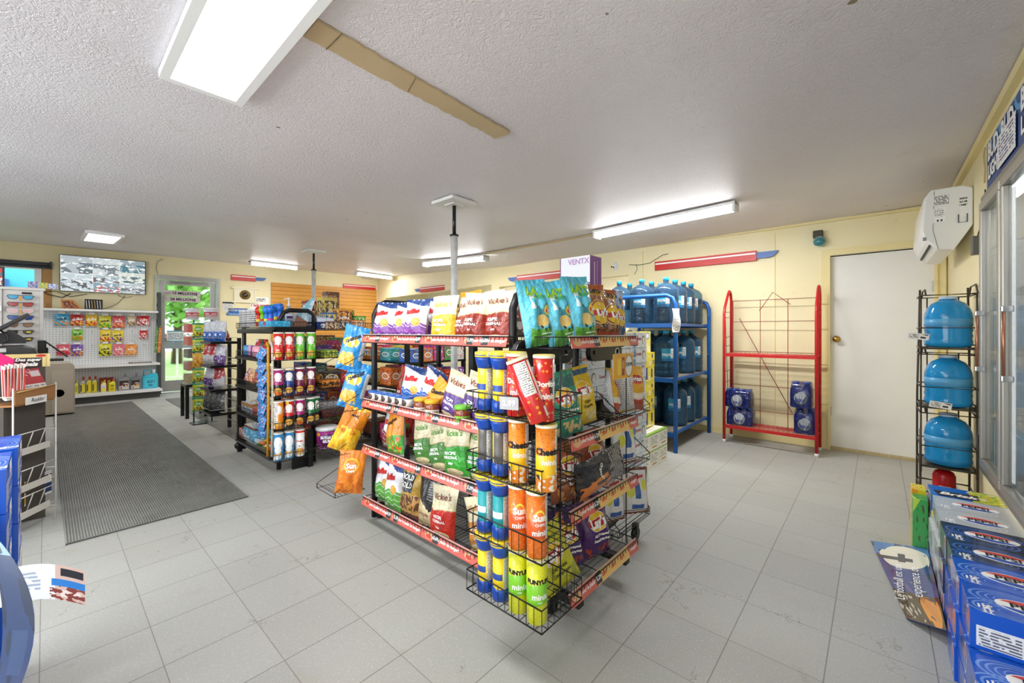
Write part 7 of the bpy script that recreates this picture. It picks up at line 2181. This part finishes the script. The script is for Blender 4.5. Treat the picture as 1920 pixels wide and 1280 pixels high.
pbox('l3e', .16, .12, .10, '#d88a2a', [('diag', .9, .9, '#b0561c'), bl('#f0b84a', 8, .5)], (1.72, 4.1, .71), 'orange sloping display carton, third end shelf back', group=GB)
pbox('l3f', .10, .12, .14, '#2a9ab0', [bl('#1f6a8a', 4, .5)], (2.14, 4.12, .71), 'teal carton at the right back of the third end shelf', group=GB)
# level 2 (z .43)
pbox('l2a', .30, .16, .05, '#6a2a22', [bl('#3a1814', 6, .5)], (1.84, 3.90, .44), 'dark red flat chocolate box on the second end shelf', group=GB)
for i in range(7):
    pbox('l2w', .05, .12, .10, '#e9e9ea', [('rect', 0, .0, .06, 1, '#b9b9bc'), ('print', .2, .3, .8, .8, 4, '#b0b0b6')], (1.74 + i * .058, 4.08, .44), 'small white carton on the second end shelf, %s from the left' % ('first', 'second', 'third', 'fourth', 'fifth', 'sixth', 'seventh')[i], group='small white cartons in a row')
pbox('l2b', .14, .10, .06, '#8a4ab0', [bl('#e8a0d0', 7, .5)], (2.05, 3.9, .44), 'violet candy box on the second end shelf, right', group=GB)
# level 1 (z .145)
pbox('l1a', .17, .14, .09, '#3a8ac8', [bl('#e9d04a', 6, .55), ('rect', 0, .75, 1, 1, '#e8e4da')], (1.93, 3.90, .30), 'blue and white wafer box above the gum tub', group=GB) if 0 else None
pbox('l1b', .20, .16, .13, '#e0d9cf', [('band', 0, .6, '#3a9ad0'), bl('#f0d84a', 5, .55)], (1.96, 3.92, .152), 'white, blue and yellow box right of the gum tub', group=GB)
pbox('l1c', .22, .16, .16, '#1f2550', [bl('#e8a02a', 4, .6), ('band', .85, 1, '#8a1f2a')], (1.95, 4.14, .152), 'navy carton behind the white blue and yellow box', group=GB, word='SUPER', ws=.035)
pbox('l1d', .16, .14, .18, '#a8232a', [bl('#d8b04a', 4, .6)], (1.76, 4.12, .152), 'dark red carton behind the gum tub', group=GB)

# on top: toys, boxes, pump bottle
TZ = 1.272
TOYC = (('#d8281e', '#f0d040', 'red'), ('#6cc81e', '#d83a2a', 'green'), ('#2a7ad8', '#e8e040', 'blue'), ('#2a6ac8', '#d83a8a', 'royal blue'))
def toy(c, c2):
    def mk():
        root = empty('candy_toy', (0, 0, 0), 0, None, 'candy toy')
        MB().lathe([(.018, 0), (.022, .01), (.022, .10), (.014, .12)], 14).build('tube', mat('toy_' + c[1:], c, .3), root)
        mb = MB(); mb.lathe([(0, .115), (.026, .125), (.034, .15), (.03, .175), (.012, .19), (0, .192)], 16); mb.lathe([(.0, .0), (.012, .005), (.012, .02), (0, .024)], 10, (-.028, 0, .165)); mb.lathe([(.0, .0), (.012, .005), (.012, .02), (0, .024)], 10, (.028, 0, .165)); mb.build('head', mat('toy_' + c[1:], c), root)
        MB().lathe([(.023, .04), (.023, .07)], 14).build('sticker', mat('toy_s' + c2[1:], c2, .4), root)
        return root
    return Proto(mk)
for i, (c, c2, nmx) in enumerate(TOYC):
    p = toy(c, c2)
    for k in range(2):
        p.put((1.35 + .02 * k, 4.42 - i * .105 - .0 * k, TZ + .005) if k == 0 else (1.42, 4.40 - i * .105, TZ + .025), rn.uniform(-.4, .4) + RB, '%s figure-topped candy tube on the candy gondola, %s' % (nmx, ('front row', 'back row')[k]), 'figure topped candy tubes')
pbox('tp1', .30, .16, .05, '#2aa0c8', [('diag', .9, .3, '#2a8ab8'), bl('#58c0e0', 5, .55)], (1.36, 4.05, TZ), 'turquoise display tray in front of the candy tubes', rz=RB, word='PEZ', ws=.04, wm=RD_, name='display_tray')
for i in range(7):
    o = pbox('mag%d' % (i % 3), .012, .14, .17, ('#dcd8d4', '#c9c5c2', '#e8e4e4')[i % 3], [('print', 0, .2, 1, .9, 8, '#6a6670')], (1.34, 4.88 - i * .05, TZ + .004), 'slim pale card pack, %s from the left in the row' % ('first', 'second', 'third', 'fourth', 'fifth', 'sixth', 'seventh')[i], 'card pack', 'slim card packs standing in a row', rz=RB + PI / 2 + .1, name='card_pack')
o = pbox('lolly', .12, .05, .08, '#c8b0d8', [bl('#8a6ab0', 6, .5)], (1.36, 4.98, TZ - .002), 'lilac card box at the far left end of the candy gondola top', rz=RB); o.location.y = 4.93 - .06
t = empty('pump_bottle', (1.53, 4.18, 1.272), 0, 'clear pump bottle standing tall on the candy gondola', 'bottle')
MB().lathe([(.03, 0), (.034, .01), (.034, .15), (.014, .19)], 18).build('body', mat('pump_clear', '#dfe2ee', .15, trans=.3), t)
MB().lathe([(.035, .04), (.035, .12)], 18, uvz=(.04, .12)).build('label', design('pump_label', '#e9e9f2', [('rect', .35, .5, .65, .8, '#3a2a6a'), ('print', .35, .1, .65, .45, 7, '#8a86b0')], .4), t)
mb = MB(); mb.lathe([(.014, .19), (.014, .215), (.006, .22), (.006, .26), (.012, .262), (.012, .275), (0, .276)], 14); mb.tube([(0, 0, .268), (-.035, 0, .266), (-.04, 0, .255)], .005, 6); mb.build('pump', M_WHITE, t)
# long case of white-blue packs
t = empty('pack_tray', (1.76, 4.25, 1.25), 0, 'navy tray with rows of white and blue packs on the candy gondola', 'display tray')
mb = MB(); mb.box(-.08, -.36, 0, .08, .36, .07); mb.build('tray', design('tray_navy', '#1f3a7a', [('ell', .28, .5, .16, .3, '#e6eaf2'), ('ell', .72, .5, .16, .3, '#e6eaf2'), ('print', .1, .3, .9, .7, 2, '#1f3a7a')], .4), t)
for i in range(9):
    for j in range(2):
        mb = MB(); mb.box(-.074 + j * .076, -.35 + i * .078, .07, -.003 + j * .076, -.28 + i * .078, .105 + i * .008); mb.build('pack', mat('pack_pale', '#cfd8e8', .4), t, bevel=.003)
t = empty('dinosaur_card', (1.60, 4.02, 1.43), -.3, 'shiny silver and teal card rising above the turquoise tray', 'display card')
mb = MB(); mb.prism([(-.09, -.16), (.02, -.16), (.10, .10), (.07, .12), (-.05, -.02)], -.003, .003, 0, Matrix(((1, 0, 0, 0), (0, 0, -1, 0), (0, 1, 0, 0), (0, 0, 0, 1)))); mb.build('card', design('dino', '#7fb8d0', [bl('#c9d8e0', 4, .5), ('diag', .5, .5, '#8a5a4a')], .2), t)
pbox('tealc', .14, .04, .16, '#2a9ab8', [bl('#58b8d0', 4, .5), ('ell', .4, .75, .25, .15, '#1f3a6a')], (1.66, 4.55, 1.25), 'teal carton with wavy top behind the silver card', name='carton', cat='carton', word='Icy', ws=.04)
TB = [(1.80, 3.88, .11, .055, '#7a4a2a', '#e8d8b0', 'brown and white candy box', None), (1.91, 3.88, .12, .06, '#4a3a34', '#e8e0d8', 'dark box of white-wrapped candy', None), (2.04, 3.88, .14, .065, '#d8702a', '#f0d0a0', 'orange tray with pale wrappers', 'EAGLE'), (2.14, 4.0, .10, .10, '#3aa03a', '#d8e08a', 'green candy carton', None),
      (1.86, 4.06, .13, .12, '#3a6a9a', '#e8c83a', 'blue and yellow toy box', None), (1.98, 4.04, .14, .15, '#d8982a', '#7a2a2a', 'amber toy box', 'JUNGLE'), (2.10, 4.22, .15, .15, '#3a5a2a', '#e0d020', 'yellow and black striped toy box', 'TOXIC'), (1.93, 4.26, .16, .24, '#c8b04a', '#4a2a1c', 'tall brown and yellow carton', 'ACT'),
      (2.06, 4.46, .14, .30, '#6a4430', '#b0805a', 'open brown display carton', None), (1.84, 4.46, .12, .22, '#8a3a2a', '#c8a070', 'red brown display carton', None), (2.14, 4.66, .10, .26, '#e0dcd6', '#a0a0a6', 'pale carton at the back', None)]
for i, (x, y, w, h, c, c2, lb, wd) in enumerate(TB):
    sh = [bl(c2, 5, .52), ('blob', 0, 0, 1, 1, 9, .62, '#f4ece0')]
    if 'striped' in lb:
        sh = [bl('#c83a2a', 6, .6)] + [('stripes', a, b, c_, d_, 7, .8, .5, '#1c1a16') if 0 else ('rect', a, b, c_, d_, '#e8d41c') for a, b, c_, d_ in ((0, 0, 1, .22), (0, .82, 1, 1), (0, 0, .12, 1), (.88, 0, 1, 1))] + [('stripes', a, b, c_, d_, 7, .8, .5, '#1c1a16') for a, b, c_, d_ in ((0, 0, 1, .22), (0, .82, 1, 1), (0, 0, .12, 1), (.88, 0, 1, 1))]
    pbox('tb%d' % i, w, .12, h * 1.35, c, sh, (x, y, 1.252), lb + ' on top of the candy gondola', 'toy box' if 'toy' in lb else 'candy box', 'boxes on top of the candy gondola', rn.uniform(-.15, .1), word=wd, ws=.028)
# deeper stock behind the front boxes
rn = random.Random(77)
PALC = (('#c8302a', 'red'), ('#2a6ac0', 'blue'), ('#e0b82a', 'yellow'), ('#3a9a4a', 'green'), ('#8a3a9a', 'violet'), ('#e07a2a', 'orange'), ('#7a4a2a', 'brown'), ('#e0dcd4', 'white'), ('#2a9ab0', 'teal'), ('#d83a7a', 'pink'))
ordn = ('first', 'second', 'third', 'fourth', 'fifth')
for li, z in enumerate((.152, .437, .707, .992)):
    for yi, y in enumerate((4.36, 4.70)):
        for xi in range(4):
            j = (li * 7 + yi * 3 + xi * 4) % 10
            c2 = PALC[(j + 3 + xi) % 10][0]
            pbox('deep%d_%d' % (j, xi % 2), .115, .22, rn.uniform(.12, .21), PALC[j][0], [bl(c2, 5, .54), ('ell', .5, .5, .33, .2, '#f2ece0'), ('ell', .5, .5, .24, .12, PALC[j][0]), ('blob', 0, 0, 1, 1, 11, .63, '#f6f2ea')], (1.745 + xi * .122, y, z),
                 '%s carton deep on the %s end shelf, %s row, %s from left' % (PALC[j][1], ordn[li], ('nearer', 'farther')[yi], ordn[xi]), group='cartons deep on the candy gondola', name='candy_carton')
# left face shelves
GLF = 'goods on the left shelves of the candy gondola'
def bottle_small(col, lid, key):
    def mk():
        o = tag(MB().lathe([(.022, 0), (.026, .005), (.026, .11), (.016, .13)], 14).build('candy_bottle', mat('cb_' + key, col, .3)), cat='bottle')
        MB().lathe([(.018, .13), (.020, .135), (.020, .16), (0, .162)], 12).build('cap', mat('cl_' + key, lid, .3), o)
        return o
    return Proto(mk)
for i, (c, l, k) in enumerate((('#c82a2a', '#e8e4dc', 'r'), ('#d83a5a', '#d8281e', 'p'), ('#2a7a5a', '#1f5a4a', 'g'), ('#b8242a', '#c8241e', 'd'))):
    bottle_small(c, l, k).put((1.46, 4.80 - i * .075, .99), 0, '%s candy bottle on the fourth left shelf' % ('bright red', 'pink', 'dark green', 'deep red')[i], GLF)
for i, (w, c, lb) in enumerate(((.10, '#4a9ad0', 'blue tub'), (.08, '#e0a0c8', 'pale pink tub'), (.09, '#5a2a8a', 'purple tub'), (.15, '#f0a8b8', 'large pink tub'), (.12, '#c81f2a', 'red tub'))):
    y = 4.80 - (0, .11, .21, .35, .50)[i]
    o = tag(MB().lathe([(w * .42, 0), (w * .48, .01), (w * .48, .085), (w * .40, .10), (0, .10)], 20).build('candy_tub', mat('tub_' + c[1:], c, .3, coat=.3)), lb + ' on the fourth left shelf of the candy gondola', 'tub', GLF)
    o.location = (1.375, y, .99)
for i in range(5):
    pbox('red%d' % (i % 2), .10, .06, .10 + .02 * (i % 2), ('#c8342a', '#d8d4ce')[i % 2], [('print', .1, .3, .9, .8, 4, ('#f0e0d8', '#8a8a86')[i % 2])], (1.56, 4.60 - i * .12, .99), '%s candy box at the back of the fourth left shelf, %s' % (('red', 'pale')[i % 2], ('first', 'second', 'third', 'fourth', 'fifth')[i]), group=GLF, rz=RB)
def sweet_bag(key, c1, c2, c3):
    return bag_type('sweets_' + key, .13, .15, .07, c1, [('blob', 0, 0, 1, .8, 6, .48, c2), ('blob', 0, 0, 1, .8, 9, .6, c3)], [], '#d8d0c8')
sw = [sweet_bag('berry', '#e8b8b8', '#a83a3a', '#f4ece4'), sweet_bag('peach', '#f0c890', '#e08a3a', '#f8efe0'), sweet_bag('mixed', '#8a5a5a', '#d83a4a', '#f0e04a')]
for i in range(5):
    sw[i % 3].put((1.37, 4.78 - i * .13, .706), (-.1, 0, RB + .1), '%s sweets bag, %s on the third left shelf' % (('berry red', 'peach orange', 'mixed colour')[i % 3], ('first', 'second', 'third', 'fourth', 'fifth')[i]), GLF).__setitem__('category', 'sweets bag')
for i in range(3):
    sw[(i + 1) % 3].put((1.52, 4.75 - i * .2, .706), (-.1, 0, RB + .1), 'sweets bag at the back of the third left shelf, %s' % ('first', 'second', 'third')[i], GLF, 1.1).__setitem__('category', 'sweets bag')
pbox('ct1', .30, .14, .09, '#a97a4a', [('band', 0, .6, '#d8d4cc'), ('blob', 0, 0, 1, .6, 6, .5, '#5a8ab0')], (1.38, 4.66, .437), 'brown cardboard tray of small packets, second left shelf', 'display tray', GLF, RB, name='cardboard_tray')
pbox('ct2', .26, .14, .07, '#9a6a3a', [('blob', 0, 0, 1, 1, 6, .5, '#c83a5a')], (1.38, 4.34, .437), 'brown tray with pink packets, second left shelf', 'display tray', GLF, RB, name='cardboard_tray')
o = pbox('card', .04, .004, .18, '#dcd8d0', [], (1.33, 4.62, .50), 'white card strip leaning on the second left shelf', 'card', GLF, RB, rx=0, name='card_strip'); o.rotation_euler = (0, -.45, RB)
pbox('bx1', .32, .16, .15, '#58b0d8', [('band', .86, 1, '#7a4a2a'), ('blob', 0, 0, 1, .8, 5, .58, '#f0f4f6'), ('diag', .4, .4, '#e8ecf0')], (1.40, 4.60, .152), 'light blue tray box on the bottom left shelf', 'display tray', GLF, RB, name='display_tray')
pbox('bx2', .16, .14, .10, '#a97a4a', [('blob', 0, .2, 1, 1, 5, .5, '#d8c0d8')], (1.38, 4.84, .152), 'cardboard tray at the left end of the bottom shelf', 'display tray', GLF, RB, name='cardboard_tray')
rn = random.Random(31)
for i in range(14):
    c = ('#3a9a3a', '#e8c82a', '#d83a2a', '#e87a2a', '#e8d8c0')[i % 5]
    o = tag(MB().lathe([(0, -.03), (.014, -.026), (.018, 0), (.014, .026), (0, .03)], 10, axis='x').build('wrapped_candy', mat('wc_' + c[1:], c, .25, coat=.4)), '%s wrapped candy loose on the bottom left shelf, %s row, %s' % (('green', 'yellow', 'red', 'orange', 'cream')[i % 5], ('first', 'second', 'third', 'fourth', 'fifth')[i // 3], ('front', 'middle', 'back')[i % 3]), 'candy', 'loose wrapped candies on the bottom shelf')
    o.location = (1.345 + .06 * (i % 3), 4.36 - (i // 3) * .07, .168 + .022 * (i % 2)); o.rotation_euler = (0, 0, rn.uniform(0, 3))
# hanging strip of blue packets, hanging yellow and white strips
t = None
for i in range(12):
    z = 1.06 - i * .062
    w, hh = .10, .115
    S_ = bag_surface(w, hh, .03, i * 1.3, .5)
    mb = MB(); mb.grid(lambda u, v: S_((u * 2 - 1) * w / 2, v * hh, -1), 8, 8); mb.grid(lambda u, v: S_((1 - u * 2) * w / 2, v * hh, 1), 6, 6)
    o = tag(mb.build('candy_packet', design('bluepack', '#3a94d8', [('blob', 0, 0, 1, 1, 4, .52, '#1f5ab0'), ('blob', 0, 0, 1, 1, 8, .6, '#f0e8e8'), ('blob', 0, .2, 1, .8, 5, .62, '#d83a3a')], .3, 0, .3, .4)), 'small blue candy packet in the hanging chain, %s' % ('topmost' if i == 0 else 'lowest' if i == 11 else ('second', 'third', 'fourth', 'fifth', 'sixth', 'seventh', 'eighth', 'ninth', 'tenth', 'eleventh')[i - 1] + ' from the top' if 0 < i < 11 else ''), 'candy packet', 'chain of blue packets')
    o.location = (1.255 + .012 * (i % 2), 4.13 + .02 * (i % 2) - .006 * i, z - .08); o.rotation_euler = (-.25, .5 - .05 * i, RB + .2)
for k, (c, c2) in enumerate((('#e8a81e', '#d8742a'), ('#e8e0c8', '#3a3a3a'))):
    o = tag(MB().tube([(0, .06, .02), (0, .02, .05), (0, 0, 0), (.002, 0, -.45), (-.004, 0, -.92)], .011, 6).build('candy_ribbon', design('ribbon%d' % k, c, [], .5) if 0 else mat('ribbon%d' % k, c, .5, var=.45, vscale=60)), ('yellow', 'white') [k] + ' long hanging strip on the candy gondola corner', 'hanging strip')
    o.location = (1.262 + .024 * k, 3.90 - .03 * k, 1.085)

# ------------------------------------------------------------ third shelving, glimpsed through the snack gondola
KX, KY = 2.66, 3.95
g3 = empty('grocery_gondola', (KX, KY, 0), 0, 'black shelving of boxed goods glimpsed through the snack gondola wires', 'shelving')
for x in (2.30, 3.02):
    for y in (3.38, 4.55):
        MB().box(x - KX - .018, y - KY - .018, 0, x - KX + .018, y - KY + .018, 1.12).build('upright', M_BLACK, g3)
LZ = (.12, .40, .68, .93)
for z in LZ:
    MB().box(2.28 - KX, 3.36 - KY, z - .02, 3.04 - KX, 4.57 - KY, z).build('shelf', M_BLACKP, g3)
for li, z in enumerate(LZ):
    for yi, y in enumerate((3.45, 3.80, 4.15)):
        for xi in range(5):
            j = (li * 3 + yi * 7 + xi * 4 + 2) % 10
            c2 = PALC[(j + 4 + xi) % 10][0]
            pbox('deep%d_%d' % (j, xi % 2), .125, .20, rn.uniform(.12, .19), PALC[j][0], [bl(c2, 5, .54)], (2.385 + xi * .138, y, z + .001),
                 '%s grocery carton, %s shelf behind the snack gondola, %s row, %s' % (PALC[j][1], ordn[li], ordn[yi], ordn[xi]), 'carton', 'cartons on the grocery gondola', name='grocery_carton')

# ------------------------------------------------------------ stand with bags of snacks, farther back
SX, SY = 1.42, 6.0
st = empty('snack_stand', (SX, SY, 0), 0, 'small black tiered stand of bagged snacks near the entrance', 'display stand')
for s in (-1, 1):
    mb = MB(); mb.box(.12, s * .20 - .02, 0, .155, s * .20 + .02, 1.15); mb.build('post', M_BLACK, st)
mb = MB()
for k in range(7): mb.tube([(.12, -.2, .12 + k * .13), (.12, .2, .12 + k * .13)], .006, 5)
mb.build('rungs', M_STEEL, st)
DZ = (.27, .55, .83, 1.11)
for z in DZ:
    mb = MB(); mb.box(-.16, -.24, z - .03, .13, .24, z); mb.build('tier', M_BLACKP, st, bevel=.006)
    mb = MB(); mb.tube([(-.16, -.24, z + .045), (-.16, .24, z + .045)], .003, 5); mb.tube([(-.16, -.24, z + .045), (.12, -.24, z + .045)], .003, 5)
    mb.build('tier_rail', M_STEEL, st)
def nut_bag(key, base, c2, c3):
    return bag_type('nuts_' + key, .17, .24, .09, base, [('band', 0, .5, c2, .04, .6), ('blob', 0, .1, 1, .9, 5, .57, c3)], [], '#bdbdc0')
nb = {'silver_blue': nut_bag('silver_blue', '#d0d2d8', '#2a6ac8', '#e8e8ec'), 'silver_red': nut_bag('silver_red', '#c8202a', '#d8d4d6', '#e8e0e0'), 'silver_purple': nut_bag('silver_purple', '#c8c4ce', '#6a3a8a', '#e8e6ea'), 'grey': nut_bag('grey', '#6a6a6c', '#4a4a4c', '#a9a9ac')}
lay = (('grey', 'grey', 'grey'), ('silver_purple', 'silver_purple', 'silver_red'), ('silver_red', 'silver_red', 'silver_purple'), ('silver_blue', 'silver_blue', 'silver_blue'))
for r, z in enumerate(DZ):
    for c in range(3):
        k = lay[r][c]
        nb[k].put((SX - .09 + .02 * c, SY + .15 - .15 * c, z + .002), (-.05, rn.uniform(-.12, .12), RB + .35), '%s snack bag, %s tier of the entrance stand, %s' % (k.replace('_', ' and '), ('bottom', 'second', 'third', 'top')[r], ('left', 'middle', 'right')[c]), 'snack bags on the tiered stand', (1.15, 1, 1)).__setitem__('category', 'snack bag')
for i in range(4):
    o = tag(MB().lathe([(.0, 0), (.012, .01), (.02, .05), (.006, .10), (0, .11)], 10).build('lolly_bag', mat('lolly_%d' % i, ('#d8602a', '#c83a2a', '#e8902a', '#a83a3a')[i], .3)), 'twisted candy above the blue and silver bags, %s from the left' % ('first', 'second', 'third', 'fourth')[i], 'candy', 'twisted candies on the stand top')
    o.location = (SX + .02 + .02 * (i % 2), SY + .12 - .07 * i, 1.30); o.scale = (1.4, 1.4, 1.2); o.location.z = 1.112

# yellow packs hanging in a column
jb = empty('strip_rack', (1.40, 6.80, 0), 0, 'slim black strip rack holding two columns of yellow packs', 'display rack')
mb = MB(); mb.tube([(-.09, .02, .01), (-.09, .02, 1.38), (.11, .02, 1.38), (.11, .02, .01)], .008, 6); mb.box(-.12, -.12, 0, .14, .12, .012); mb.build('frame', M_BLACK, jb)
for z in (1.34, 1.14, .94, .74, .54, .35):
    mb = MB(); mb.tube([(-.09, .02, z), (.11, .02, z)], .004, 5); mb.build('cross_wire', M_STEEL, jb)
jk = bag_type('jerky', .135, .185, .04, '#e0d62a', [('band', .86, 1, '#2a9a6a'), ('ell', .5, .56, .36, .2, '#7ab83a'), ('blob', .1, .1, .9, .35, 5, .5, '#7a4a2a'), ('band', 0, .08, '#2a9a6a')], [('JERKY', .026, 0, .56, W_, 0, .05)], '#e0d62a')
jo = bag_type('jerky_orange', .135, .185, .05, '#eab83a', [('blob', .1, .1, .9, .75, 4, .48, '#e8882a')], [], '#e0b62a')
for i, z in enumerate((1.155, .955, .755, .555, .36, .17)):
    (jo if i == 2 else jk).put((1.345, 6.74, z), (0, 0, -.35), '%s pack in the left hanging column, %s from the top' % (('orange' if i == 2 else 'yellow and green'), ('first', 'second', 'third', 'fourth', 'fifth', 'sixth')[i]), 'yellow packs in the strip rack').__setitem__('category', 'candy pack')
    if i in (0, 1, 2):
        jk.put((1.475, 6.74, z + .01), (0, 0, -.3), 'yellow and green pack in the right hanging column, %s from the top' % ('first', 'second', 'third')[i], 'yellow packs in the strip rack').__setitem__('category', 'candy pack')

# bulk candy tower on its table
tb_ = empty('black_side_table', (1.44, 7.42, 0), 0, 'small black table carrying the clear candy tower', 'table')
MB().box(-.14, -.17, .44, .12, .17, .475).build('top', M_BLACKP, tb_)
for x in (-.12, .10):
    for y in (-.15, .15):
        MB().box(x - .02, y - .02, 0, x + .02, y + .02, .44).build('leg', M_BLACKP, tb_)
bt = empty('candy_tower', (1.41, 7.42, .476), 0, 'tall clear dispenser tower filled with layers of loose candy', 'candy dispenser')
for i, (c, c2) in enumerate((('#9a8a5a', '#d0c080'), ('#a85a3a', '#c87a4a'), ('#3a332c', '#6a5a48'), ('#c8402a', '#e0583a'), ('#c81e2a', '#e03a3a'))):
    z = i * .18
    b = MB().box(-.085, -.15, z + .01, .085, .15, z + .165).build('bin', mat('acrylic', '#eef4f4', .05, alpha=.12, coat=.5), bt, bevel=.004)
    q = design('sweets_%d' % i, c, [('dots', 0, 0, 1, 1, 9, .35, c2)], .4)
    mb = MB(); mb.box(-.078, -.142, z + .015, .078, .142, z + .14)
    o = mb.build('loose_candy', q, bt); o['kind'] = 'stuff'
MB().box(-.095, -.16, 0, -.085, .16, .92).build('side_wall', mat('acrylic', '#eef4f4'), bt)
MB().box(-.09, -.16, .905, .09, .16, .92).build('lid', mat('acrylic', '#eef4f4'), bt)
bk = Proto(lambda: (lambda o: (MB().lathe([(.088, .13), (.092, .135), (.092, .155), (.08, .16), (0, .16)], 24).build('lid', M_WHITE, o), o)[1])(tag(MB().lathe([(.07, 0), (.085, .135)], 24, uvz=(0, .135)).build('bucket', design('bucket_print', '#e6e9ee', [('band', .25, .75, '#b8303a'), ('print', .3, .3, .7, .7, 5, '#f0d8d8')], .4)), cat='bucket')))
bk.put((1.40, 7.35, 1.397), 0, 'white bucket with red band on the candy tower', 'white buckets')
bk.put((1.50, 6.82, 1.39), 0, 'white bucket with red band on the strip rack', 'white buckets')
